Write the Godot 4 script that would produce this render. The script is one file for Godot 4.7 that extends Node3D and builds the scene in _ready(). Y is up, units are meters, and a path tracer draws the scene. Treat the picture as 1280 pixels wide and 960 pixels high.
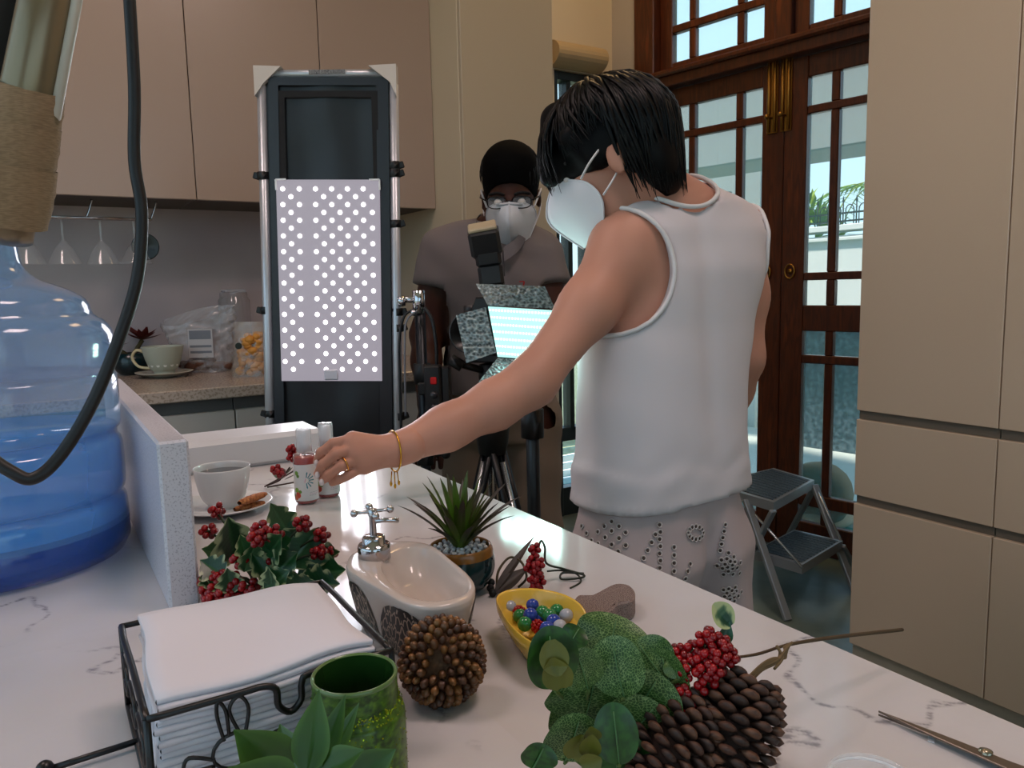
extends Node3D
# A kitchen photo shoot: island worktop with props, a woman arranging bottles, a photographer, lights and a glazed timber door.

const CAM := Vector3(0, 1.2, 0)
const FPX := 960.0
const TOP := 0.9            # height of the island worktop
var cam_basis: Basis
var used := {}
var mats := {}
var rng := RandomNumberGenerator.new()

func _ready():
	rng.seed = 7
	cam_basis = Basis(Vector3.UP, deg_to_rad(-31.6)) * Basis(Vector3.RIGHT, deg_to_rad(-7.07)) * Basis(Vector3.BACK, deg_to_rad(-1.3))
	var cam := Camera3D.new()
	cam.name = "camera"
	cam.transform = Transform3D(cam_basis, CAM)
	cam.fov = rad_to_deg(2.0 * atan(480.0 / FPX))
	cam.near = 0.02
	cam.far = 200.0
	add_child(cam)
	cam.current = true
	var sky_mat := ProceduralSkyMaterial.new()
	sky_mat.sky_top_color = Color(0.62, 0.79, 0.92)
	sky_mat.sky_horizon_color = Color(0.78, 0.91, 0.97)
	sky_mat.sky_curve = 0.3
	sky_mat.ground_horizon_color = Color(0.62, 0.66, 0.64)
	sky_mat.ground_bottom_color = Color(0.45, 0.48, 0.46)
	sky_mat.sky_energy_multiplier = SKY
	sky_mat.ground_energy_multiplier = SKY * 0.6
	sky_mat.sun_angle_max = 1.0
	var sky := Sky.new()
	sky.sky_material = sky_mat
	var env := Environment.new()
	env.background_mode = Environment.BG_SKY
	env.sky = sky
	env.tonemap_mode = Environment.TONE_MAPPER_LINEAR
	env.tonemap_exposure = EXPO
	env.ambient_light_source = Environment.AMBIENT_SOURCE_DISABLED
	env.sdfgi_enabled = true
	env.ssao_enabled = true
	env.ssil_enabled = true
	var sun := DirectionalLight3D.new()
	sun.name = "sun"
	sun.light_color = Color(1.0, 0.97, 0.92)
	sun.light_energy = 2.4
	sun.light_angular_distance = 4.0
	sun.shadow_enabled = true
	add_child(sun)
	sun.look_at_from_position(Vector3(-0.34, 0.92, 0.16) * 10.0, Vector3.ZERO, Vector3.UP)
	var we := WorldEnvironment.new()
	we.name = "world"
	we.environment = env
	add_child(we)
	room_shell()
	ceiling_lamps()
	kitchen_units()
	timber_door()
	outside()
	island()
	photo_gear()
	woman()
	man()
	back_counter_items()
	worktop_items()
	worktop_greens()
	foreground_left()

const SKY := 1.25
const EXPO := 1.15

# ---------- pixels to places (photograph taken as 1280 x 960)
func ray(x: float, y: float) -> Vector3:
	return cam_basis * Vector3((x - 640.0) / FPX, -(y - 480.0) / FPX, -1.0)

func P(x: float, y: float, d: float) -> Vector3:
	return CAM + ray(x, y) * d

func H(x: float, y: float, h := TOP) -> Vector3:
	var r := ray(x, y)
	return CAM + r * ((h - CAM.y) / r.y)

func XP(x: float, y: float, at: float) -> Vector3:
	var r := ray(x, y)
	return CAM + r * ((at - CAM.x) / r.x)

func ZP(x: float, y: float, at: float) -> Vector3:
	var r := ray(x, y)
	return CAM + r * ((at - CAM.z) / r.z)

# ---------- scene objects
func numbered(called: String) -> String:
	if not used.has(called):
		used[called] = 0
		return called
	used[called] += 1
	return "%s_%03d" % [called, used[called]]

func meta(o, label: String, category: String, group := "", kind := ""):
	if label: o.set_meta("label", label)
	if category: o.set_meta("category", category)
	if group: o.set_meta("group", group)
	if kind: o.set_meta("kind", kind)
	return o

func thing(called: String, label: String, category: String, at := Vector3.ZERO, group := "") -> Node3D:
	var o := Node3D.new()
	o.name = numbered(called)
	add_child(o)
	o.position = at
	meta(o, label, category, group)
	return o

# shapes are written in world coordinates; a child of a thing is shifted back by the thing's place
func obj(called: String, st: SurfaceTool, m: Material, parent: Node3D = null, normals := true) -> MeshInstance3D:
	if normals: st.generate_normals()
	var o := MeshInstance3D.new()
	o.mesh = st.commit()
	o.material_override = m
	place(o, called, parent)
	return o

func place(o: MeshInstance3D, called: String, parent: Node3D = null):
	if parent == null or parent == self:
		o.name = numbered(called)
		add_child(o)
	else:
		o.name = called
		parent.add_child(o, true)
		if not parent is MeshInstance3D: o.position = -parent.position

func inst(called: String, mesh: Mesh, m: Material, parent: Node3D, xf: Transform3D) -> MeshInstance3D:
	var o := MeshInstance3D.new()
	o.mesh = mesh
	o.material_override = m
	place(o, called, parent)
	o.transform = Transform3D(Basis(), o.position) * xf
	return o

func struct(called: String, st: SurfaceTool, m: Material, parent: Node3D = null) -> MeshInstance3D:
	var o := obj(called, st, m, parent)
	if parent == null: o.set_meta("kind", "structure")
	return o

func finish(st: SurfaceTool) -> ArrayMesh:
	st.generate_normals()
	return st.commit()

# ---------- materials
func mat(c: Color, rough := 0.5, metal := 0.0, spec := 0.5) -> StandardMaterial3D:
	var key := "%s %.3f %.3f %.3f" % [c, rough, metal, spec]
	if mats.has(key): return mats[key]
	var m := StandardMaterial3D.new()
	m.albedo_color = c
	m.roughness = rough
	m.metallic = metal
	m.metallic_specular = spec
	mats[key] = m
	return m

func noise_tex(freq: float, ramp: Array, kind := FastNoiseLite.TYPE_SIMPLEX_SMOOTH, size := 512, oct := 4, sd := 1, warp := 0.0) -> NoiseTexture2D:
	var n := FastNoiseLite.new()
	n.noise_type = kind
	n.frequency = freq
	n.fractal_octaves = oct
	n.seed = sd
	if warp > 0.0:
		n.domain_warp_enabled = true
		n.domain_warp_amplitude = warp
		n.domain_warp_frequency = freq
	var t := NoiseTexture2D.new()
	t.width = size
	t.height = size
	t.seamless = true
	t.noise = n
	if ramp.size() > 0:
		var g := Gradient.new()
		var offs := PackedFloat32Array()
		var cols := PackedColorArray()
		for r in ramp:
			offs.append(r[0]); cols.append(r[1])
		g.offsets = offs
		g.colors = cols
		t.color_ramp = g
	return t

func tri(m: StandardMaterial3D, scale: Vector3) -> StandardMaterial3D:
	m.uv1_triplanar = true
	m.uv1_world_triplanar = true
	m.uv1_scale = scale
	return m

func speckled(base: Color, fleck: Color, lo: float, hi: float, freq: float, scale: float, rough: float) -> StandardMaterial3D:
	var m := StandardMaterial3D.new()
	m.albedo_texture = noise_tex(freq, [[0.0, base], [lo, base], [hi, fleck], [1.0, fleck]], FastNoiseLite.TYPE_SIMPLEX, 512, 2, 5)
	m.roughness = rough
	return tri(m, Vector3.ONE * scale)

func wood(a: Color, b: Color, rough: float, scale: Vector3) -> StandardMaterial3D:
	var m := StandardMaterial3D.new()
	m.albedo_texture = noise_tex(0.012, [[0.2, a], [0.5, a.lerp(b, 0.6)], [0.62, a], [0.85, b]], FastNoiseLite.TYPE_SIMPLEX_SMOOTH, 512, 4, 3)
	m.roughness = rough
	return tri(m, scale)

func glass_pane(c: Color, alpha := 0.12) -> StandardMaterial3D:
	var m := StandardMaterial3D.new()
	m.albedo_color = Color(c.r, c.g, c.b, alpha)
	m.transparency = BaseMaterial3D.TRANSPARENCY_ALPHA
	m.roughness = 0.02
	m.metallic_specular = 0.5
	return m

func vcol(rough := 0.5, spec := 0.5) -> StandardMaterial3D:
	var key := "v %.3f %.3f" % [rough, spec]
	if mats.has(key): return mats[key]
	var m := StandardMaterial3D.new()
	m.vertex_color_use_as_albedo = true
	m.roughness = rough
	m.metallic_specular = spec
	mats[key] = m
	return m

func lin(c: Color) -> Color:
	return c.srgb_to_linear()

# ---------- geometry
func S(smooth := true) -> SurfaceTool:
	var st := SurfaceTool.new()
	st.begin(Mesh.PRIMITIVE_TRIANGLES)
	st.set_smooth_group(0 if smooth else -1)
	st.set_uv(Vector2.ZERO)
	return st

# corners counter-clockwise as seen from the front
func quad(st: SurfaceTool, a: Vector3, b: Vector3, c: Vector3, d: Vector3):
	st.add_vertex(a); st.add_vertex(c); st.add_vertex(b)
	st.add_vertex(a); st.add_vertex(d); st.add_vertex(c)

func tria(st: SurfaceTool, a: Vector3, b: Vector3, c: Vector3):
	st.add_vertex(a); st.add_vertex(c); st.add_vertex(b)

func at(p: Vector3, b := Basis()) -> Transform3D:
	return Transform3D(b, p)

# a box with chamfered edges; xf places its centre
func box(st: SurfaceTool, xf: Transform3D, size: Vector3, bevel := 0.002):
	st.set_smooth_group(-1)
	var h := size * 0.5
	var e: float = min(bevel, min(h.x, min(h.y, h.z)) * 0.95)
	for ax in 3:
		var u := (ax + 1) % 3
		var v := (ax + 2) % 3
		for s in [-1.0, 1.0]:
			var c := []
			for k in [[-1, -1], [1, -1], [1, 1], [-1, 1]]:
				var p := Vector3.ZERO
				p[ax] = s * h[ax]; p[u] = k[0] * (h[u] - e); p[v] = k[1] * (h[v] - e)
				c.append(xf * p)
			if s > 0: quad(st, c[0], c[1], c[2], c[3])
			else: quad(st, c[3], c[2], c[1], c[0])
		if e > 0.0:
			for su in [-1.0, 1.0]:
				for sv in [-1.0, 1.0]:
					var a := Vector3.ZERO; var b := Vector3.ZERO; var c2 := Vector3.ZERO; var d := Vector3.ZERO
					a[u] = su * h[u]; a[v] = sv * (h[v] - e); a[ax] = -(h[ax] - e)
					b[u] = su * (h[u] - e); b[v] = sv * h[v]; b[ax] = -(h[ax] - e)
					c2 = b; c2[ax] = h[ax] - e
					d = a; d[ax] = h[ax] - e
					if su * sv < 0: quad(st, xf * a, xf * d, xf * c2, xf * b)
					else: quad(st, xf * a, xf * b, xf * c2, xf * d)
	if e > 0.0:
		for sx in [-1.0, 1.0]:
			for sy in [-1.0, 1.0]:
				for sz in [-1.0, 1.0]:
					var a := xf * Vector3(sx * h.x, sy * (h.y - e), sz * (h.z - e))
					var b := xf * Vector3(sx * (h.x - e), sy * h.y, sz * (h.z - e))
					var c := xf * Vector3(sx * (h.x - e), sy * (h.y - e), sz * h.z)
					if sx * sy * sz > 0: tria(st, a, b, c)
					else: tria(st, a, c, b)
	st.set_smooth_group(0)

func slab(st: SurfaceTool, lo: Vector3, hi: Vector3, bevel := 0.002):
	box(st, at((lo + hi) * 0.5), (hi - lo).abs(), bevel)

# a bar between two points with a rectangular section
func bar(st: SurfaceTool, a: Vector3, b: Vector3, w: float, t: float, up := Vector3.UP, bevel := 0.001):
	var z := (b - a).normalized()
	var x := up.cross(z)
	if x.length() < 1e-4: x = Vector3.RIGHT.cross(z)
	x = x.normalized()
	box(st, at((a + b) * 0.5, Basis(x, z.cross(x), z)), Vector3(w, t, a.distance_to(b)), bevel)

# parametric sheet f(u, v) with u, v in 0..1; front is along d/du x d/dv
func grid(st: SurfaceTool, nu: int, nv: int, f: Callable, colour = null, flip := false):
	var p := []
	for i in nu + 1:
		for j in nv + 1:
			p.append(f.call(float(i) / nu, float(j) / nv))
	var tint: bool = colour != null
	for i in nu:
		for j in nv:
			var ids := [[i, j], [i + 1, j], [i + 1, j + 1], [i, j], [i + 1, j + 1], [i, j + 1]]
			for k in ([0, 2, 1, 3, 5, 4] if not flip else [0, 1, 2, 3, 4, 5]):
				var q = ids[k]
				var uv := Vector2(float(q[0]) / nu, float(q[1]) / nv)
				st.set_uv(uv)
				if tint: st.set_color(colour.call(uv.x, uv.y))
				st.add_vertex(p[q[0] * (nv + 1) + q[1]])

# profile points (radius, height) from bottom to top outside; spun about xf's y axis
func lathe(st: SurfaceTool, profile: Array, xf: Transform3D, sides := 32, sx := 1.0, sz := 1.0):
	var n := profile.size() - 1
	grid(st, sides, n, func(u, v):
		var p: Vector2 = profile[roundi(v * n)]
		return xf * Vector3(p.x * cos(u * TAU) * sx, p.y, -p.x * sin(u * TAU) * sz))

func smooth_profile(pts: Array, n: int) -> Array:
	var c := Curve2D.new()
	var out := []
	for i in pts.size():
		var t: Vector2 = (pts[min(i + 1, pts.size() - 1)] - pts[max(i - 1, 0)]) / 6.0
		c.add_point(pts[i], -t, t)
	for i in pts.size() - 1:
		for k in n: out.append(c.sample(i, float(k) / n))
	out.append(pts[-1])
	return out

func curve3(pts: Array, n: int) -> Array:
	var out := []
	var m := pts.size()
	for i in m - 1:
		for k in n:
			var t := float(k) / n
			out.append((pts[i] as Vector3).cubic_interpolate(pts[i + 1], pts[max(i - 1, 0)], pts[min(i + 2, m - 1)], t))
	out.append(pts[-1])
	return out

# a round tube along points; r is a number or one number per point
func tube(st: SurfaceTool, pts: Array, r, sides := 8, caps := true, squash := 1.0):
	var n := pts.size()
	var nrm := Vector3.ZERO
	var rings := []
	for i in n:
		var d: Vector3 = (pts[min(i + 1, n - 1)] - pts[max(i - 1, 0)]).normalized()
		if nrm == Vector3.ZERO:
			nrm = (Vector3.UP if abs(d.y) < 0.9 else Vector3.RIGHT).cross(d).normalized()
		nrm = (nrm - d * nrm.dot(d)).normalized()
		var bn := d.cross(nrm)
		var rr: float = r[i] if r is Array else r
		var ring := []
		for k in sides:
			var a := TAU * k / sides
			ring.append(pts[i] + nrm * cos(a) * rr + bn * sin(a) * rr * squash)
		rings.append(ring)
	for i in n - 1:
		for k in sides:
			var k2 := (k + 1) % sides
			quad(st, rings[i][k], rings[i][k2], rings[i + 1][k2], rings[i + 1][k])
	if caps:
		for k in range(1, sides - 1):
			tria(st, rings[0][0], rings[0][k + 1], rings[0][k])
			tria(st, rings[n - 1][0], rings[n - 1][k], rings[n - 1][k + 1])

func ball(st: SurfaceTool, c: Vector3, r, n := 10):
	var rv: Vector3 = r if r is Vector3 else Vector3.ONE * r
	grid(st, n * 2, n, func(u, v):
		var a: float = u * TAU
		var b: float = (v - 0.5) * PI
		return c + Vector3(cos(b) * cos(a), sin(b), -cos(b) * sin(a)) * rv)

func rod(st: SurfaceTool, a: Vector3, b: Vector3, r: float, sides := 12):
	tube(st, [a, b], r, sides)

# flat outline (x, y) pushed along z by depth, placed by xf
func extrude(st: SurfaceTool, poly: PackedVector2Array, depth: float, xf: Transform3D, bevel := 0.0):
	st.set_smooth_group(-1)
	var p := poly
	if Geometry2D.is_polygon_clockwise(p): p.reverse()
	var inner := p
	if bevel > 0.0:
		inner = PackedVector2Array()
		for i in p.size():
			var d1 := (p[i] - p[(i - 1 + p.size()) % p.size()]).normalized()
			var d2 := (p[(i + 1) % p.size()] - p[i]).normalized()
			inner.append(p[i] + (d1.orthogonal() + d2.orthogonal()).normalized() * -bevel)
	var idx := Geometry2D.triangulate_polygon(inner)
	for i in range(0, idx.size(), 3):
		var a := inner[idx[i]]; var b := inner[idx[i + 1]]; var c := inner[idx[i + 2]]
		if (b - a).cross(c - a) < 0:
			var t := b
			b = c; c = t
		tria(st, xf * Vector3(a.x, a.y, depth * 0.5), xf * Vector3(b.x, b.y, depth * 0.5), xf * Vector3(c.x, c.y, depth * 0.5))
		tria(st, xf * Vector3(a.x, a.y, -depth * 0.5), xf * Vector3(c.x, c.y, -depth * 0.5), xf * Vector3(b.x, b.y, -depth * 0.5))
	var z := depth * 0.5 - bevel
	for i in p.size():
		var j := (i + 1) % p.size()
		quad(st, xf * Vector3(p[i].x, p[i].y, -z), xf * Vector3(p[j].x, p[j].y, -z), xf * Vector3(p[j].x, p[j].y, z), xf * Vector3(p[i].x, p[i].y, z))
		if bevel > 0.0:
			quad(st, xf * Vector3(p[i].x, p[i].y, z), xf * Vector3(p[j].x, p[j].y, z), xf * Vector3(inner[j].x, inner[j].y, depth * 0.5), xf * Vector3(inner[i].x, inner[i].y, depth * 0.5))
			quad(st, xf * Vector3(p[j].x, p[j].y, -z), xf * Vector3(p[i].x, p[i].y, -z), xf * Vector3(inner[i].x, inner[i].y, -depth * 0.5), xf * Vector3(inner[j].x, inner[j].y, -depth * 0.5))
	st.set_smooth_group(0)

# basis whose y axis points along d
func along(d: Vector3, twist := 0.0) -> Basis:
	var y := d.normalized()
	var x := (Vector3.UP if abs(y.y) < 0.95 else Vector3.RIGHT).cross(y).normalized()
	return Basis(x, y, x.cross(y)) * Basis(Vector3.UP, twist)

# ---------- smooth solids: distance fields on a grid, meshed as surface nets
class Field:
	var lo: Vector3
	var cell: float
	var n: Vector3i
	var d: PackedFloat32Array
	func _init(a: Vector3, b: Vector3, c: float):
		lo = a; cell = c
		n = Vector3i(((b - a) / c).ceil()) + Vector3i.ONE
		d = PackedFloat32Array()
		d.resize(n.x * n.y * n.z)
		d.fill(1.0)
	func span(a: Vector3, b: Vector3) -> Array:
		var i := Vector3i(((a - lo) / cell).floor()).clamp(Vector3i.ZERO, n - Vector3i.ONE)
		var j := Vector3i(((b - lo) / cell).ceil()).clamp(Vector3i.ZERO, n - Vector3i.ONE)
		return [i, j]
	func put(i: int, v: float, k: float):
		var o := d[i]
		if k <= 0.0:
			if v < o: d[i] = v
			return
		var h := maxf(k - absf(o - v), 0.0) / k
		d[i] = minf(o, v) - h * h * k * 0.25
	func capsule(a: Vector3, ra: float, b: Vector3, rb: float, k := 0.02):
		var m := maxf(ra, rb) + k + cell * 2.0
		var s := span(a.min(b) - Vector3.ONE * m, a.max(b) + Vector3.ONE * m)
		var ab := b - a
		var l2 := maxf(ab.length_squared(), 1e-9)
		for x in range(s[0].x, s[1].x + 1):
			for y in range(s[0].y, s[1].y + 1):
				for z in range(s[0].z, s[1].z + 1):
					var p := lo + Vector3(x, y, z) * cell - a
					var t := clampf(p.dot(ab) / l2, 0.0, 1.0)
					put((x * n.y + y) * n.z + z, (p - ab * t).length() - lerpf(ra, rb, t), k)
	func chain(pts: Array, r: Array, k := 0.02):
		for i in pts.size() - 1: capsule(pts[i], r[i], pts[i + 1], r[i + 1], k)
	func ellipsoid(c: Vector3, r: Vector3, b := Basis(), k := 0.02):
		var m := maxf(r.x, maxf(r.y, r.z)) + k + cell * 2.0
		var s := span(c - Vector3.ONE * m, c + Vector3.ONE * m)
		var inv := b.inverse()
		for x in range(s[0].x, s[1].x + 1):
			for y in range(s[0].y, s[1].y + 1):
				for z in range(s[0].z, s[1].z + 1):
					var p := inv * (lo + Vector3(x, y, z) * cell - c)
					var k0 := (p / r).length()
					var k1 := (p / (r * r)).length()
					var v := k0 * (k0 - 1.0) / k1 if k1 > 1e-6 else -minf(r.x, minf(r.y, r.z))
					put((x * n.y + y) * n.z + z, v, k)
	# loft: [[centre, half width, half depth], ...] upwards, right and forward axes
	func loft(sec: Array, right: Vector3, fwd: Vector3, k := 0.02, power := 2.4):
		var a: Vector3 = sec[0][0]; var b := a; var big := 0.0
		for q in sec:
			a = a.min(q[0]); b = b.max(q[0]); big = maxf(big, maxf(q[1], q[2]))
		var s := span(a - Vector3(big + .05, .05, big + .05), b + Vector3(big + .05, .05, big + .05))
		for y in range(s[0].y, s[1].y + 1):
			var h := lo.y + y * cell
			var i := 0
			while i < sec.size() - 2 and h > sec[i + 1][0].y: i += 1
			var t := clampf((h - sec[i][0].y) / (sec[i + 1][0].y - sec[i][0].y), 0.0, 1.0)
			var ts := t * t * (3.0 - 2.0 * t) * 0.5 + t * 0.5
			var c: Vector3 = sec[i][0].lerp(sec[i + 1][0], t)
			var w := lerpf(sec[i][1], sec[i + 1][1], ts)
			var e := lerpf(sec[i][2], sec[i + 1][2], ts)
			var out := maxf(sec[0][0].y - h, h - sec[-1][0].y)
			for x in range(s[0].x, s[1].x + 1):
				for z in range(s[0].z, s[1].z + 1):
					var p := lo + Vector3(x, y, z) * cell - c
					var q := pow(pow(absf(p.dot(right)) / w, power) + pow(absf(p.dot(fwd)) / e, power), 1.0 / power)
					var v := (q - 1.0) * minf(w, e)
					if out > 0.0: v = maxf(v, 0.0) + out if v < 0.0 else sqrt(v * v + out * out)
					put((x * n.y + y) * n.z + z, v, k)
	func pos(i: int) -> Vector3:
		return lo + Vector3(i / (n.y * n.z), (i / n.z) % n.y, i % n.z) * cell
	func sample(p: Vector3) -> float:
		var q := ((p - lo) / cell)
		var i := Vector3i(q.floor()).clamp(Vector3i.ZERO, n - Vector3i(2, 2, 2))
		var f := q - Vector3(i)
		var v := 0.0
		for c in 8:
			var o := Vector3i(c & 1, (c >> 1) & 1, (c >> 2) & 1)
			var w := (f.x if o.x else 1.0 - f.x) * (f.y if o.y else 1.0 - f.y) * (f.z if o.z else 1.0 - f.z)
			v += w * d[((i.x + o.x) * n.y + i.y + o.y) * n.z + i.z + o.z]
		return v
	func slope(p: Vector3) -> Vector3:
		var e := cell
		return Vector3(sample(p + Vector3(e, 0, 0)) - sample(p - Vector3(e, 0, 0)), sample(p + Vector3(0, e, 0)) - sample(p - Vector3(0, e, 0)), sample(p + Vector3(0, 0, e)) - sample(p - Vector3(0, 0, e))).normalized()
	func copy() -> Field:
		var g := Field.new(lo, lo + Vector3(n - Vector3i.ONE) * cell, cell)
		g.n = n
		g.d = d.duplicate()
		return g
	# surface nets into st (normals from the field when wanted)
	func mesh(st: SurfaceTool, paint = null):
		var id := {}
		var pts := []
		var sx := n.y * n.z
		var offs := [0, 1, n.z, n.z + 1, sx, sx + 1, sx + n.z, sx + n.z + 1]
		var corner := [Vector3(0, 0, 0), Vector3(0, 0, 1), Vector3(0, 1, 0), Vector3(0, 1, 1), Vector3(1, 0, 0), Vector3(1, 0, 1), Vector3(1, 1, 0), Vector3(1, 1, 1)]
		var edges := [[0, 1], [0, 2], [0, 4], [1, 3], [1, 5], [2, 3], [2, 6], [4, 5], [4, 6], [3, 7], [5, 7], [6, 7]]
		for x in n.x - 1:
			for y in n.y - 1:
				var row := (x * n.y + y) * n.z
				for z in n.z - 1:
					var i := row + z
					var v0 := d[i]
					if absf(v0) > cell * 2.2: continue
					var neg := 0
					for o in offs:
						if d[i + o] < 0.0: neg += 1
					if neg == 0 or neg == 8: continue
					var sum := Vector3.ZERO
					var c := 0
					for e in edges:
						var a := d[i + offs[e[0]]]
						var b := d[i + offs[e[1]]]
						if (a < 0.0) != (b < 0.0):
							sum += corner[e[0]].lerp(corner[e[1]], a / (a - b))
							c += 1
					id[i] = pts.size()
					pts.append(lo + (Vector3(x, y, z) + sum / c) * cell)
		var nrm := []
		for p in pts: nrm.append(slope(p))
		for i in id:
			var a := d[i]
			for ax in 3:
				var step: int = [sx, n.z, 1][ax]
				var s1: int = [n.z, 1, sx][ax]
				var s2: int = [1, sx, n.z][ax]
				if i + step >= d.size(): continue
				var b := d[i + step]
				if (a < 0.0) == (b < 0.0): continue
				if not (id.has(i - s1) and id.has(i - s2) and id.has(i - s1 - s2)): continue
				var q := [id[i], id[i - s1], id[i - s1 - s2], id[i - s2]]
				var order := [0, 1, 2, 0, 2, 3] if a >= 0.0 else [0, 2, 1, 0, 3, 2]
				for k in order:
					var at_: int = q[k]
					st.set_normal(nrm[at_])
					if paint != null: st.set_color(paint.call(pts[at_], nrm[at_]))
					st.add_vertex(pts[at_])

# ---------- the room
const CEIL := 3.3
var door_xf: Transform3D

func room_shell():
	door_xf = Transform3D(Basis(Vector3(-0.172, 0, -0.985), Vector3.UP, Vector3(0.985, 0, -0.172)), Vector3(2.833, 0, -2.286))
	var paint = mat(Color(0.80, 0.77, 0.72), 0.75)
	var st = S(false)
	slab(st, Vector3(-2.1, -0.12, -3.4), Vector3(3.4, 0, 2.6), 0.0)
	var fm = StandardMaterial3D.new()
	fm.albedo_texture = noise_tex(0.006, [[0.15, Color(0.30, 0.36, 0.34)], [0.5, Color(0.42, 0.48, 0.45)], [0.8, Color(0.52, 0.57, 0.53)]], FastNoiseLite.TYPE_SIMPLEX_SMOOTH, 512, 5, 11)
	fm.roughness = 0.3
	struct("floor", st, tri(fm, Vector3.ONE * 0.5))
	st = S(false)
	slab(st, Vector3(-2.1, CEIL, -3.4), Vector3(3.4, CEIL + 0.12, 2.6), 0.0)
	struct("ceiling", st, mat(Color(0.86, 0.84, 0.80), 0.8))
	# back wall, one part behind the units and one deeper part with a dark glazed door
	st = S(false)
	slab(st, Vector3(-2.1, 0, -3.23), Vector3(1.75, CEIL, -3.08), 0.0)
	struct("wall_back", st, paint)
	st = S(false)
	slab(st, Vector3(1.60, 0, -3.35), Vector3(2.25, CEIL, -3.2), 0.0)
	slab(st, Vector3(2.25, 2.26, -3.35), Vector3(2.49, CEIL, -3.2), 0.0)
	slab(st, Vector3(2.49, 0, -3.35), Vector3(2.72, CEIL, -3.2), 0.0)
	struct("wall_back_recess", st, mat(Color(0.80, 0.76, 0.69), 0.75))
	# left wall with a wide window
	st = S(false)
	var x0 = -2.1; var x1 = -1.9
	slab(st, Vector3(x0, 0, -3.3), Vector3(x1, 0.7, 2.6), 0.0)
	slab(st, Vector3(x0, 2.9, -3.3), Vector3(x1, CEIL, 2.6), 0.0)
	slab(st, Vector3(x0, 0.7, -3.3), Vector3(x1, 2.9, -2.2), 0.0)
	slab(st, Vector3(x0, 0.7, 1.8), Vector3(x1, 2.9, 2.6), 0.0)
	struct("wall_left", st, paint)
	# wall behind the camera with a window
	st = S(false)
	slab(st, Vector3(-2.1, 0, 2.4), Vector3(3.4, 0.7, 2.6), 0.0)
	slab(st, Vector3(-2.1, 2.9, 2.4), Vector3(3.4, CEIL, 2.6), 0.0)
	slab(st, Vector3(-2.1, 0.7, 2.4), Vector3(-1.4, 2.9, 2.6), 0.0)
	slab(st, Vector3(1.4, 0.7, 2.4), Vector3(3.4, 2.9, 2.6), 0.0)
	struct("wall_front", st, paint)
	st = S(false)
	slab(st, Vector3(2.63, 0, -1.25), Vector3(2.78, CEIL, 2.6), 0.0)
	slab(st, Vector3(2.63, 0, -1.25), Vector3(3.3, CEIL, -1.1), 0.0)
	struct("wall_right", st, paint)
	# wall round the timber door
	st = S(false)
	box(st, door_xf * at(Vector3(0.89, CEIL * 0.5, 0.04)), Vector3(0.24, CEIL, 0.2), 0.0)
	box(st, door_xf * at(Vector3(-1.05, CEIL * 0.5, 0.04)), Vector3(0.56, CEIL, 0.2), 0.0)
	box(st, door_xf * at(Vector3(0, CEIL - 0.115, 0.04)), Vector3(1.6, 0.23, 0.2), 0.0)
	struct("wall_door", st, mat(Color(0.70, 0.68, 0.67), 0.75))
	# windows in the left and front walls
	window_unit("window_1", Transform3D(Basis(Vector3.UP, PI / 2), Vector3(-2.0, 1.8, -0.2)), 4.0, 2.2, 4)
	window_unit("window_2", Transform3D(Basis(), Vector3(0.0, 1.8, 2.5)), 2.8, 2.2, 3)
	# dark glazed door in the recess
	var d2 = Node3D.new()
	d2.name = "door_2"
	d2.set_meta("kind", "structure")
	add_child(d2)
	var dark = mat(Color(0.13, 0.16, 0.16), 0.4)
	st = S(false)
	slab(st, Vector3(2.25, 0, -3.30), Vector3(2.285, 2.26, -3.22))
	slab(st, Vector3(2.455, 0, -3.30), Vector3(2.49, 2.26, -3.22))
	slab(st, Vector3(2.285, 2.22, -3.30), Vector3(2.455, 2.26, -3.22))
	slab(st, Vector3(2.345, 0.45, -3.30), Vector3(2.372, 2.22, -3.23))
	slab(st, Vector3(2.285, 1.86, -3.30), Vector3(2.455, 1.92, -3.23))
	slab(st, Vector3(2.285, 0.40, -3.30), Vector3(2.455, 0.47, -3.23))
	slab(st, Vector3(2.285, 0.0, -3.30), Vector3(2.455, 0.15, -3.23))
	obj("frame", st, dark, d2)
	var pane = glass_pane(Color(0.75, 0.9, 0.95), 0.10)
	for q in [[0.47, 1.86], [1.92, 2.22]]:
		for c in [[2.285, 2.345], [2.372, 2.455]]:
			st = S(false)
			slab(st, Vector3(c[0], q[0], -3.268), Vector3(c[1], q[1], -3.262), 0.0)
			obj("pane", st, pane, d2)
	for k in 6:
		st = S(false)
		box(st, at(Vector3(2.37, 0.175 + k * 0.041, -3.265), Basis(Vector3.RIGHT, -0.6)), Vector3(0.17, 0.034, 0.005), 0.001)
		obj("louvre_slat", st, glass_pane(Color(0.35, 0.85, 0.95), 0.45), d2)
	# beige roller blind box over it
	st = S()
	var pr = PackedVector2Array()
	for k in 13: pr.append(Vector2(sin(k * PI / 12) * 0.09, cos(k * PI / 12) * 0.062))
	pr.append(Vector2(0, -0.062))
	extrude(st, pr, 0.30, Transform3D(Basis(Vector3(0, 0, 1), Vector3.UP, Vector3(-1, 0, 0)), Vector3(2.37, 2.325, -3.2)))
	struct("trim_1", st, mat(Color(0.70, 0.62, 0.49), 0.6))

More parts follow.
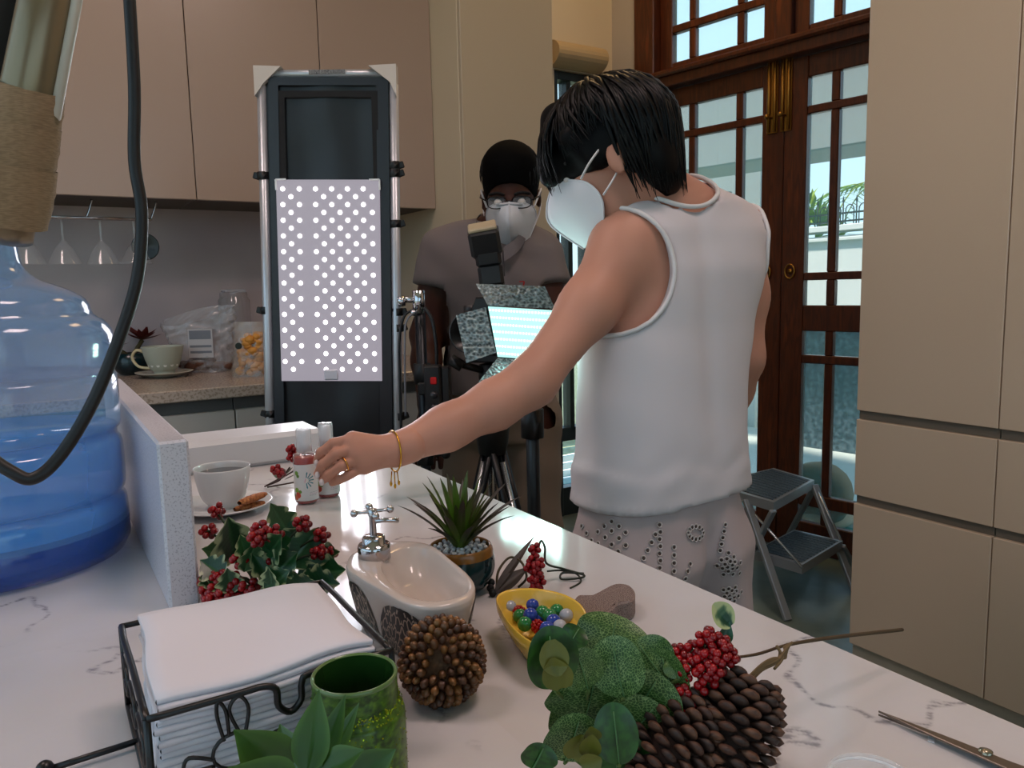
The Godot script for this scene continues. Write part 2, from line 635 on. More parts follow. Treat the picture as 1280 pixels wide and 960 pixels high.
func window_unit(called: String, xf: Transform3D, w: float, h: float, cols: int):
	var o = Node3D.new()
	o.name = called
	o.set_meta("kind", "structure")
	add_child(o)
	var st = S(false)
	var t = 0.06
	for s in [-1.0, 1.0]:
		box(st, xf * at(Vector3(s * (w - t) * 0.5, 0, 0)), Vector3(t, h, 0.08))
		box(st, xf * at(Vector3(0, s * (h - t) * 0.5, 0)), Vector3(w - t * 2, t, 0.08))
	obj("frame", st, mat(Color(0.85, 0.85, 0.83), 0.5), o)
	for k in range(1, cols):
		st = S(false)
		box(st, xf * at(Vector3(-w * 0.5 + w * k / cols, 0, 0)), Vector3(t, h - t * 2, 0.06))
		obj("mullion", st, mat(Color(0.85, 0.85, 0.83), 0.5), o)
	for k in cols:
		st = S(false)
		box(st, xf * at(Vector3(-w * 0.5 + w * (k + 0.5) / cols, 0, 0)), Vector3(w / cols - t, h - t * 2, 0.005), 0.0)
		obj("pane", st, glass_pane(Color(0.95, 0.98, 1.0), 0.05), o)

func ceiling_lamps():
	var glow = StandardMaterial3D.new()
	glow.albedo_color = Color(1, 0.97, 0.9)
	glow.emission_enabled = true
	glow.emission = Color(1.0, 0.86, 0.66)
	glow.emission_energy_multiplier = 2.0
	for p in LAMPS:
		var q = Vector3(p[0], CEIL, p[1])
		var t = thing("ceiling_lamp", "square warm ceiling panel lamp set flush in the white ceiling", "lamp", q, "ceiling panel lamps")
		var st = S(false)
		for s in [-1.0, 1.0]:
			slab(st, q + Vector3(s * 0.29 - 0.01, -0.025, -0.30), q + Vector3(s * 0.29 + 0.01, 0, 0.30))
			slab(st, q + Vector3(-0.28, -0.025, s * 0.29 - 0.01), q + Vector3(0.28, 0, s * 0.29 + 0.01))
		obj("frame", st, mat(Color(0.9, 0.9, 0.88), 0.4), t)
		st = S(false)
		slab(st, q + Vector3(-0.28, -0.018, -0.28), q + Vector3(0.28, -0.004, 0.28), 0.0)
		obj("diffuser", st, glow, t)
		var l = AreaLight3D.new()
		l.name = "ceiling_lamp_light"
		l.area_size = Vector2(0.56, 0.56)
		l.light_color = p[3]
		l.light_energy = p[2]
		l.area_range = 8.0
		l.shadow_enabled = true
		l.position = q + Vector3(0, -0.03, 0)
		l.rotation = Vector3(-PI / 2, 0, 0)
		add_child(l)

const LAMPS := [[0.9, -0.2, 1.35, Color(1.0, 0.885, 0.885)], [-0.6, -1.4, 1.15, Color(1.0, 0.885, 0.89)], [2.1, -2.3, 0.6, Color(1.0, 0.80, 0.56)]]

func kitchen_units():
	var gloss = mat(Color(0.80, 0.715, 0.62), 0.17)
	var upper = mat(Color(0.68, 0.585, 0.52), 0.3)
	var gap = mat(Color(0.30, 0.27, 0.24), 0.6)
	# back run: lower units
	var st = S(false)
	var grey = mat(Color(0.72, 0.70, 0.67), 0.35)
	var x = -1.9
	var seams = [-1.9, -1.36, -0.82, -0.28, 0.21, 0.49, 0.90, 1.338]
	for i in seams.size() - 1:
		var a: float = seams[i]; var b: float = seams[i + 1]
		var t = thing("base_cabinet", ("pale grey base cabinet under back worktop " + ["at the far window end", "second along from the window wall", "third along from the window wall", "below the hanging wine glasses", "below the polka-dot cup and saucer", "behind the black LED panel", "beside the tall cream housing"][i]), "cabinet", Vector3((a + b) * 0.5, 0, -2.42), "base cabinets along the back wall")
		st = S(false)
		slab(st, Vector3(a + 0.001, 0.10, -3.079), Vector3(b - 0.001, 0.895, -2.42))
		obj("carcass", st, mat(Color(0.36, 0.35, 0.34), 0.5), t)
		st = S(false)
		slab(st, Vector3(a + 0.001, 0.0, -3.07), Vector3(b - 0.001, 0.10, -2.48), 0.0)
		obj("plinth", st, gap, t)
		st = S(false)
		slab(st, Vector3(a + 0.002, 0.105, -2.42), Vector3(b - 0.002, 0.855, -2.40))
		obj("door", st, grey, t)
	st = S(false)
	slab(st, Vector3(-1.9, 0.895, -3.08), Vector3(1.338, 0.93, -2.38), 0.003)
	meta(obj("back_worktop", st, speckled(Color(0.73, 0.66, 0.60), Color(0.60, 0.53, 0.47), 0.55, 0.75, 0.08, 2.0, 0.22)), "beige stone worktop running along the back wall over base cabinets", "worktop")
	# splashback sheet
	st = S(false)
	slab(st, Vector3(-1.9, 0.93, -3.08), Vector3(1.338, 1.53, -3.068), 0.0)
	var sp = StandardMaterial3D.new()
	sp.albedo_texture = noise_tex(0.01, [[0.2, Color(0.70, 0.65, 0.66)], [0.8, Color(0.77, 0.72, 0.72)]], FastNoiseLite.TYPE_SIMPLEX_SMOOTH, 256, 3, 21)
	sp.roughness = 0.35
	struct("trim_2", st, tri(sp, Vector3.ONE * 0.8))
	# back run: wall units
	seams = [-1.9, -1.38, -0.86, -0.40, 0.045, 0.477, 0.909, 1.338]
	for i in seams.size() - 1:
		var a: float = seams[i]; var b: float = seams[i + 1]
		var t = thing("wall_cabinet", "cream handleless wall cabinet " + ["nearest the window wall", "second from the window wall", "third from the window wall", "hung above the water jug, left of the black cord", "hung above the wine glass rack", "hung above the plastic bags, left of the LED panel top", "hung right behind the LED panel, beside the tall housing"][i], "cabinet", Vector3((a + b) * 0.5, 1.51, -2.7), "wall cabinets along the back wall")
		st = S(false)
		slab(st, Vector3(a + 0.0005, 1.515, -3.079), Vector3(b - 0.0005, 2.75, -2.722))
		obj("carcass", st, gap, t)
		st = S(false)
		slab(st, Vector3(a + 0.0015, 1.51, -2.72), Vector3(b - 0.0015, 2.75, -2.70), 0.0012)
		obj("door", st, upper, t)
	# tall housing next to them
	var t = thing("tall_housing", "plain tall cream cabinet housing behind the photographer", "cabinet", Vector3(1.53, 0, -2.47))
	st = S(false)
	slab(st, Vector3(1.338, 0.0, -3.079), Vector3(1.734, 3.29, -2.49), 0.002)
	obj("carcass", st, mat(Color(0.80, 0.73, 0.62), 0.45), t)
	st = S(false)
	slab(st, Vector3(1.340, 0.10, -2.49), Vector3(1.732, 3.28, -2.47), 0.002)
	obj("door", st, mat(Color(0.74, 0.67, 0.57), 0.4), t)
	# tall glossy units on the right
	var zs = [-1.35, -0.962, -0.43, 0.1, 0.63, 1.16, 1.69]
	for i in zs.size() - 1:
		var a: float = zs[i]; var b: float = zs[i + 1]
		t = thing("tall_cabinet", ["glossy champagne tall cabinet column next to the folding step stool", "glossy champagne tall cabinet column, second from the step stool", "glossy champagne tall cabinet column, third from the step stool", "glossy champagne tall cabinet column, fourth from the step stool", "glossy champagne tall cabinet column, fifth from the step stool", "glossy champagne tall cabinet column, furthest from the step stool"][i], "cabinet", Vector3(2.0, 0, (a + b) * 0.5), "tall glossy cabinets on the right wall")
		st = S(false)
		slab(st, Vector3(2.021, 0.0, a), Vector3(2.629, 3.0, b), 0.0)
		obj("carcass", st, mat(Color(0.70, 0.65, 0.58), 0.4), t)
		for q in [["door", 0.829, 2.99], ["drawer_front", 0.578, 0.802], ["drawer_front", 0.12, 0.552]]:
			st = S(false)
			var top_drop = 0.0 if q[0] == "door" else 0.0
			slab(st, Vector3(2.0, q[1], a + 0.0015), Vector3(2.02, q[2] - top_drop, b - 0.0015), 0.0015)
			obj(q[0], st, gloss, t)
		st = S(false)
		for y in [0.5645, 0.815]:
			st = S(false)
			slab(st, Vector3(2.014, y - 0.012, a + 0.002), Vector3(2.021, y + 0.012, b - 0.002), 0.0)
			obj("grip_channel", st, mat(Color(0.46, 0.42, 0.37), 0.5), t)
		st = S(false)
		slab(st, Vector3(2.05, 0.0, a + 0.002), Vector3(2.06, 0.118, b - 0.002), 0.0)
		obj("plinth", st, mat(Color(0.48, 0.46, 0.43), 0.5), t)

func timber_door():
	var o = Node3D.new()
	o.name = "door_1"
	o.set_meta("kind", "structure")
	add_child(o)
	var wd = wood(Color(0.24, 0.105, 0.045), Color(0.40, 0.19, 0.075), 0.32, Vector3(3.0, 0.35, 3.0))
	var brass = mat(Color(0.62, 0.45, 0.20), 0.35, 0.9)
	var pane = glass_pane(Color(0.55, 0.92, 0.96), 0.16)
	var st = S(false)
	# frame: jambs, transom rail with moulding, head, mullion
	for s in [-1.0, 1.0]:
		st = S(false)
		box(st, door_xf * at(Vector3(s * 0.72, 1.53, 0.0)), Vector3(0.12, 3.06, 0.16), 0.004)
		box(st, door_xf * at(Vector3(s * 0.675, 1.53, -0.03)), Vector3(0.03, 3.0, 0.06), 0.004)
		obj("jamb", st, wd, o)
	st = S(false)
	box(st, door_xf * at(Vector3(0, 2.178, -0.02)), Vector3(1.32, 0.075, 0.13), 0.004)
	box(st, door_xf * at(Vector3(0, 2.200, -0.06)), Vector3(1.32, 0.028, 0.10), 0.008)
	obj("transom_rail", st, wd, o)
	st = S(false)
	box(st, door_xf * at(Vector3(0, 3.03, 0)), Vector3(1.56, 0.08, 0.16), 0.004)
	obj("head_rail", st, wd, o)
	st = S(false)
	box(st, door_xf * at(Vector3(0.0, 2.6, 0.0)), Vector3(0.075, 0.78, 0.11), 0.004)
	obj("mullion_post", st, wd, o)
	for s in [1.0, -1.0]:
		var cols = [[0.104, 0.204], [0.24, 0.46], [0.496, 0.59]]
		leaf(o, wd, pane, s, 0.002, 0.66, 0.005, 2.138, cols, [[0.14, 0.215], [0.27, 0.85], [0.886, 0.99], [1.10, 1.207], [1.24, 1.90], [1.933, 2.05]], -0.005)
		leaf(o, wd, pane, s, 0.04, 0.66, 2.217, 2.99, cols, [[2.26, 2.395], [2.43, 2.75], [2.785, 2.94]], -0.005)
		# brass shoot bolt and lock plate
		var u: float = s * 0.052 if s > 0 else -0.012
		st = S(false)
		box(st, door_xf * at(Vector3(u, 2.0, -0.032)), Vector3(0.05, 0.31, 0.006), 0.001)
		for k in [-1.0, 1.0]:
			rod(st, door_xf * Vector3(u + k * 0.014, 1.85, -0.040), door_xf * Vector3(u + k * 0.014, 2.155, -0.040), 0.0075, 8)
		rod(st, door_xf * Vector3(u, 1.91, -0.035), door_xf * Vector3(u, 1.91, -0.075), 0.006, 8)
		ball(st, door_xf * Vector3(u, 1.91, -0.078), 0.011, 6)
		obj("shoot_bolt", st, brass, o)
		u = 0.07 if s > 0 else -0.045
		st = S()
		var pts = []
		for k in 17: pts.append(door_xf * Vector3(u + cos(k * TAU / 16) * 0.022, 1.248 + sin(k * TAU / 16) * 0.03, -0.034))
		tube(st, pts, 0.004, 6, false)
		lathe(st, [Vector2(0.0, 0.0), Vector2(0.012, 0.0), Vector2(0.012, 0.006), Vector2(0.0, 0.007)], door_xf * at(Vector3(u, 1.248, -0.027), Basis(Vector3.RIGHT, -PI / 2)), 12)
		obj("lock_ring", st, brass, o)

func leaf(o: Node3D, wd: Material, pane: Material, s: float, u0: float, u1: float, h0: float, h1: float, cols: Array, rows: Array, w: float):
	var st = S(false)
	var t = 0.042
	for q in [[u0, cols[0][0]], [cols[2][1], u1]]:
		st = S(false)
		box(st, door_xf * at(Vector3(s * (q[0] + q[1]) * 0.5, (h0 + h1) * 0.5, w)), Vector3(q[1] - q[0], h1 - h0, t), 0.003)
		obj("stile", st, wd, o)
	var edges = [h0]
	for r in rows: edges.append_array(r)
	edges.append(h1)
	var a: float = cols[0][0]; var b: float = cols[2][1]
	for k in range(0, edges.size(), 2):
		st = S(false)
		box(st, door_xf * at(Vector3(s * (a + b) * 0.5, (edges[k] + edges[k + 1]) * 0.5, w)), Vector3(b - a, edges[k + 1] - edges[k], t - 0.004), 0.004)
		obj("rail" if edges[k + 1] - edges[k] > 0.06 else "glazing_bar", st, wd, o)
	for k in 2:
		for r in rows:
			st = S(false)
			box(st, door_xf * at(Vector3(s * (cols[k][1] + cols[k + 1][0]) * 0.5, (r[0] + r[1]) * 0.5, w)), Vector3(cols[k + 1][0] - cols[k][1], r[1] - r[0], t - 0.008), 0.004)
			obj("glazing_bar", st, wd, o)
	for c in cols:
		for r in rows:
			st = S(false)
			box(st, door_xf * at(Vector3(s * (c[0] + c[1]) * 0.5, (r[0] + r[1]) * 0.5, w + 0.006)), Vector3(c[1] - c[0], r[1] - r[0], 0.004), 0.0)
			obj("pane", st, pane, o)

func outside():
	var white = mat(Color(0.88, 0.90, 0.89), 0.7)
	var st = S(false)
	slab(st, Vector3(-30, -0.34, -40), Vector3(50, -0.2, 40), 0.0)
	struct("garden_ground", st, tri(speckled(Color(0.50, 0.54, 0.45), Color(0.40, 0.46, 0.36), 0.4, 0.6, 0.05, 1.0, 0.9), Vector3.ONE * 0.5))
	st = S(false)
	box(st, door_xf * at(Vector3(0, -0.06, 1.35)), Vector3(4.2, 0.10, 2.45), 0.0)
	struct("porch_floor", st, mat(Color(0.78, 0.81, 0.78), 0.3))
	st = S(false)
	box(st, door_xf * at(Vector3(-0.25, -0.004, 0.33)), Vector3(0.75, 0.012, 0.26), 0.002)
	meta(obj("door_mat", st, mat(Color(0.05, 0.47, 0.40), 0.9)), "teal green door mat lying on the porch outside glazed door", "mat")
	# dark mottled porch parapet
	st = S(false)
	box(st, door_xf * at(Vector3(-0.5, 0.46, 2.2)), Vector3(3.6, 0.96, 0.15), 0.005)
	var pm = StandardMaterial3D.new()
	pm.albedo_texture = noise_tex(0.03, [[0.2, Color(0.12, 0.16, 0.18)], [0.55, Color(0.22, 0.28, 0.31)], [0.85, Color(0.34, 0.40, 0.42)]], FastNoiseLite.TYPE_SIMPLEX, 512, 5, 8)
	pm.roughness = 0.5
	struct("porch_parapet", st, tri(pm, Vector3.ONE * 1.2))
	# coiled beige plush bed on the porch
	var pc = P(1030, 572, 3.75)
	pc.y = 0.0
	var cu = thing("pet_cushion", "rolled beige plush cushion lying on the porch behind glazed door", "cushion", pc)
	st = S()
	var pts = []
	for k in 41:
		var a = k * 0.38
		var r = 0.12 - k * 0.0022
		pts.append(pc + door_xf.basis * Vector3(cos(a) * r, 0.17 + sin(a) * r, k * 0.001))
	var rr = []
	for k in 41: rr.append(0.048 - k * 0.0005)
	tube(st, pts, rr, 10, true, 2.4)
	obj("roll", st, mat(Color(0.50, 0.39, 0.27), 0.95), cu)
	st = S()
	ball(st, pc + Vector3(0.02, 0.04, 0), Vector3(0.16, 0.04, 0.13), 8)
	obj("base_pad", st, mat(Color(0.66, 0.58, 0.46), 0.95), cu)
	# garden wall with iron railing
	var n = door_xf.basis.z
	var wa = P(1095, 330, 6.6); var wb = P(930, 330, 7.8)
	wa.y = 0; wb.y = 0
	var d = (wb - wa).normalized()
	var gx = Transform3D(Basis(d, Vector3.UP, d.cross(Vector3.UP)), wa)
	var len = wa.distance_to(wb)
	st = S(false)
	box(st, gx * at(Vector3(len * 0.5 - 1.0, 0.70, 0)), Vector3(len + 6.0, 1.8, 0.2), 0.0)
	struct("wall_garden", st, white)
	st = S(false)
	box(st, gx * at(Vector3(len * 0.5 - 1.0, 1.57, 0)), Vector3(len + 6.0, 0.03, 0.26), 0.004)
	box(st, gx * at(Vector3(len * 0.5 - 1.0, 1.665, 0)), Vector3(len + 6.0, 0.05, 0.28), 0.004)
	struct("trim_3", st, white)
	var rl = thing("iron_railing", "black iron railing with arches and spear tips on white garden wall", "railing", gx.origin + Vector3(0, 1.69, 0))
	var iron = mat(Color(0.05, 0.07, 0.07), 0.5)
	st = S()
	bar(st, gx * Vector3(-2.5, 1.73, 0), gx * Vector3(len + 0.6, 1.73, 0), 0.015, 0.015)
	bar(st, gx * Vector3(-2.5, 1.80, 0), gx * Vector3(len + 0.6, 1.80, 0), 0.015, 0.015)
	obj("rail", st, iron, rl)
	st = S()
	rod(st, Vector3(0, 1.69, 0), Vector3(0, 1.90, 0), 0.006, 6)
	lathe(st, [Vector2(0.001, 1.88), Vector2(0.012, 1.90), Vector2(0.001, 1.95)], Transform3D(), 6)
	var spear = finish(st)
	st = S()
	pts = []
	for k in 13: pts.append(Vector3(-cos(k * PI / 12) * 0.040, 1.82 + sin(k * PI / 12) * 0.05, 0))
	pts.push_front(Vector3(-0.040, 1.69, 0)); pts.append(Vector3(0.040, 1.69, 0))
	tube(st, pts, 0.005, 5)
	var arch = finish(st)
	var k = -2.4
	while k < len + 0.5:
		inst("spear_bar", spear, iron, rl, gx * at(Vector3(k, 0, 0)))
		inst("arch_bar", arch, iron, rl, gx * at(Vector3(k + 0.065, 0, 0)))
		k += 0.13
	# hedge bushes and a palm behind the wall
	var green = vcol(0.7)
	for i in 5:
		var b = wa + d * (-2.6 + i * 1.3) + n * 0.95
		b.y = -0.2
		var sh = thing("hedge_bush", "light green leafy bush showing through the railing on garden wall", "bush", b, "bushes behind the garden wall")
		st = S()
		for q in 260:
			var dir = Vector3(rng.randfn(), rng.randfn(), rng.randfn()).normalized()
			var c = b + Vector3(0, 1.62, 0) + dir * Vector3(0.34, 0.55, 0.34) * (0.75 + rng.randf() * 0.35)
			var bs = along(dir + Vector3(rng.randfn(), rng.randfn(), rng.randfn()) * 0.5)
			var g = Color(0.18, 0.36, 0.10).lerp(Color(0.55, 0.62, 0.16), rng.randf())
			st.set_color(lin(g))
			tria(st, c, c + bs.y * 0.14 + bs.x * 0.05, c + bs.y * 0.14 - bs.x * 0.05)
			tria(st, c + bs.y * 0.14 - bs.x * 0.05, c + bs.y * 0.14 + bs.x * 0.05, c + bs.y * 0.26)
		obj("foliage", st, green, sh)
		st = S()
		for q in 4: rod(st, b + Vector3(0, 0, 0), b + Vector3(rng.randfn() * 0.15, 1.4, rng.randfn() * 0.12), 0.015, 5)
		obj("stems", st, mat(Color(0.28, 0.22, 0.14), 0.9), sh)
	var pb = P(1104, 238, 9.6)
	var foot = pb; foot.y = -0.2
	var pl = thing("palm", "palm with arching green fronds rising behind the garden wall", "palm", foot)
	st = S()
	tube(st, [foot, foot.lerp(pb, 0.5) + d * 0.05, pb], [0.09, 0.07, 0.05], 8)
	obj("trunk", st, mat(Color(0.40, 0.36, 0.27), 0.9), pl)
	for i in 9:
		var ang = i * TAU / 9 + 0.3
		var out = Vector3(cos(ang), 0, sin(ang))
		var spine = []
		for q in 9:
			var t = q / 8.0
			spine.append(pb + out * (0.95 * t) + Vector3(0, 0.55 * t - 0.85 * t * t, 0))
		st = S()
		st.set_color(lin(Color(0.55, 0.62, 0.22)))
		tube(st, spine, 0.008, 5)
		for q in range(1, 9):
			for s in [-1.0, 1.0]:
				for half in 2:
					var c: Vector3 = (spine[q] as Vector3).lerp(spine[q - 1], half * 0.5)
					var side: Vector3 = out.cross(Vector3.UP) * s
					var tip: Vector3 = c + side * 0.22 + out * 0.16 - Vector3(0, 0.08, 0)
					st.set_color(lin(Color(0.30, 0.50, 0.14).lerp(Color(0.5, 0.64, 0.22), rng.randf())))
					tria(st, c, c + out * 0.035, tip)
		obj("frond", st, green, pl)
	# neighbouring house: grey wall, projecting concrete canopy, railing gate
	var ha = P(950, 250, 6.4); var hb = P(866, 250, 6.9)
	ha.y = 0; hb.y = 0
	var hd = (hb - ha).normalized()
	var hx = Transform3D(Basis(hd, Vector3.UP, hd.cross(Vector3.UP)), ha)
	var hl = ha.distance_to(hb)
	var nb = thing("neighbour_house", "grey rendered house wall with a concrete canopy beyond glazed door", "house", ha)
	st = S(false)
	box(st, hx * at(Vector3(hl * 0.5, 1.2, 0.1)), Vector3(hl, 2.8, 0.2), 0.0)
	obj("wall", st, mat(Color(0.60, 0.63, 0.63), 0.8), nb)
	st = S(false)
	box(st, hx * at(Vector3(-0.62, 2.36, -1.0)), Vector3(1.3 + hl, 0.72, 0.5), 0.01)
	obj("canopy", st, mat(Color(0.56, 0.59, 0.60), 0.8), nb)
	st = S(false)
	box(st, hx * at(Vector3(0.02, 0.8, -0.02)), Vector3(0.09, 2.0, 0.09), 0.005)
	obj("corner_post", st, white, nb)
	var gt = thing("grille_gate", "dark upright bar gate in front of the grey house wall", "gate", hx * Vector3(hl * 0.5, 0, -0.35))
	st = S()
	for y in [0.3, 1.92]: bar(st, hx * Vector3(0.05, y, -0.35), hx * Vector3(hl - 0.02, y, -0.35), 0.03, 0.04)
	obj("rail", st, mat(Color(0.24, 0.28, 0.30), 0.6), gt)
	var m = 9
	for i in m:
		st = S()
		rod(st, hx * Vector3(0.05 + (hl - 0.07) * i / (m - 1), -0.2, -0.35), hx * Vector3(0.05 + (hl - 0.07) * i / (m - 1), 1.92, -0.35), 0.016, 6)
		obj("upright", st, mat(Color(0.24, 0.28, 0.30), 0.6), gt)
	# ceiling fan hanging under the canopy
	var fc = P(1034, 150, 5.3)
	var fan = thing("ceiling_fan", "dark metal ceiling fan hanging outside beyond the glazed door", "fan", fc)
	st = S()
	lathe(st, [Vector2(0.001, -0.10), Vector2(0.10, -0.085), Vector2(0.155, -0.03), Vector2(0.15, 0.02), Vector2(0.05, 0.05), Vector2(0.02, 0.07), Vector2(0.001, 0.07)], at(fc), 24)
	obj("motor", st, mat(Color(0.15, 0.17, 0.18), 0.3, 0.6), fan)
	st = S()
	rod(st, fc + Vector3(0, 0.05, 0), fc + Vector3(0, 0.25, 0), 0.014, 8)
	obj("rod", st, mat(Color(0.2, 0.2, 0.2), 0.4, 0.5), fan)
	for i in 3:
		var a = i * TAU / 3 + 0.9
		var dir = Vector3(cos(a), 0, sin(a))
		st = S(false)
		box(st, at(fc + dir * 0.40 + Vector3(0, 0.0, 0), Basis(dir, Vector3.UP, dir.cross(Vector3.UP)) * Basis(Vector3.RIGHT, 0.2)), Vector3(0.52, 0.008, 0.12), 0.003)
		obj("blade", st, mat(Color(0.72, 0.74, 0.74), 0.3, 0.4), fan)

# ---------- the island
# white stone: a few broken grey veins made of short strokes, and faint warm clouds
func stone_texture() -> ImageTexture:
	var n = 768
	var im = Image.create(n, n, false, Image.FORMAT_RGB8)
	var vein = FastNoiseLite.new(); vein.seed = 4; vein.frequency = 0.0055; vein.fractal_octaves = 4
	var mask = FastNoiseLite.new(); mask.seed = 19; mask.frequency = 0.0055; mask.fractal_octaves = 2
	var stroke = FastNoiseLite.new(); stroke.seed = 8; stroke.frequency = 0.22; stroke.fractal_octaves = 2
	for y in n:
		for x in n:
			var v = absf(vein.get_noise_2d(x, y))
			var k = smoothstep(0.045, 0.0, v) * smoothstep(0.02, 0.24, mask.get_noise_2d(x, y))
			var s = smoothstep(-0.15, 0.25, stroke.get_noise_2d((x + y) * 0.35, (x - y) * 1.3))
			var c = Color(0.80, 0.79, 0.80).lerp(Color(0.77, 0.755, 0.75), 0.5 + 0.5 * mask.get_noise_2d(x * 2.3 + 99.0, y * 2.3))
			im.set_pixel(x, y, c.lerp(Color(0.46, 0.45, 0.47), k * (0.15 + 0.85 * s) * 0.8))
	return ImageTexture.create_from_image(im)

func island():
	var q = StandardMaterial3D.new()
	q.albedo_texture = stone_texture()
	q.roughness = 0.13
	tri(q, Vector3.ONE * 0.8)
	q.uv1_offset = Vector3(0.8, 0.0, 0.6)
	var body = thing("island_unit", "cream kitchen island cabinet carrying the white stone worktop", "cabinet", Vector3(0, 0, -0.6))
	var st = S(false)
	slab(st, Vector3(-0.62, 0.1, -1.40), Vector3(0.50, TOP - 0.04, 0.32))
	obj("carcass", st, mat(Color(0.74, 0.68, 0.6), 0.4), body)
	st = S(false)
	slab(st, Vector3(-0.58, 0.0, -1.36), Vector3(0.46, 0.1, 0.28), 0.0)
	obj("plinth", st, mat(Color(0.35, 0.33, 0.3), 0.5), body)
	for k in 3:
		st = S(false)
		slab(st, Vector3(0.50, 0.105, -1.395 + k * 0.573), Vector3(0.518, TOP - 0.045, -1.395 + (k + 1) * 0.573 - 0.004))
		obj("door", st, mat(Color(0.76, 0.70, 0.62), 0.3), body)
	st = S(false)
	slab(st, Vector3(-0.66, TOP - 0.04, -1.50), Vector3(0.543, TOP, 0.36), 0.003)
	meta(obj("island_worktop", st, q), "glossy white veined stone worktop of the kitchen island", "worktop")
	# scattered grey chip marks in the stone, left of the napkins and the jug
	# upright divider slab and low back ledge
	var spk = speckled(Color(0.80, 0.785, 0.81), Color(0.66, 0.64, 0.67), 0.70, 0.78, 0.09, 6.0, 0.3)
	st = S(false)
	slab(st, Vector3(0.086, TOP, -1.44), Vector3(0.114, TOP + 0.165, -0.775), 0.0025)
	meta(obj("divider_slab", st, spk), "white speckled stone upstand standing between water jug and holly", "upstand")
	st = S(false)
	slab(st, Vector3(0.115, TOP, -1.47), Vector3(0.43, TOP + 0.055, -1.36), 0.008)
	meta(obj("back_ledge", st, mat(Color(0.80, 0.80, 0.81), 0.35)), "low white stone ledge at far end of island behind cup and bottles", "ledge")

# ---------- photographic gear
func lamp_mat(c: Color, e: float, grey := 0.9) -> StandardMaterial3D:
	var m = StandardMaterial3D.new()
	m.albedo_color = Color(grey, grey, grey)
	m.emission_enabled = true
	m.emission = c
	m.emission_energy_multiplier = e
	m.roughness = 0.4
	return m

func spot_light(called: String, p: Vector3, d: Vector3, size: float, c: Color, e: float):
	var l = SpotLight3D.new()
	l.name = called
	l.light_size = size
	l.light_color = c
	l.light_energy = e
	l.spot_range = 8.0
	l.spot_attenuation = 2.0
	l.spot_angle = 80.0
	l.shadow_enabled = true
	add_child(l)
	l.look_at_from_position(p, p + d, Vector3.UP)

func panel_at(x: float, y: float, off := 0.0) -> Vector3:
	var p = P(x, y, lerpf(1.80, 1.90, (y - 95.0) / 435.0))
	return p + Vector3(-0.524, 0, 0.852) * off

const LED_E := 0.16
const VID_E := 0.08

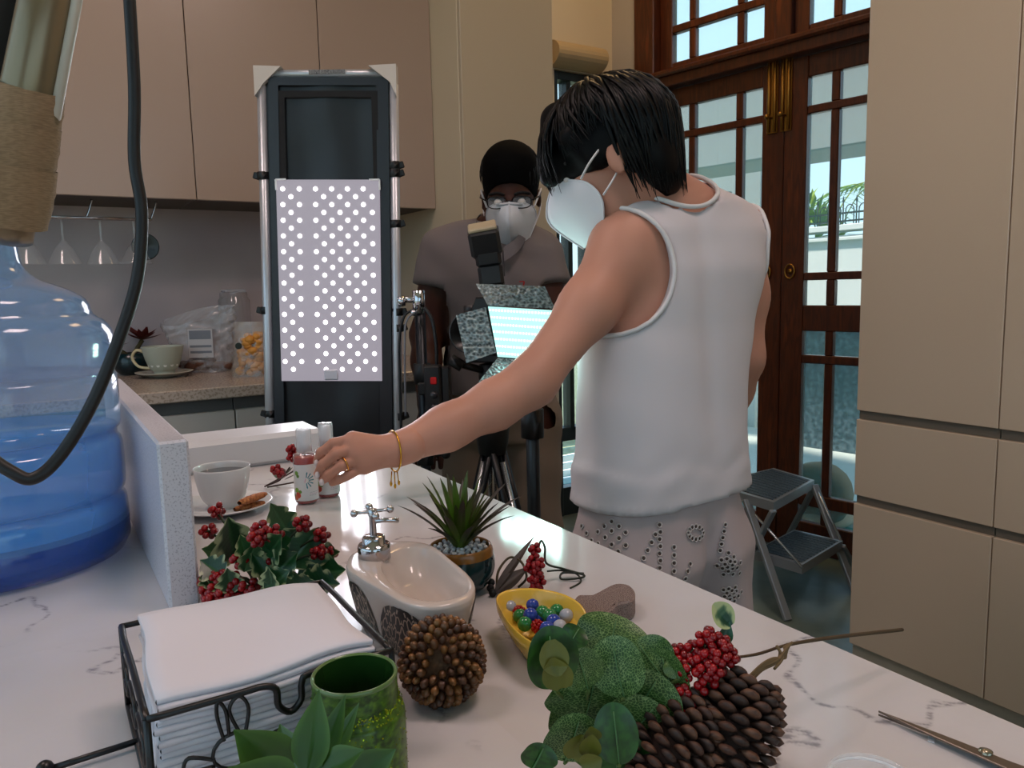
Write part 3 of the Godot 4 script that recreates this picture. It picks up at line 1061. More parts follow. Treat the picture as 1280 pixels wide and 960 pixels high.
func photo_gear():
	var silver = mat(Color(0.72, 0.73, 0.75), 0.35, 0.6)
	var black = mat(Color(0.035, 0.037, 0.045), 0.45)
	var cloth = mat(Color(0.055, 0.06, 0.075), 0.38)
	var base = panel_at(412, 700)
	base.y = 0.0
	var t = thing("led_panel_light", "tall black framed LED panel light with rows of lit white dots", "light panel", base)
	var st = S()
	var bot = 760.0
	tube(st, [panel_at(327, 108), panel_at(343.5, bot)], 0.0115, 12)
	obj("frame_tube", st, silver, t)
	st = S()
	tube(st, [panel_at(492, 106), panel_at(500.5, bot)], 0.0115, 12)
	obj("frame_tube", st, silver, t)
	st = S()
	tube(st, [panel_at(335, 93), panel_at(484, 92)], 0.010, 12)
	obj("frame_tube", st, silver, t)
	st = S()
	tube(st, [panel_at(350, bot), panel_at(494, bot)], 0.010, 12)
	obj("frame_tube", st, silver, t)
	# white corner covers
	for q in [[[[319, 84], [353, 85], [332, 106], [321, 122]]], [[[496, 82], [462, 84], [488, 104], [497, 122]]]]:
		st = S(false)
		var f = []
		for p in q[0]: f.append(panel_at(p[0], p[1], 0.016))
		var bk = []
		for p in q[0]: bk.append(panel_at(p[0], p[1], -0.014))
		quad(st, f[0], f[3], f[2], f[1])
		quad(st, bk[0], bk[1], bk[2], bk[3])
		for k in 4: quad(st, f[k], f[(k + 1) % 4], bk[(k + 1) % 4], bk[k])
		obj("corner_cover", st, mat(Color(0.78, 0.74, 0.70), 0.55), t)
	# printed maker strip on the top rail
	st = S(false)
	var mid = panel_at(410, 91.5, 0.0105)
	box(st, at(mid, Basis(Vector3(0.852, 0, 0.524), Vector3.UP, Vector3(-0.524, 0, 0.852))), Vector3(0.085, 0.010, 0.002), 0.0)
	var strip = StandardMaterial3D.new()
	strip.albedo_texture = noise_tex(0.08, [[0.3, Color(0.1, 0.1, 0.1)], [0.5, Color(0.75, 0.75, 0.75)], [0.7, Color(0.12, 0.12, 0.12)]], FastNoiseLite.TYPE_CELLULAR, 256, 2, 3)
	obj("rating_strip", st, tri(strip, Vector3(14, 30, 14)), t)
	# black fabric, bordered, slightly rumpled
	st = S()
	grid(st, 24, 40, func(u, v):
		var x0: float = lerpf(332.0, 346.0, v); var x1: float = lerpf(487.0, 496.0, v)
		var w = 0.006 * sin(u * 9.0 + v * 11.0) * sin(v * 17.0 - u * 4.0) * sin(u * PI)
		return panel_at(lerpf(x0, x1, u), lerpf(97.0, bot - 3.0, v), 0.002 + w), null, true)
	obj("fabric", st, cloth, t)
	st = S(false)
	for q in [[[337, 98], [349, 98], [361, bot - 5], [349, bot - 5]], [[471, 98], [486, 98], [494, bot - 5], [479, bot - 5]], [[349, 98], [471, 98], [471, 108], [349, 108]]]:
		quad(st, panel_at(q[0][0], q[0][1], 0.011), panel_at(q[3][0], q[3][1], 0.011), panel_at(q[2][0], q[2][1], 0.011), panel_at(q[1][0], q[1][1], 0.011))
	obj("binding", st, mat(Color(0.10, 0.105, 0.125), 0.35), t)
	st = S(false)
	for q in [[[350, 115], [357, 115], [360, 226], [352, 226]], [[465, 115], [473, 115], [475, 226], [468, 226]], [[357, 115], [465, 115], [465, 123], [357, 123]]]:
		quad(st, panel_at(q[0][0], q[0][1], 0.012), panel_at(q[3][0], q[3][1], 0.012), panel_at(q[2][0], q[2][1], 0.012), panel_at(q[1][0], q[1][1], 0.012))
	obj("hook_tape", st, mat(Color(0.02, 0.02, 0.028), 0.8), t)
	# LED sheet and its dots
	st = S(false)
	var nrm = Vector3(-0.524, 0, 0.852)
	var c4 = [[348, 226], [476, 226], [479, 475], [355, 475]]
	var fr = []; var bk2 = []
	for p in c4:
		fr.append(panel_at(p[0], p[1], 0.020)); bk2.append(panel_at(p[0], p[1], 0.013))
	quad(st, fr[0], fr[3], fr[2], fr[1])
	for k in 4: quad(st, fr[k], fr[(k + 1) % 4], bk2[(k + 1) % 4], bk2[k])
	quad(st, bk2[0], bk2[1], bk2[2], bk2[3])
	var sheet = obj("led_sheet", st, lamp_mat(Color(0.80, 0.76, 0.82), 0.42, 0.35), t)
	st = S()
	ball(st, Vector3.ZERO, Vector3(0.0058, 0.0058, 0.004), 5)
	var led = finish(st)
	var glow = lamp_mat(Color(1.0, 0.98, 1.0), 2.2)
	var bs = Basis(Vector3(0.852, 0, 0.524), Vector3.UP, nrm)
	for r in 24:
		var y = 237.5 + r * 9.7
		var cols = [356.5, 377.0, 397.0, 417.0, 436.5, 456.0] if r % 2 == 0 else [366.5, 407.0, 427.0, 446.5, 467.0]
		for x in cols:
			inst("led", led, glow, sheet, at(panel_at(x + r * 0.14, y, 0.021), bs))
	for q in [[348, 226, 1], [476, 226, -1]]:
		st = S(false)
		var p0 = panel_at(q[0], q[1], 0.022)
		box(st, at(p0 + bs.x * 0.012 * q[2], bs), Vector3(0.024, 0.004, 0.003), 0.0)
		box(st, at(p0 - bs.y * 0.012, bs), Vector3(0.004, 0.024, 0.003), 0.0)
		obj("sheet_corner", st, mat(Color(0.92, 0.92, 0.92), 0.4), sheet)
	st = S(false)
	box(st, at(panel_at(417, 467, 0.024), bs), Vector3(0.034, 0.026, 0.008), 0.003)
	obj("cable_tab", st, mat(Color(0.80, 0.79, 0.82), 0.5), sheet)
	# hook-and-loop ties round the tubes
	for q in [[329, 220], [492.5, 207], [493, 217], [494, 280], [333, 388], [496.5, 390], [497, 410], [338, 517], [499, 520]]:
		st = S()
		var c = panel_at(q[0], q[1])
		tube(st, [c - Vector3(0, 0.009, 0), c + Vector3(0, 0.009, 0)], 0.0145, 12)
		var side = -1.0 if q[0] < 400 else 1.0
		box(st, at(c + bs.x * 0.014 * side, bs * Basis(Vector3.BACK, 0.3 * side)), Vector3(0.02, 0.016, 0.006), 0.002)
		obj("strap", st, black, t)
	for r in 12:
		for x in [356.5, 377.0, 397.0, 417.0, 436.5, 456.0]:
			spot_light("led_panel_spot", panel_at(x + r * 0.28, 237.5 + r * 19.4, 0.030), nrm, 0.0058, Color(0.96, 0.96, 1.0), LED_E / 72.0)

	# stand that carries the panel: chrome clamp, pole, control box, cables
	var foot = P(527, 400, 1.86)
	foot.y = 0.0
	var sd = thing("panel_stand", "dark light stand with chrome clamp gripping the LED panel frame", "light stand", foot)
	var chrome = mat(Color(0.80, 0.80, 0.82), 0.12, 1.0)
	st = S()
	rod(st, panel_at(489, 375, 0.0), P(524, 374, 1.84), 0.008)
	rod(st, P(498, 377, 1.84), P(506, 376, 1.84), 0.012)
	tube(st, [P(523, 363, 1.84), P(524, 391, 1.85)], 0.0155, 14)
	ball(st, P(517, 391, 1.82), 0.008, 6)
	obj("clamp", st, chrome, sd)
	st = S()
	var ptop = P(525, 388, 1.85)
	var pbot = Vector3(ptop.x, 0.25, ptop.z)
	tube(st, [ptop, pbot], 0.013, 12)
	obj("pole", st, mat(Color(0.06, 0.08, 0.11), 0.35, 0.3), sd)
	for y in [1.0, 0.8]:
		st = S()
		var c = Vector3(ptop.x, y, ptop.z)
		tube(st, [c - Vector3(0, 0.025, 0), c + Vector3(0, 0.025, 0)], 0.021, 12)
		rod(st, c, c + bs.x * 0.045, 0.006)
		ball(st, c + bs.x * 0.05, 0.013, 6)
		obj("collar", st, black, sd)
	for k in 3:
		var a = k * TAU / 3 + 0.4
		var e = Vector3(ptop.x + cos(a) * 0.26, 0.012, ptop.z + sin(a) * 0.26)
		st = S()
		tube(st, [Vector3(ptop.x, 0.52, ptop.z), e], 0.010, 8)
		obj("leg", st, mat(Color(0.06, 0.08, 0.11), 0.35, 0.3), sd)
		st = S()
		tube(st, [Vector3(ptop.x, 0.28, ptop.z), Vector3(ptop.x, 0.40, ptop.z).lerp(e, 0.35)], 0.006, 6)
		obj("brace", st, black, sd)
	# ballast box hung on the pole
	var bx = thing("light_controller", "black power controller box with red switch hung on the stand", "controller", P(542, 515, 1.83))
	st = S(false)
	var cb = at(P(542, 486, 1.83), bs)
	box(st, cb, Vector3(0.040, 0.115, 0.045), 0.005)
	box(st, cb * at(Vector3(0.03, -0.002, -0.008)), Vector3(0.022, 0.11, 0.05), 0.004)
	obj("case", st, mat(Color(0.05, 0.055, 0.07), 0.4), bx)
	st = S(false)
	box(st, cb * at(Vector3(0.003, 0.022, 0.024)), Vector3(0.015, 0.017, 0.006), 0.002)
	obj("switch", st, mat(Color(0.75, 0.05, 0.08), 0.3), bx)
	for y in [-0.012, -0.042]:
		st = S()
		lathe(st, [Vector2(0.0095, 0.0), Vector2(0.0085, 0.012), Vector2(0.001, 0.013)], cb * at(Vector3(0.003, y, 0.022), Basis(Vector3.RIGHT, PI / 2)), 12)
		obj("dial", st, mat(Color(0.12, 0.12, 0.14), 0.35), bx)
	st = S(false)
	box(st, cb * at(Vector3(-0.028, 0.0, -0.01)), Vector3(0.02, 0.03, 0.02), 0.003)
	obj("bracket", st, black, bx)
	st = S()
	tube(st, curve3([P(520, 386, 1.82), P(505, 396, 1.82), P(499, 430, 1.83), P(500, 480, 1.84), P(502, 560, 1.86)], 8), 0.0035, 6)
	meta(obj("power_cord", st, black), "thin black cord looping down beside LED panel frame", "cord")
	st = S()
	tube(st, curve3([P(530, 384, 1.82), P(540, 400, 1.82), P(545, 430, 1.82), P(546, 457, 1.83)], 8), 0.0045, 6)
	meta(obj("power_cord", st, black), "black cord running from chrome clamp down to controller box", "cord")
	st = S()
	tube(st, curve3([P(522, 388, 1.81), P(508, 402, 1.81), P(506, 440, 1.82), P(507, 520, 1.85)], 8), 0.0028, 6)
	meta(obj("power_cord", st, mat(Color(0.45, 0.45, 0.47), 0.4)), "thin grey cord hanging between LED panel and stand pole", "cord")

	video_light(chrome, black)
	camera_rig(black, bs)
	folding_stool()

func video_light(chrome: Material, black: Material):
	var z = 1.5
	var c = P(652, 416, z)
	var foot = Vector3(c.x + 0.06, 0, c.z - 0.06)
	var t = thing("video_light", "small LED video light with open hammered silver barn doors", "video light", foot)
	# face quad corners (photo) with the panel tilted back a little
	var tl = P(610, 383, z); var tr = P(694, 388, z - 0.02); var bl = P(622, 446, z - 0.01); var br = P(700, 452, z - 0.03)
	var n = (tr - tl).cross(tl - bl).normalized()
	if n.dot(CAM - c) < 0: n = -n
	var st = S(false)
	var fr = [tl, bl, br, tr]
	quad(st, tl, bl, br, tr)
	obj("led_face", st, lamp_mat(Color(0.74, 1.0, 0.97), 0.92, 0.3), t)
	st = S(false)
	for r in 7:
		var a = tl.lerp(bl, (r + 0.5) / 7.0) + n * 0.002
		var b = tr.lerp(br, (r + 0.5) / 7.0) + n * 0.002
		for k in 22:
			var p = a.lerp(b, (k + 0.5) / 22.0)
			box(st, at(p, Basis((tr - tl).normalized(), n.cross((tr - tl).normalized()), n)), Vector3(0.0034, 0.0040, 0.002), 0.0)
	var dots = obj("led_rows", st, lamp_mat(Color(0.92, 1.0, 0.98), 1.15), t)
	dots.set_meta("kind", "stuff")
	st = S(false)
	var bk = []
	for p in fr: bk.append(p - n * 0.04)
	for k in 4: quad(st, fr[k], bk[k], bk[(k + 1) % 4], fr[(k + 1) % 4])
	quad(st, bk[0], bk[3], bk[2], bk[1])
	obj("housing", st, black, t)
	# barn doors of hammered metal
	var ham = StandardMaterial3D.new()
	ham.albedo_color = Color(0.72, 0.76, 0.77)
	ham.metallic = 0.55
	ham.roughness = 0.35
	ham.normal_enabled = true
	var nt = noise_tex(0.045, [], FastNoiseLite.TYPE_CELLULAR, 512, 1, 6)
	nt.as_normal_map = true
	nt.bump_strength = 18.0
	ham.normal_texture = nt
	ham.albedo_texture = noise_tex(0.045, [[0.1, Color(0.25, 0.29, 0.30)], [0.55, Color(0.86, 0.9, 0.9)]], FastNoiseLite.TYPE_CELLULAR, 512, 1, 6)
	tri(ham, Vector3.ONE * 7.0)
	for q in [[[595, 355, z + 0.03], [681, 358, z + 0.01], [694, 386, z], [610, 382, z]], [[570, 394, z + 0.0], [607, 384, z], [620, 441, z - 0.01], [583, 454, z - 0.01]], [[622, 448, z - 0.01], [700, 454, z - 0.02], [684, 486, z - 0.06], [598, 478, z - 0.06]], [[697, 389, z - 0.02], [732, 380, z - 0.03], [740, 440, z - 0.03], [702, 451, z - 0.03]]]:
		st = S(false)
		var f = []; var b = []
		for p in q:
			var w = P(p[0], p[1], p[2])
			f.append(w)
		var dn: Vector3 = (f[1] - f[0]).cross(f[2] - f[0]).normalized() * 0.0015
		for w in f: b.append(w - dn)
		quad(st, f[0], f[1], f[2], f[3])
		quad(st, b[3], b[2], b[1], b[0])
		for k in 4: quad(st, f[k], b[k], b[(k + 1) % 4], f[(k + 1) % 4])
		obj("barn_door", st, ham, t)
	# its own light stand
	st = S()
	tube(st, [c - n * 0.05, Vector3(foot.x, c.y - 0.06, foot.z)], 0.012, 8)
	obj("bracket", st, black, t)
	st = S()
	tube(st, [Vector3(foot.x, c.y - 0.02, foot.z), Vector3(foot.x, 0.2, foot.z)], 0.014, 12)
	obj("pole", st, mat(Color(0.07, 0.10, 0.12), 0.35), t)
	st = S()
	var kc = Vector3(foot.x, 0.92, foot.z)
	tube(st, [kc - Vector3(0, 0.03, 0), kc + Vector3(0, 0.03, 0)], 0.024, 12)
	obj("collar", st, black, t)
	for k in 3:
		var a = k * TAU / 3 + 0.1
		st = S()
		tube(st, [Vector3(foot.x, 0.55, foot.z), Vector3(foot.x + cos(a) * 0.32, 0.012, foot.z + sin(a) * 0.32)], 0.010, 8)
		obj("leg", st, mat(Color(0.07, 0.10, 0.12), 0.35), t)
	var bx = (tr - tl).normalized()
	for r in 4:
		for k in 5: spot_light("video_light_spot", tl.lerp(tr, (k + 0.5) / 5.0).lerp(bl.lerp(br, (k + 0.5) / 5.0), (r * 2 + 0.5) / 7.0) + n * 0.006, n, 0.003, Color(0.78, 1.0, 0.96), VID_E / 20.0)

func camera_rig(black: Material, bs: Basis):
	var zc = 1.86
	var c = P(612, 412, zc)
	var fx = Transform3D(Basis(Vector3.UP, -0.35) * bs, c)     # looks towards the bottles
	var t = thing("dslr_camera", "black camera with lens hood and upright flash on tripod", "camera", c - Vector3(0, 0.055, 0))
	var body = mat(Color(0.022, 0.024, 0.028), 0.5)
	var st = S(false)
	box(st, fx, Vector3(0.14, 0.095, 0.055), 0.012)
	box(st, fx * at(Vector3(-0.055, -0.005, 0.03)), Vector3(0.035, 0.085, 0.04), 0.012)
	obj("body", st, body, t)
	st = S(false)
	var pr = PackedVector2Array([Vector2(-0.035, 0), Vector2(0.035, 0), Vector2(0.022, 0.032), Vector2(-0.022, 0.032)])
	extrude(st, pr, 0.06, fx * at(Vector3(0, 0.047, 0.002)), 0.004)
	obj("viewfinder_hump", st, body, t)
	st = S()
	lathe(st, [Vector2(0.036, 0.02), Vector2(0.036, 0.05), Vector2(0.033, 0.052), Vector2(0.033, 0.085), Vector2(0.042, 0.088), Vector2(0.046, 0.135), Vector2(0.043, 0.135), Vector2(0.034, 0.095), Vector2(0.0, 0.094)], fx * at(Vector3.ZERO, Basis(Vector3.RIGHT, PI / 2)), 28)
	obj("lens", st, mat(Color(0.03, 0.03, 0.035), 0.3), t)
	st = S()
	var dial = fx * at(Vector3(-0.05, 0.047, 0))
	lathe(st, [Vector2(0.016, 0), Vector2(0.016, 0.012), Vector2(0.0, 0.013)], dial, 16)
	obj("mode_dial", st, mat(Color(0.10, 0.10, 0.11), 0.4), t)
	var fl = thing("camera_flash", "grey black flash unit with pale tilted head on the camera", "flash", c + Vector3(0, 0.08, 0))
	st = S(false)
	var f0 = P(614, 340, zc); var f1 = P(609, 312, zc - 0.01); var f2 = P(602, 288, zc - 0.02)
	bar(st, P(616, 360, zc), P(612, 331, zc), 0.060, 0.045, bs.z, 0.008)
	obj("foot", st, mat(Color(0.05, 0.06, 0.075), 0.4), fl)
	st = S(false)
	bar(st, P(612, 333, zc), f1, 0.062, 0.05, bs.z, 0.008)
	obj("neck", st, mat(Color(0.06, 0.07, 0.085), 0.4), fl)
	st = S(false)
	bar(st, P(609, 318, zc), P(603, 285, zc - 0.03), 0.075, 0.06, bs.z, 0.008)
	obj("head", st, mat(Color(0.08, 0.09, 0.105), 0.4), fl)
	st = S(false)
	bar(st, P(603, 286, zc - 0.03), P(602, 281, zc - 0.035), 0.068, 0.05, bs.z, 0.003)
	obj("window", st, mat(Color(0.72, 0.66, 0.55), 0.35), fl)
	# tripod
	var head = Vector3(c.x, c.y - 0.055, c.z)
	var apex = head - Vector3(0, 0.16, 0)
	var tp = thing("tripod", "black camera tripod with chrome inner leg tubes and leg clamps", "tripod", Vector3(apex.x, 0, apex.z))
	st = S()
	box(st, at(head - Vector3(0, 0.012, 0), fx.basis), Vector3(0.09, 0.022, 0.07), 0.004)
	lathe(st, [Vector2(0.03, -0.16), Vector2(0.034, -0.12), Vector2(0.022, -0.10), Vector2(0.03, -0.06), Vector2(0.028, -0.03), Vector2(0.0, -0.022)], at(head), 16)
	obj("pan_head", st, body, tp)
	st = S()
	tube(st, [head - Vector3(0, 0.05, 0), P(566, 452, 1.80)], [0.008, 0.010], 8)
	tube(st, [P(578, 458, 1.80), P(563, 449, 1.80)], 0.014, 10)
	obj("pan_handle", st, body, tp)
	st = S()
	tube(st, [apex + Vector3(0, 0.03, 0), apex - Vector3(0, 0.09, 0)], [0.05, 0.035], 12)
	obj("shoulder", st, body, tp)
	st = S()
	rod(st, apex, apex - Vector3(0, 0.38, 0), 0.014)
	obj("centre_column", st, mat(Color(0.75, 0.75, 0.75), 0.2, 0.9), tp)
	var tube_m = mat(Color(0.055, 0.065, 0.075), 0.35, 0.3)
	var chrome = mat(Color(0.70, 0.72, 0.73), 0.2, 0.9)
	for a in [[-0.20, 0.12], [0.20, 0.26], [0.12, -0.10]]:
		var e = Vector3(apex.x, 0, apex.z) + bs.x * a[0] + Vector3(-0.524, 0, 0.852) * a[1]
		var side = (e - apex).cross(Vector3.UP).normalized() * 0.016
		var mid: Vector3 = apex.lerp(e, 0.5)
		st = S()
		for s in [-1.0, 1.0]: tube(st, [apex - Vector3(0, 0.03, 0) + side * s, mid + side * s], 0.009, 8)
		var lg = obj("leg", st, tube_m, tp)
		st = S()
		box(st, at(mid, along(e - apex)), Vector3(0.055, 0.07, 0.034), 0.005)
		obj("leg_clamp", st, body, lg)
		st = S()
		tube(st, [apex.lerp(e, 0.12), e + (apex - e) * 0.02], 0.007, 8)
		obj("inner_tube", st, chrome, lg)
		st = S()
		ball(st, e + Vector3(0, 0.016, 0), 0.016, 6)
		obj("rubber_foot", st, body, lg)
	# black kit bag on the floor beyond
	var bp = Vector3(1.62, 0, -1.95)
	var kb = thing("kit_bag", "black kit bag with raised handle on floor beyond the tripod", "bag", bp)
	st = S(false)
	box(st, at(bp + Vector3(0, 0.19, 0), Basis(Vector3.UP, 0.4)), Vector3(0.34, 0.38, 0.2), 0.05)
	obj("bag_body", st, mat(Color(0.03, 0.035, 0.04), 0.8), kb)
	st = S()
	var pts = []
	for k in 11: pts.append(bp + Basis(Vector3.UP, 0.4) * Vector3(-cos(k * PI / 10) * 0.09, 0.38 + sin(k * PI / 10) * 0.08, 0.05))
	tube(st, pts, 0.012, 8)
	obj("handle", st, mat(Color(0.03, 0.035, 0.04), 0.7), kb)

func folding_stool():
	# two-tread folding step stool by the door
	var alu = mat(Color(0.62, 0.65, 0.67), 0.35, 0.5)
	var pad = StandardMaterial3D.new()
	pad.albedo_texture = noise_tex(0.06, [[0.3, Color(0.16, 0.21, 0.24)], [0.7, Color(0.27, 0.33, 0.37)]], FastNoiseLite.TYPE_SIMPLEX, 256, 2, 4)
	pad.roughness = 0.55
	tri(pad, Vector3(5, 5, 5))
	var o = H(985, 776, 0.0)
	var t = thing("step_stool", "folding aluminium step stool with two ribbed grey treads", "step stool", o)
	# treads in the photograph: upper near (932..1018, 585..630), lower (945..1052, 660..710)
	var tr = [[[886, 604], [967, 585], [1018, 600], [967, 628], 0.405, 0.46], [[942, 688], [993, 662], [1053, 676], [1003, 706], 0.20, 0.235]]
	var corners = []
	for q in tr:
		var top = []
		for k in 4: top.append(H(q[k][0], q[k][1], q[4]))
		corners.append(top)
		var st = S(false)
		var b = []
		for p in top: b.append(p - Vector3(0, 0.035, 0))
		quad(st, top[0], top[3], top[2], top[1])
		quad(st, b[0], b[1], b[2], b[3])
		for k in 4: quad(st, top[k], top[(k + 1) % 4], b[(k + 1) % 4], b[k])
		var tread = obj("tread", st, alu, t)
		st = S(false)
		var cen: Vector3 = (top[0] + top[1] + top[2] + top[3]) * 0.25
		var ins = []
		for p in top: ins.append(cen + (p - cen) * 0.90)
		for k in 12:
			var a0 = (k + 0.06) / 12.0; var a1 = (k + 0.86) / 12.0
			var p0: Vector3 = ins[0].lerp(ins[1], a0); var p1: Vector3 = ins[0].lerp(ins[1], a1)
			var p2: Vector3 = ins[3].lerp(ins[2], a1); var p3: Vector3 = ins[3].lerp(ins[2], a0)
			var u = Vector3(0, 0.003, 0)
			quad(st, p0 + u, p3 + u, p2 + u, p1 + u)
			quad(st, p0 + u, p0 - u, p3 - u, p3 + u)
			quad(st, p1 + u, p2 + u, p2 - u, p1 - u)
		obj("rib_pad", st, pad, tread)
	var up: Array = corners[0]; var lw: Array = corners[1]
	# front legs run from the upper tread past the lower tread to the floor, rear legs behind
	var st = S()
	for q in [[up[0].lerp(up[3], 0.6), o], [up[2], o + (up[2] - up[0].lerp(up[3], 0.6))]]:
		var e: Vector3 = q[1]; e.y = 0.0
		st = S(false)
		bar(st, q[0] - Vector3(0, 0.02, 0), e, 0.030, 0.018, Vector3.UP, 0.003)
		obj("front_leg", st, alu, t)
	for q in [up[3], up[2]]:
		var back: Vector3 = q + (up[1] - up[2]) * 0.9
		back.y = 0.0
		st = S(false)
		bar(st, q - Vector3(0, 0.03, 0), back, 0.026, 0.016, Vector3.UP, 0.003)
		obj("rear_leg", st, alu, t)
	for q in [[up[3].lerp(up[0], 0.5), lw[3]], [up[2], lw[2]]]:
		st = S()
		rod(st, q[0] - Vector3(0, 0.02, 0), q[1] - Vector3(0, 0.01, 0), 0.005, 8)
		obj("brace_rod", st, mat(Color(0.75, 0.77, 0.78), 0.25, 0.8), t)
	for q in [lw[1], lw[2]]:
		st = S(false)
		var e: Vector3 = q + (lw[2] - lw[3]) * 0.55
		e.y = 0.0
		bar(st, q - Vector3(0, 0.02, 0), e, 0.024, 0.016, Vector3.UP, 0.003)
		obj("support_leg", st, alu, t)

# ---------- people
func skin_mat(rough := 0.5) -> StandardMaterial3D:
	var m = StandardMaterial3D.new()
	m.vertex_color_use_as_albedo = true
	m.roughness = rough
	m.metallic_specular = 0.35
	return m

func bounds(pts: Array, pad: float) -> Array:
	var a: Vector3 = pts[0]; var b = a
	for p in pts:
		a = a.min(p); b = b.max(p)
	return [a - Vector3.ONE * pad, b + Vector3.ONE * pad]

# palm from the wrist to four knuckles, fingers as chains of joints, all one surface
func hand(st: SurfaceTool, wrist: Vector3, wr: float, arm_end: Vector3, knuckles: Array, fingers: Array, rad: Array, thumb: Array, paint: Callable, palm_r := 0.012):
	var all = [wrist, arm_end]
	all.append_array(knuckles); all.append_array(thumb)
	for f in fingers: all.append_array(f)
	var bb = bounds(all, 0.035)
	var fd = Field.new(bb[0], bb[1], 0.003)
	fd.capsule(arm_end, wr * 1.03, wrist, wr, 0.004)
	for i in knuckles.size():
		fd.capsule(wrist.lerp(knuckles[i], 0.12), palm_r * 1.15, knuckles[i], palm_r * 0.95, 0.012)
		if i > 0: fd.capsule(wrist.lerp((knuckles[i] + knuckles[i - 1]) * 0.5, 0.3), palm_r, (knuckles[i] + knuckles[i - 1]) * 0.5, palm_r * 0.85, 0.008)
	for i in fingers.size():
		var ch = [knuckles[i]]
		ch.append_array(fingers[i])
		var r: float = rad[i]
		var rs = [r * 1.12]
		for k in fingers[i].size(): rs.append(r * [1.05, 0.95, 0.80][mini(k, 2)])
		fd.chain(ch, rs, 0.0025)
	fd.chain(thumb, [palm_r * 1.1, 0.0105, 0.0095, 0.008], 0.004)
	fd.mesh(st, paint)

func head_field(c: Vector3, R: Vector3, U: Vector3, F: Vector3, s: float, neck: Vector3, neck_r: float) -> Field:
	var bb = bounds([c + (U * 0.15) * s, c - U * 0.12 * s, c + F * 0.14 * s, c - F * 0.12 * s, c + R * 0.09 * s, c - R * 0.09 * s, neck], 0.05)
	var fd = Field.new(bb[0], bb[1], 0.0045)
	var B = Basis(R, U, F)
	fd.ellipsoid(c + (U * 0.045 - F * 0.008) * s, Vector3(0.074, 0.092, 0.096) * s, B, 0.0)
	fd.ellipsoid(c + (F * 0.040 - U * 0.020) * s, Vector3(0.062, 0.085, 0.058) * s, B, 0.02)
	fd.capsule(c + (F * 0.03 - U * 0.068 + R * 0.035) * s, 0.024 * s, c + (F * 0.078 - U * 0.090) * s, 0.020 * s, 0.02)
	fd.capsule(c + (F * 0.03 - U * 0.068 - R * 0.035) * s, 0.024 * s, c + (F * 0.078 - U * 0.090) * s, 0.020 * s, 0.02)
	fd.capsule(c + (F * 0.092 + U * 0.018) * s, 0.008 * s, c + (F * 0.110 - U * 0.022) * s, 0.011 * s, 0.010)
	for k in [-1.0, 1.0]:
		fd.ellipsoid(c + (F * 0.076 + U * 0.026 + R * 0.030 * k) * s, Vector3(0.026, 0.007, 0.012) * s, B, 0.008)
		fd.ellipsoid(c + (F * 0.064 - U * 0.018 + R * 0.036 * k) * s, Vector3(0.020, 0.016, 0.014) * s, B, 0.014)
		fd.ellipsoid(c + (R * 0.076 * k - F * 0.006 - U * 0.004) * s, Vector3(0.008, 0.025, 0.015) * s, B * Basis(Vector3.UP, 0.35 * k), 0.006)
		fd.capsule(c + (R * 0.082 * k - F * 0.016 + U * 0.014) * s, 0.0045 * s, c + (R * 0.079 * k - F * 0.008 - U * 0.026) * s, 0.0055 * s, 0.006)
	fd.capsule(c + (F * 0.094 - U * 0.052 + R * 0.018) * s, 0.006 * s, c + (F * 0.094 - U * 0.052 - R * 0.018) * s, 0.006 * s, 0.006)
	fd.capsule(c + (F * 0.092 - U * 0.063 + R * 0.014) * s, 0.007 * s, c + (F * 0.092 - U * 0.063 - R * 0.014) * s, 0.007 * s, 0.006)
	fd.capsule(c - (F * 0.025 + U * 0.045) * s, neck_r * 0.95, neck, neck_r, 0.025)
	return fd

func face_bits(t: Node3D, c: Vector3, R: Vector3, U: Vector3, F: Vector3, s: float, iris: Color, brow: Color):
	for k in [-1.0, 1.0]:
		var st = S()
		var e = c + (F * 0.086 + U * 0.008 + R * 0.032 * k) * s
		ball(st, e, 0.0125 * s, 8)
		var eye = obj("eye", st, mat(Color(0.85, 0.83, 0.80), 0.15), t)
		st = S()
		ball(st, e + (F * 0.0085 - U * 0.003) * s, 0.0058 * s, 6)
		obj("iris", st, mat(iris, 0.1), eye)
		st = S()
		tube(st, curve3([c + (F * 0.092 + U * 0.032 + R * 0.014 * k) * s, c + (F * 0.092 + U * 0.038 + R * 0.032 * k) * s, c + (F * 0.076 + U * 0.030 + R * 0.056 * k) * s], 4), 0.004 * s, 6)
		obj("eyebrow", st, mat(brow, 0.8), t)

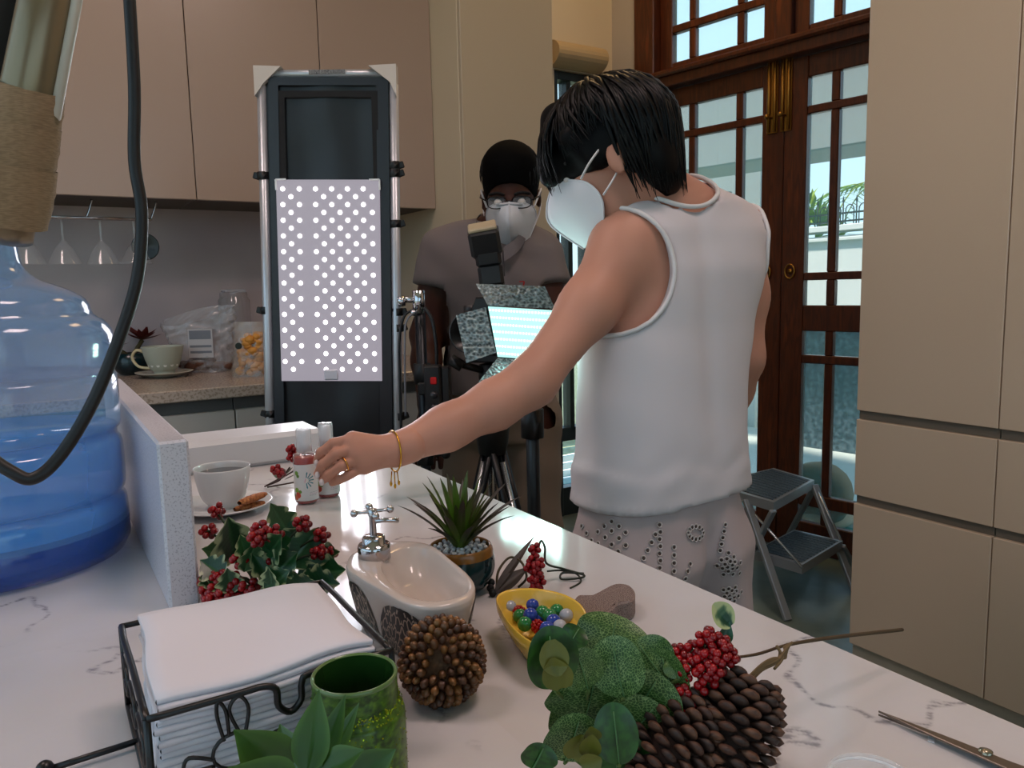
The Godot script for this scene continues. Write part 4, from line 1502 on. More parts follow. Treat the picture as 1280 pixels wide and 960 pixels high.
# folded face mask with a centre ridge, a nose clip and ear loops
func face_mask(owner_name: String, label: String, c: Vector3, R: Vector3, U: Vector3, F: Vector3, s: float, loops: Array):
	var at_ = c + (F * 0.11 - U * 0.04) * s
	var t = thing("face_mask", label, "face mask", at_)
	var cloth = mat(Color(0.86, 0.87, 0.89), 0.75)
	var ridge = [Vector3(0, 0.022, 0.124), Vector3(0, -0.012, 0.150), Vector3(0, -0.045, 0.153), Vector3(0, -0.104, 0.114)]
	var edge = [Vector3(0.040, 0.008, 0.088), Vector3(0.066, -0.018, 0.052), Vector3(0.069, -0.055, 0.040), Vector3(0.050, -0.100, 0.062)]
	var shape = func(u: float, v: float, off: float) -> Vector3:
		var q = v * 3.0
		var i = mini(int(q), 2)
		var f = q - i
		var a: Vector3 = ridge[i].cubic_interpolate(ridge[i + 1], ridge[maxi(i - 1, 0)], ridge[mini(i + 2, 3)], f)
		var b: Vector3 = edge[i].cubic_interpolate(edge[i + 1], edge[maxi(i - 1, 0)], edge[mini(i + 2, 3)], f)
		var w = u * 2.0 - 1.0
		var m = pow(absf(w), 0.92)
		var p = a.lerp(b, m)
		p.x *= signf(w)
		p += Vector3(signf(w), 0, 1.0).normalized() * (sin(m * PI) * 0.009 + off)
		return c + (R * p.x + U * p.y + F * p.z) * s
	var st = S()
	grid(st, 20, 16, func(u, v): return shape.call(u, v, 0.0), null, true)
	grid(st, 20, 16, func(u, v): return shape.call(u, v, -0.0018))
	obj("shell", st, cloth, t)
	st = S()
	var pts = []
	for k in 13: pts.append(shape.call(0.18 + 0.64 * k / 12.0, 0.06, 0.0015))
	tube(st, pts, 0.0022 * s, 5, true, 1.6)
	obj("nose_clip", st, mat(Color(0.80, 0.81, 0.83), 0.5), t)
	st = S()
	pts = []
	for k in 13: pts.append(shape.call(0.5, k / 12.0, 0.0012))
	tube(st, pts, 0.0016, 5)
	obj("seam", st, cloth, t)
	for sd in [0.0, 1.0]:
		st = S()
		pts = []
		for k in 13: pts.append(shape.call(sd, k / 12.0, 0.0008))
		tube(st, pts, 0.0018, 5)
		obj("edge_seam", st, cloth, t)
	for l in loops:
		st = S()
		tube(st, curve3(l, 6), 0.0034 * s, 6, true, 0.45)
		obj("ear_loop", st, mat(Color(0.88, 0.88, 0.89), 0.7), t)

# locks of hair laid from the crown over the skull
func locks(c: Vector3, R: Vector3, U: Vector3, F: Vector3, rad: Vector3, n: int, reach: Callable, thick: float, wave: float, dark: Color, light: Color) -> SurfaceTool:
	var st = S()
	for i in n:
		var th = TAU * (i + rng.randf()) / n * 7.0
		var e: Array = reach.call(wrapf(th, -PI, PI))
		var lift = rng.randf() * 0.010
		var from = 0.05 + rng.randf() * 0.5
		var to: float = e[0] + rng.randfn() * 0.05
		var pts = []
		var rs = []
		var ph = rng.randf() * TAU
		for k in 9:
			var t = k / 8.0
			var pol = lerpf(from, to, t)
			var a: float = th + (e[1] * t + wave * sin(t * 4.0 + ph))
			var q = Vector3(sin(pol) * sin(a) * rad.x, cos(pol) * rad.y, sin(pol) * cos(a) * rad.z)
			if pol > PI * 0.5:
				q = Vector3(sin(a) * rad.x, -(pol - PI * 0.5) * rad.y, cos(a) * rad.z) * Vector3(1.0 - (pol - PI * 0.5) * 0.22, 1, 1.0 - (pol - PI * 0.5) * 0.22)
			var out = q.normalized() * (lift * sin(t * PI) + e[2] * t * t)
			q += out
			pts.append(c + R * q.x + U * q.y + F * q.z)
			rs.append(thick * (0.55 + 0.6 * sin(PI * minf(t * 1.1, 1.0)) ) * (1.0 - t * t * 0.85))
		st.set_color(lin(dark.lerp(light, rng.randf() * rng.randf())))
		tube(st, pts, rs, 5, false, 0.6)
	return st

func woman():
	var skin = lin(Color(0.76, 0.55, 0.46))
	var paint = func(p: Vector3, _n: Vector3) -> Color:
		var v = 0.95 + 0.05 * sin(p.x * 37.0 + p.y * 23.0) * sin(p.z * 31.0 - p.y * 17.0)
		return Color(skin.r * v, skin.g * v * 0.985, skin.b * v)
	var hip = P(826, 690, 1.41)
	var t = thing("person", "person in white tank top and eyelet shorts reaching over island to bottles", "person", Vector3(hip.x, 0, hip.z))
	var sec = [[P(826, 715, 1.41), 0.166, 0.114], [P(827, 640, 1.41), 0.162, 0.111], [P(828, 560, 1.40), 0.160, 0.109], [P(829, 490, 1.40), 0.158, 0.106], [P(834, 406, 1.41), 0.166, 0.110], [P(843, 340, 1.41), 0.168, 0.112], [P(850, 295, 1.41), 0.150, 0.096], [P(851, 262, 1.40), 0.095, 0.066]]
	var X = Vector3.RIGHT; var Z = Vector3(0, 0, -1)
	var lsh = P(783, 306, 1.325); var rsh = P(918, 292, 1.48)
	var nb = P(842, 262, 1.38)
	var fd = Field.new(Vector3(0.36, 0.0, -1.45), Vector3(1.34, 1.42, -0.74), 0.0125)
	var thin = []
	for q in sec: thin.append([q[0], q[1] - (0.012 if q[0].y > 0.84 else 0.035), q[2] - (0.012 if q[0].y > 0.84 else 0.030)])
	fd.loft(thin, X, Z, 0.0)
	var shoulders = func(f: Field):
		f.capsule(P(845, 268, 1.39), 0.052, lsh, 0.058, 0.05)
		f.capsule(P(858, 268, 1.40), 0.052, rsh, 0.056, 0.05)
		f.ellipsoid(P(800, 335, 1.33), Vector3(0.055, 0.075, 0.03), Basis(), 0.04)
		f.ellipsoid(P(908, 330, 1.40), Vector3(0.055, 0.075, 0.03), Basis(), 0.04)
	shoulders.call(fd)
	fd.capsule(nb, 0.052, P(815, 225, 1.355), 0.050, 0.03)
	var elb = P(664, 478, 1.20); var wri = P(496, 562, 1.10)
	fd.chain([lsh, P(735, 385, 1.265), elb, P(618, 506, 1.175), P(560, 534, 1.14), wri], [0.055, 0.045, 0.036, 0.0345, 0.030, 0.0255], 0.03)
	var relb = P(929, 448, 1.51); var rwri = P(898, 545, 1.60)
	fd.chain([rsh, P(929, 370, 1.50), relb, relb.lerp(rwri, 0.4), rwri], [0.054, 0.045, 0.037, 0.036, 0.025], 0.03)
	for s in [-1.0, 1.0]:
		var h = Vector3(hip.x + s * 0.088, 0.74, hip.z)
		var kn = Vector3(hip.x + s * 0.085, 0.46, hip.z - 0.02)
		var an = Vector3(hip.x + s * 0.085, 0.075, hip.z + 0.03)
		fd.chain([h, kn, kn.lerp(an, 0.35) + Vector3(0, 0, 0.015), an], [0.058, 0.052, 0.053, 0.034], 0.02)
		fd.chain([an, an + Vector3(0, -0.04, 0.02)], [0.036, 0.034], 0.02)
		fd.chain([an + Vector3(0, -0.040, 0.015), an + Vector3(s * 0.01, -0.045, -0.10), an + Vector3(s * 0.015, -0.057, -0.17)], [0.034, 0.03, 0.018], 0.02)
	# head turned to the bottles, chin down
	var cr = Vector3(0.852, 0, 0.524); var cf = Vector3(0.524, 0, -0.852)
	var F = (cr * -0.86 + cf * 0.34 + Vector3.UP * -0.36).normalized()
	var U = (Vector3.UP - F * F.y + cr * -0.02).normalized()
	U = (U - F * U.dot(F)).normalized()
	var R = F.cross(U).normalized()
	var hc = P(778, 205, 1.335)
	var hf = head_field(hc, R, U, F, 1.02, P(818, 232, 1.36), 0.050)
	var st = S()
	fd.mesh(st, paint)
	hf.mesh(st, paint)
	# reaching hand closed on the second bottle
	var kn = [P(441, 549, 1.075), P(443, 561, 1.068), P(448, 573, 1.068), P(456, 583, 1.075)]
	hand(st, wri, 0.0255, P(512, 556, 1.105), kn, [[P(417, 554, 1.062), P(402, 565, 1.064), P(396, 577, 1.072)], [P(420, 567, 1.054), P(404, 580, 1.057), P(397, 592, 1.066)], [P(427, 582, 1.054), P(411, 593, 1.056), P(403, 601, 1.064)], [P(438, 593, 1.062), P(424, 600, 1.060), P(415, 604, 1.064)]], [0.0070, 0.0072, 0.0070, 0.0062], [P(470, 566, 1.10), P(448, 566, 1.115), P(425, 572, 1.125), P(407, 580, 1.118)], paint, 0.0125)
	# other hand resting low in front of her
	var rk = []; var rf = []
	var rd = (rwri - relb).normalized()
	var ru = rd.cross(Vector3.UP).normalized()
	for k in 4:
		var b = rwri + rd * 0.08 + ru * (0.030 - 0.020 * k)
		rk.append(b)
		rf.append([b + rd * 0.035 - Vector3(0, 0.008, 0), b + rd * 0.055 - Vector3(0, 0.024, 0), b + rd * 0.060 - Vector3(0, 0.042, 0)])
	hand(st, rwri, 0.0255, rwri - rd * 0.03, rk, rf, [0.0085, 0.009, 0.0085, 0.0072], [rwri + rd * 0.03 - ru * 0.02, rwri + rd * 0.05 - ru * 0.045, rwri + rd * 0.075 - ru * 0.055, rwri + rd * 0.10 - ru * 0.055], paint)
	var sk = skin_mat(0.48)
	var body = obj("body", st, sk, t, false)
	# fingernails
	st = S()
	for q in [[395.5, 579, 1.062], [396.5, 594, 1.057], [402, 603, 1.055]]:
		ball(st, P(q[0], q[1], q[2]), Vector3(0.0038, 0.0052, 0.0028), 5)
	obj("fingernails", st, mat(Color(0.84, 0.80, 0.80), 0.25), body)
	face_bits(t, hc, R, U, F, 1.02, Color(0.12, 0.07, 0.04), Color(0.06, 0.045, 0.04))
	# tank top: the torso a little fuller, cut at hem, neckline and armholes
	var sf = Field.new(Vector3(0.72, 0.70, -1.22), Vector3(1.24, 1.42, -0.82), 0.009)
	sf.loft(sec, X, Z, 0.0)
	shoulders.call(sf)
	var la = P(755, 338, 1.29); var ra = rsh + Vector3(0.075, -0.045, 0.0)
	var hem: float = P(826, 633, 1.29).y
	var nk = P(836, 246, 1.37)
	var cut = func(f: Field, i: int) -> Array:
		var p = f.pos(i)
		var q = (p - la) / Vector3(0.100, 0.110, 0.150)
		var l = q.length()
		var q2 = (p - ra) / Vector3(0.085, 0.115, 0.15)
		var l2 = q2.length()
		var q3 = (p - nk) / Vector3(0.085, 0.050, 0.085)
		return [(l - 1.0) * 0.11, (l2 - 1.0) * 0.09, (q3.length() - 1.0) * 0.055, p]
	var sb = sf.copy()
	for i in sf.d.size():
		var v = sf.d[i]
		if v > 0.05 or v < -0.05: continue
		var c: Array = cut.call(sf, i)
		var p: Vector3 = c[3]
		var wv = 0.0005 * sin(p.y * 55.0 + p.x * 20.0) + 0.0006 * sin(p.x * 70.0 - p.y * 90.0 + p.z * 40.0) * smoothstep(1.0, 0.85, p.y)
		if p.z > hip.z: wv += -0.006 * exp(-pow((p.x - sec[3][0].x - 0.01) / 0.022, 2.0)) * smoothstep(0.85, 1.0, p.y)
		var band = smoothstep(0.895, 0.875, p.y + 0.05 * (p.x - hip.x) + 0.008 * sin(p.x * 40.0)) * 0.004 + 0.003 * smoothstep(0.86, 0.78, p.y)
		var low = hem + 0.012 * sin((p.x - hip.x) * 9.0) - 0.010 * smoothstep(0.0, 0.15, p.x - hip.x)
		var d = v - 0.0065 - wv - band - 0.0012 * smoothstep(low + 0.016, low + 0.008, p.y)
		sf.d[i] = maxf(d, maxf(low - p.y, -minf(c[0], minf(c[1], c[2]))))
	st = S()
	sf.mesh(st)
	var tank = obj("tank_top", st, mat(Color(0.82, 0.79, 0.80), 0.8), t, false)
	# piping along armholes and neckline: where each cutting shell meets the cloth
	for q in [[la, Vector3(0.100, 0.110, 0.150), Vector3(1, 0, 0), Vector3(0, 1, 0), Vector3(0, 0, 1)], [ra, Vector3(0.085, 0.115, 0.15), Vector3(-1, 0, 0), Vector3(0, 1, 0), Vector3(0, 0, 1)], [nk, Vector3(0.085, 0.050, 0.085), Vector3(0, -1, 0), Vector3(1, 0, 0), Vector3(0, 0, 1)]]:
		var line = []
		for k in 49:
			var th = k * TAU / 48.0
			var lo_a = 0.0; var hi_a = 2.6
			for it in 14:
				var m = (lo_a + hi_a) * 0.5
				var p = q[0] + (q[2] * cos(m) + (q[3] * cos(th) + q[4] * sin(th)) * sin(m)) * q[1]
				if sb.sample(p) < 0.0075: lo_a = m
				else: hi_a = m
			line.append(q[0] + (q[2] * cos(lo_a) + (q[3] * cos(th) + q[4] * sin(th)) * sin(lo_a)) * q[1])
		st = S()
		tube(st, line, 0.0042, 8, false)
		obj("edging", st, mat(Color(0.84, 0.83, 0.83), 0.75), tank)
	# eyelet shorts
	var pf = Field.new(Vector3(0.70, 0.44, -1.24), Vector3(1.24, 0.93, -0.80), 0.010)
	pf.loft([[Vector3(hip.x, 0.66, hip.z), 0.160, 0.095], [Vector3(hip.x, 0.72, hip.z), 0.176, 0.122], [Vector3(hip.x, 0.775, hip.z), 0.164, 0.112], [Vector3(hip.x, 0.84, hip.z), 0.153, 0.103]], X, Z, 0.0)
	for s in [-1.0, 1.0]:
		pf.capsule(Vector3(hip.x + s * 0.082, 0.70, hip.z), 0.103, Vector3(hip.x + s * 0.090, 0.47, hip.z), 0.118, 0.035)
	for i in pf.d.size():
		if absf(pf.d[i]) > 0.06: continue
		var p = pf.pos(i)
		var w = 0.003 * sin(p.x * 60.0 + p.y * 14.0 + p.z * 20.0) + 0.003 * sin(p.x * 31.0 - p.z * 50.0)
		var split = 0.024 * exp(-pow((p.x - hip.x - 0.02) / 0.018, 2.0)) * smoothstep(0.86, 0.70, p.y)
		pf.d[i] = maxf(pf.d[i] - w * smoothstep(0.86, 0.70, p.y) + split, 0.475 - p.y)
	st = S()
	pf.mesh(st)
	var sh = obj("shorts", st, mat(Color(0.72, 0.66, 0.66), 0.85), t, false)
	# embroidered eyelets: a raised ring round each hole
	var holes = []
	for q in [[765, 652], [756, 658], [774, 658], [748, 665], [765, 664], [782, 666], [757, 672], [774, 673], [748, 680], [765, 681], [782, 682], [757, 689], [773, 690], [764, 698]]: holes.append(q)
	for k in 8: holes.append([824 + (k % 2), 656 + k * 9])
	for k in 6: holes.append([819 - k * 5, 668 + k * 10]); holes.append([842, 684 + k * 10])
	for k in 12: holes.append([869 + cos(k * TAU / 12) * 9, 666 + sin(k * TAU / 12) * 8])
	for k in 18: holes.append([912 + cos(k * 2.4) * (3 + k * 0.75), 706 + sin(k * 2.4) * (3 + k * 0.8)])
	for k in 14: holes.append([914 + cos(k * 2.4) * (3 + k * 0.7), 742 + sin(k * 2.4) * (3 + k * 0.6)])
	for k in 5: holes.append([862 - k * 3, 705 + k * 9]); holes.append([906 - k * 1.5, 656 + k * 8]); holes.append([728 + k * 6, 658 + k * 9])
	var ring = S(); var hole = S()
	for q in holes:
		var d = ray(q[0], q[1])
		var z = 1.12
		var hit = false
		while z < 1.6:
			if pf.sample(CAM + d * z) < 0.0:
				hit = true
				break
			z += 0.004
		if not hit: continue
		var za = z - 0.004
		for it in 8:
			var zm = (za + z) * 0.5
			if pf.sample(CAM + d * zm) < 0.0: z = zm
			else: za = zm
		var p = CAM + d * z
		var n = pf.slope(p)
		p += n * 0.0006
		var b = along(n)
		var pts = []
		for k in 8: pts.append(p + n * 0.001 + (b.x * cos(k * TAU / 7) + b.z * sin(k * TAU / 7)) * 0.0042)
		tube(ring, pts, 0.0013, 4, false)
		for k in 7: tria(hole, p + n * 0.0009, p + n * 0.0009 + (b.x * cos(k * TAU / 7) + b.z * sin(k * TAU / 7)) * 0.0032, p + n * 0.0009 + (b.x * cos((k + 1) * TAU / 7) + b.z * sin((k + 1) * TAU / 7)) * 0.0032)
	obj("eyelet_stitching", ring, mat(Color(0.76, 0.73, 0.72), 0.8), sh).set_meta("kind", "stuff")
	obj("eyelet_holes", hole, mat(Color(0.30, 0.25, 0.23), 0.9), sh).set_meta("kind", "stuff")
	# hair: short black bob falling over the face
	var hr = Vector3(0.083, 0.106, 0.108)
	var hcen = hc + U * 0.043 + F * 0.002
	var hb = Field.new(hcen - Vector3.ONE * 0.2, hcen + Vector3.ONE * 0.2, 0.0055)
	var B = Basis(R, U, F)
	hb.ellipsoid(hcen, hr, B, 0.0)
	hb.ellipsoid(hcen - F * 0.058 - U * 0.055, Vector3(0.068, 0.075, 0.044), B, 0.03)
	hb.capsule(hcen + U * 0.075 + F * 0.075 - R * 0.01, 0.030, hcen - U * 0.015 + F * 0.118 - R * 0.035, 0.018, 0.03)
	hb.capsule(hcen + U * 0.060 + F * 0.070 + R * 0.03, 0.030, hcen - U * 0.010 + F * 0.105 + R * 0.03, 0.018, 0.03)
	hb.capsule(hcen - R * 0.070 + F * 0.050 + U * 0.02, 0.022, hcen - R * 0.068 + F * 0.030 - U * 0.030, 0.012, 0.02)
	var inv = B.inverse()
	for i in hb.d.size():
		if absf(hb.d[i]) > 0.08: continue
		var q = inv * (hb.pos(i) - hc)
		var face = ((q - Vector3(0, -0.055, 0.055)) / Vector3(0.12, 0.062, 0.095)).length() - 1.0
		var ear = ((q - Vector3(-0.090, -0.022, 0.002)) / Vector3(0.038, 0.026, 0.022)).length() - 1.0
		var below = -0.085 - q.y + 0.25 * maxf(q.z + 0.03, 0.0)
		hb.d[i] = maxf(hb.d[i], maxf(-minf(face * 0.06, ear * 0.03), below))
	st = S()
	hb.mesh(st)
	var hair = obj("hair", st, mat(Color(0.016, 0.015, 0.019), 0.5, 0.0, 0.25), t, false)
	# th = 0 points to the face, -PI/2 to her left
	var reach = func(th: float) -> Array:
		var a = absf(th)
		if a < 0.85: return [1.66 + 0.22 * rng.randf(), 0.10, 0.030]
		if a < 1.25: return [1.62, 0.12 * signf(th), 0.012]
		if a < 1.75: return [1.50, 0.10 * signf(th), 0.006]
		return [2.45 + rng.randf() * 0.3, 0.0, 0.006]
	st = locks(hcen, R, U, F, hr + Vector3.ONE * 0.004, 420, reach, 0.0058, 0.09, Color(0.014, 0.013, 0.018), Color(0.05, 0.047, 0.052))
	obj("hair_locks", st, vcol(0.38, 0.3), hair).set_meta("kind", "stuff")
	face_mask("woman", "white folded face mask on the person with black bob hair", hc, R, U, F, 1.03, [[P(726, 224, 1.262), P(736, 205, 1.255), P(748, 188, 1.262)], [P(754, 244, 1.262), P(763, 230, 1.258), P(772, 214, 1.268)]])
	# jewellery
	var br = thing("bracelet", "thin gold bracelet with dangling charms on the reaching wrist", "bracelet", P(492, 575, 1.10))
	st = S()
	var ax = (wri - P(470, 565, 1.085)).normalized()
	var bb = along(ax)
	var bc = P(492, 564, 1.098)
	var pts = []
	for k in 25: pts.append(bc + (bb.x * cos(k * TAU / 24) + bb.z * sin(k * TAU / 24)) * 0.0292)
	tube(st, pts, 0.0013, 6)
	obj("chain", st, mat(Color(0.83, 0.62, 0.22), 0.25, 1.0), br)
	for k in 3:
		st = S()
		var a = bc + Vector3(0, -0.029, 0) + bb.y * (k - 1) * 0.004
		var e = a + Vector3(0.002 * (k - 1), -0.018 - 0.004 * (k % 2), 0)
		tube(st, [a, e], 0.0009, 5)
		ball(st, e, Vector3(0.002, 0.004, 0.002), 5)
		obj("charm", st, mat(Color(0.83, 0.62, 0.22), 0.25, 1.0), br)
	st = S()
	pts = []
	var fa = (kn[2] - P(427, 582, 1.054)).normalized()
	bb = along(fa)
	bc = (kn[2] as Vector3).lerp(P(427, 582, 1.054), 0.82)
	for k in 17: pts.append(bc + (bb.x * cos(k * TAU / 16) + bb.z * sin(k * TAU / 16)) * 0.0100)
	tube(st, pts, 0.0011, 6)
	meta(obj("finger_ring", st, mat(Color(0.86, 0.62, 0.30), 0.2, 1.0)), "thin gold ring on finger of the hand holding a bottle", "ring")

func man():
	var skin = lin(Color(0.30, 0.185, 0.14))
	var paint = func(p: Vector3, _n: Vector3) -> Color:
		var v = 0.94 + 0.06 * sin(p.x * 37.0 + p.y * 23.0) * sin(p.z * 31.0)
		return Color(skin.r * v, skin.g * v, skin.b * v)
	var z = 2.25
	var cr = Vector3(0.852, 0, 0.524); var cf = Vector3(0.524, 0, -0.852)
	var hip = P(625, 480, z + 0.04)
	var t = thing("person", "photographer in grey polo shirt, glasses and face mask behind the camera", "person", Vector3(hip.x, 0, hip.z))
	var X = cr; var Z = -cf
	var sec = [[P(624, 500, z + 0.04), 0.165, 0.115], [P(623, 450, z + 0.03), 0.160, 0.115], [P(621, 400, z + 0.02), 0.165, 0.118], [P(619, 350, z), 0.172, 0.115], [P(618, 315, z), 0.158, 0.098], [P(618, 285, z), 0.09, 0.062]]
	var lsh = P(557, 316, z); var rsh = P(672, 320, z + 0.02)
	var F = (cr * -0.05 - cf * 0.92 + Vector3.UP * -0.36).normalized()
	var U = (Vector3.UP - F * F.y).normalized()
	var R = F.cross(U).normalized()
	var hc = P(639, 247, z - 0.06)
	var nb = P(620, 288, z)
	var fd = Field.new(Vector3(0.72, 0.0, -2.46), Vector3(1.66, 1.52, -1.55), 0.0135)
	var thin = []
	for q in sec: thin.append([q[0], q[1] - 0.014, q[2] - 0.014])
	fd.loft(thin, X, Z, 0.0)
	fd.capsule(P(605, 297, z), 0.05, lsh, 0.058, 0.04)
	fd.capsule(P(632, 297, z), 0.05, rsh, 0.058, 0.04)
	fd.capsule(nb, 0.056, P(630, 268, z - 0.03), 0.054, 0.03)
	var elb = P(532, 418, z + 0.0); var wri = P(534, 505, z - 0.12)
	fd.chain([lsh, lsh.lerp(elb, 0.5), elb, elb.lerp(wri, 0.4), wri], [0.055, 0.048, 0.042, 0.040, 0.028], 0.03)
	var elb2 = P(700, 415, z - 0.02); var wri2 = P(668, 432, z - 0.24)
	fd.chain([rsh, rsh.lerp(elb2, 0.5), elb2, elb2.lerp(wri2, 0.4), wri2], [0.055, 0.048, 0.042, 0.040, 0.028], 0.03)
	for s in [-1.0, 1.0]:
		var h = Vector3(hip.x, 0.86, hip.z) + cr * 0.088 * s
		var k = Vector3(hip.x, 0.47, hip.z) + cr * 0.10 * s - cf * 0.01
		var a = Vector3(hip.x, 0.08, hip.z) + cr * 0.105 * s + cf * 0.02
		fd.chain([h, k, a], [0.080, 0.055, 0.036], 0.02)
	var st = S()
	fd.mesh(st, paint)
	head_field(hc, R, U, F, 1.0, P(626, 276, z - 0.02), 0.053).mesh(st, paint)
	var mk = func(w: Vector3, e: Vector3, side: Vector3):
		var d = (w - e).normalized()
		var kn = []; var fs = []
		for k in 4:
			var b = w + d * 0.085 + side * (0.032 - 0.021 * k)
			kn.append(b)
			fs.append([b + d * 0.036 - Vector3(0, 0.01, 0), b + d * 0.055 - Vector3(0, 0.028, 0), b + d * 0.058 - Vector3(0, 0.046, 0)])
		hand(st, w, 0.028, w - d * 0.03, kn, fs, [0.009, 0.0095, 0.009, 0.008], [w + d * 0.03 + side * 0.02, w + d * 0.055 + side * 0.048, w + d * 0.08 + side * 0.058, w + d * 0.105 + side * 0.056], paint)
	mk.call(wri, elb, cr)
	mk.call(wri2, elb2, Vector3(0, 0.9, 0.2).normalized())
	obj("body", st, skin_mat(0.5), t, false)
	face_bits(t, hc, R, U, F, 1.0, Color(0.08, 0.05, 0.03), Color(0.03, 0.025, 0.02))
	# polo shirt
	var sf = Field.new(Vector3(0.76, 0.84, -2.44), Vector3(1.64, 1.44, -1.72), 0.011)
	sf.loft(sec, X, Z, 0.0)
	sf.capsule(P(605, 297, z), 0.052, lsh, 0.060, 0.04)
	sf.capsule(P(632, 297, z), 0.052, rsh, 0.060, 0.04)
	sf.chain([lsh, lsh.lerp(elb, 0.42)], [0.062, 0.066], 0.03)
	sf.chain([rsh, rsh.lerp(elb2, 0.42)], [0.062, 0.066], 0.03)
	var up1 = (elb - lsh).normalized(); var up2 = (elb2 - rsh).normalized()
	var e1 = lsh.lerp(elb, 0.45); var e2 = rsh.lerp(elb2, 0.45)
	for i in sf.d.size():
		if absf(sf.d[i]) > 0.06: continue
		var p = sf.pos(i)
		var d = sf.d[i] - 0.009 - 0.003 * sin(p.x * 42.0 + p.y * 26.0) * sin(p.y * 30.0 + p.z * 25.0)
		var l1 = (p - lsh) - up1 * (p - lsh).dot(up1)
		var l2 = (p - rsh) - up2 * (p - rsh).dot(up2)
		var s1 = (p - e1).dot(up1) if l1.length() < 0.088 else -1.0
		var s2 = (p - e2).dot(up2) if l2.length() < 0.088 else -1.0
		var neck = (p - P(626, 270, z - 0.03)).length() - 0.066
		sf.d[i] = maxf(d, maxf(maxf(s1, s2), maxf(0.90 - p.y, -neck)))
	st = S()
	sf.mesh(st)
	var polo_m = mat(Color(0.46, 0.43, 0.43), 0.85)
	var polo = obj("polo_shirt", st, polo_m, t, false)
	st = S()
	var cp = [P(603, 272, z + 0.03), P(597, 283, z - 0.07), P(612, 300, z - 0.135), P(627, 314, z - 0.15)]
	var cq = [P(640, 272, z + 0.03), P(652, 286, z - 0.07), P(645, 302, z - 0.135), P(629, 314, z - 0.15)]
	for c in [cp, cq]:
		var mid = curve3(c, 5)
		grid(st, 15, 3, func(u, v):
			var p: Vector3 = mid[roundi(u * 15)]
			return p + Vector3(0, 0.012 - 0.034 * v, 0) + (p - nb).normalized() * (0.004 + 0.012 * v))
	obj("collar", st, mat(Color(0.42, 0.40, 0.41), 0.85), polo)
	st = S()
	tube(st, [P(628, 313, z - 0.150), P(630, 345, z - 0.152)], 0.003, 6)
	obj("placket", st, mat(Color(0.34, 0.32, 0.33), 0.85), polo)
	st = S(false)
	var lg = P(649, 352, z - 0.150)
	bar(st, lg, lg + cr * 0.014, 0.004, 0.003, Vector3.UP, 0.0)
	bar(st, lg + cr * 0.014, lg + cr * 0.010 - Vector3(0, 0.016, 0), 0.004, 0.003, cf, 0.0)
	obj("chest_emblem", st, mat(Color(0.65, 0.10, 0.10), 0.7), polo)
	# trousers
	var pf = Field.new(Vector3(0.86, 0.05, -2.44), Vector3(1.56, 0.98, -1.82), 0.014)
	pf.loft([[Vector3(hip.x, 0.76, hip.z), 0.16, 0.115], [Vector3(hip.x, 0.86, hip.z), 0.165, 0.118], [Vector3(hip.x, 0.95, hip.z), 0.157, 0.112]], X, Z, 0.0)
	for s in [-1.0, 1.0]:
		var h = Vector3(hip.x, 0.82, hip.z) + cr * 0.085 * s
		var a = Vector3(hip.x, 0.10, hip.z) + cr * 0.105 * s + cf * 0.02
		pf.chain([h, h.lerp(a, 0.5), a], [0.098, 0.082, 0.068], 0.02)
	for i in pf.d.size():
		if absf(pf.d[i]) > 0.06: continue
		var p = pf.pos(i)
		pf.d[i] = maxf(pf.d[i] - 0.003 * sin(p.y * 40.0 + p.x * 20.0), 0.065 - p.y)
	st = S()
	pf.mesh(st)
	obj("trousers", st, mat(Color(0.50, 0.44, 0.38), 0.85), t, false)
	for s in [-1.0, 1.0]:
		st = S()
		var a = Vector3(hip.x, 0, hip.z) + cr * 0.108 * s
		lathe(st, [Vector2(0.0, 0.0), Vector2(0.052, 0.0), Vector2(0.055, 0.03), Vector2(0.045, 0.075), Vector2(0.0, 0.10)], at(a - cf * 0.04, Basis(cr, Vector3.UP, -cf)), 16, 1.0, 2.3)
		obj("shoe", st, mat(Color(0.06, 0.06, 0.06), 0.5), t)
	# short black hair
	var hr = Vector3(0.081, 0.100, 0.105)
	var hcen = hc + U * 0.048 - F * 0.012
	var hb = Field.new(hcen - Vector3.ONE * 0.15, hcen + Vector3.ONE * 0.15, 0.006)
	var B = Basis(R, U, F)
	hb.ellipsoid(hcen, hr, B, 0.0)
	hb.ellipsoid(hcen + U * 0.055 + F * 0.03, Vector3(0.07, 0.055, 0.075), B, 0.03)
	var inv = B.inverse()
	for i in hb.d.size():
		if absf(hb.d[i]) > 0.08: continue
		var q = inv * (hb.pos(i) - hc)
		var face = ((q - Vector3(0, -0.035, 0.09)) / Vector3(0.082, 0.098, 0.09)).length() - 1.0
		var below = -0.035 - q.y + 0.8 * maxf(q.z + 0.02, 0.0)
		hb.d[i] = maxf(hb.d[i], maxf(-face * 0.08, below))
	st = S()
	hb.mesh(st)
	var hair = obj("hair", st, mat(Color(0.022, 0.02, 0.02), 0.85, 0.0, 0.2), t, false)
	st = locks(hcen, R, U, F, hr * 0.985, 160, func(th): return [1.05 if absf(th) < 1.0 else 1.55, 0.2, 0.006], 0.005, 0.1, Color(0.015, 0.014, 0.014), Color(0.05, 0.045, 0.04))
	obj("hair_locks", st, vcol(0.5), hair).set_meta("kind", "stuff")
	var M = func(r, u, f): return hc + R * r + U * u + F * f
	var loops = []
	for s in [-1.0, 1.0]:
		loops.append([M.call(0.066 * s, -0.012, 0.056), M.call(0.082 * s, 0.016, 0.012), M.call(0.085 * s, 0.020, -0.018)])
		loops.append([M.call(0.060 * s, -0.080, 0.050), M.call(0.078 * s, -0.045, 0.014), M.call(0.083 * s, -0.025, -0.016)])
	face_mask("man", "white folded face mask on the photographer with glasses", hc, R, U, F, 1.0, loops)
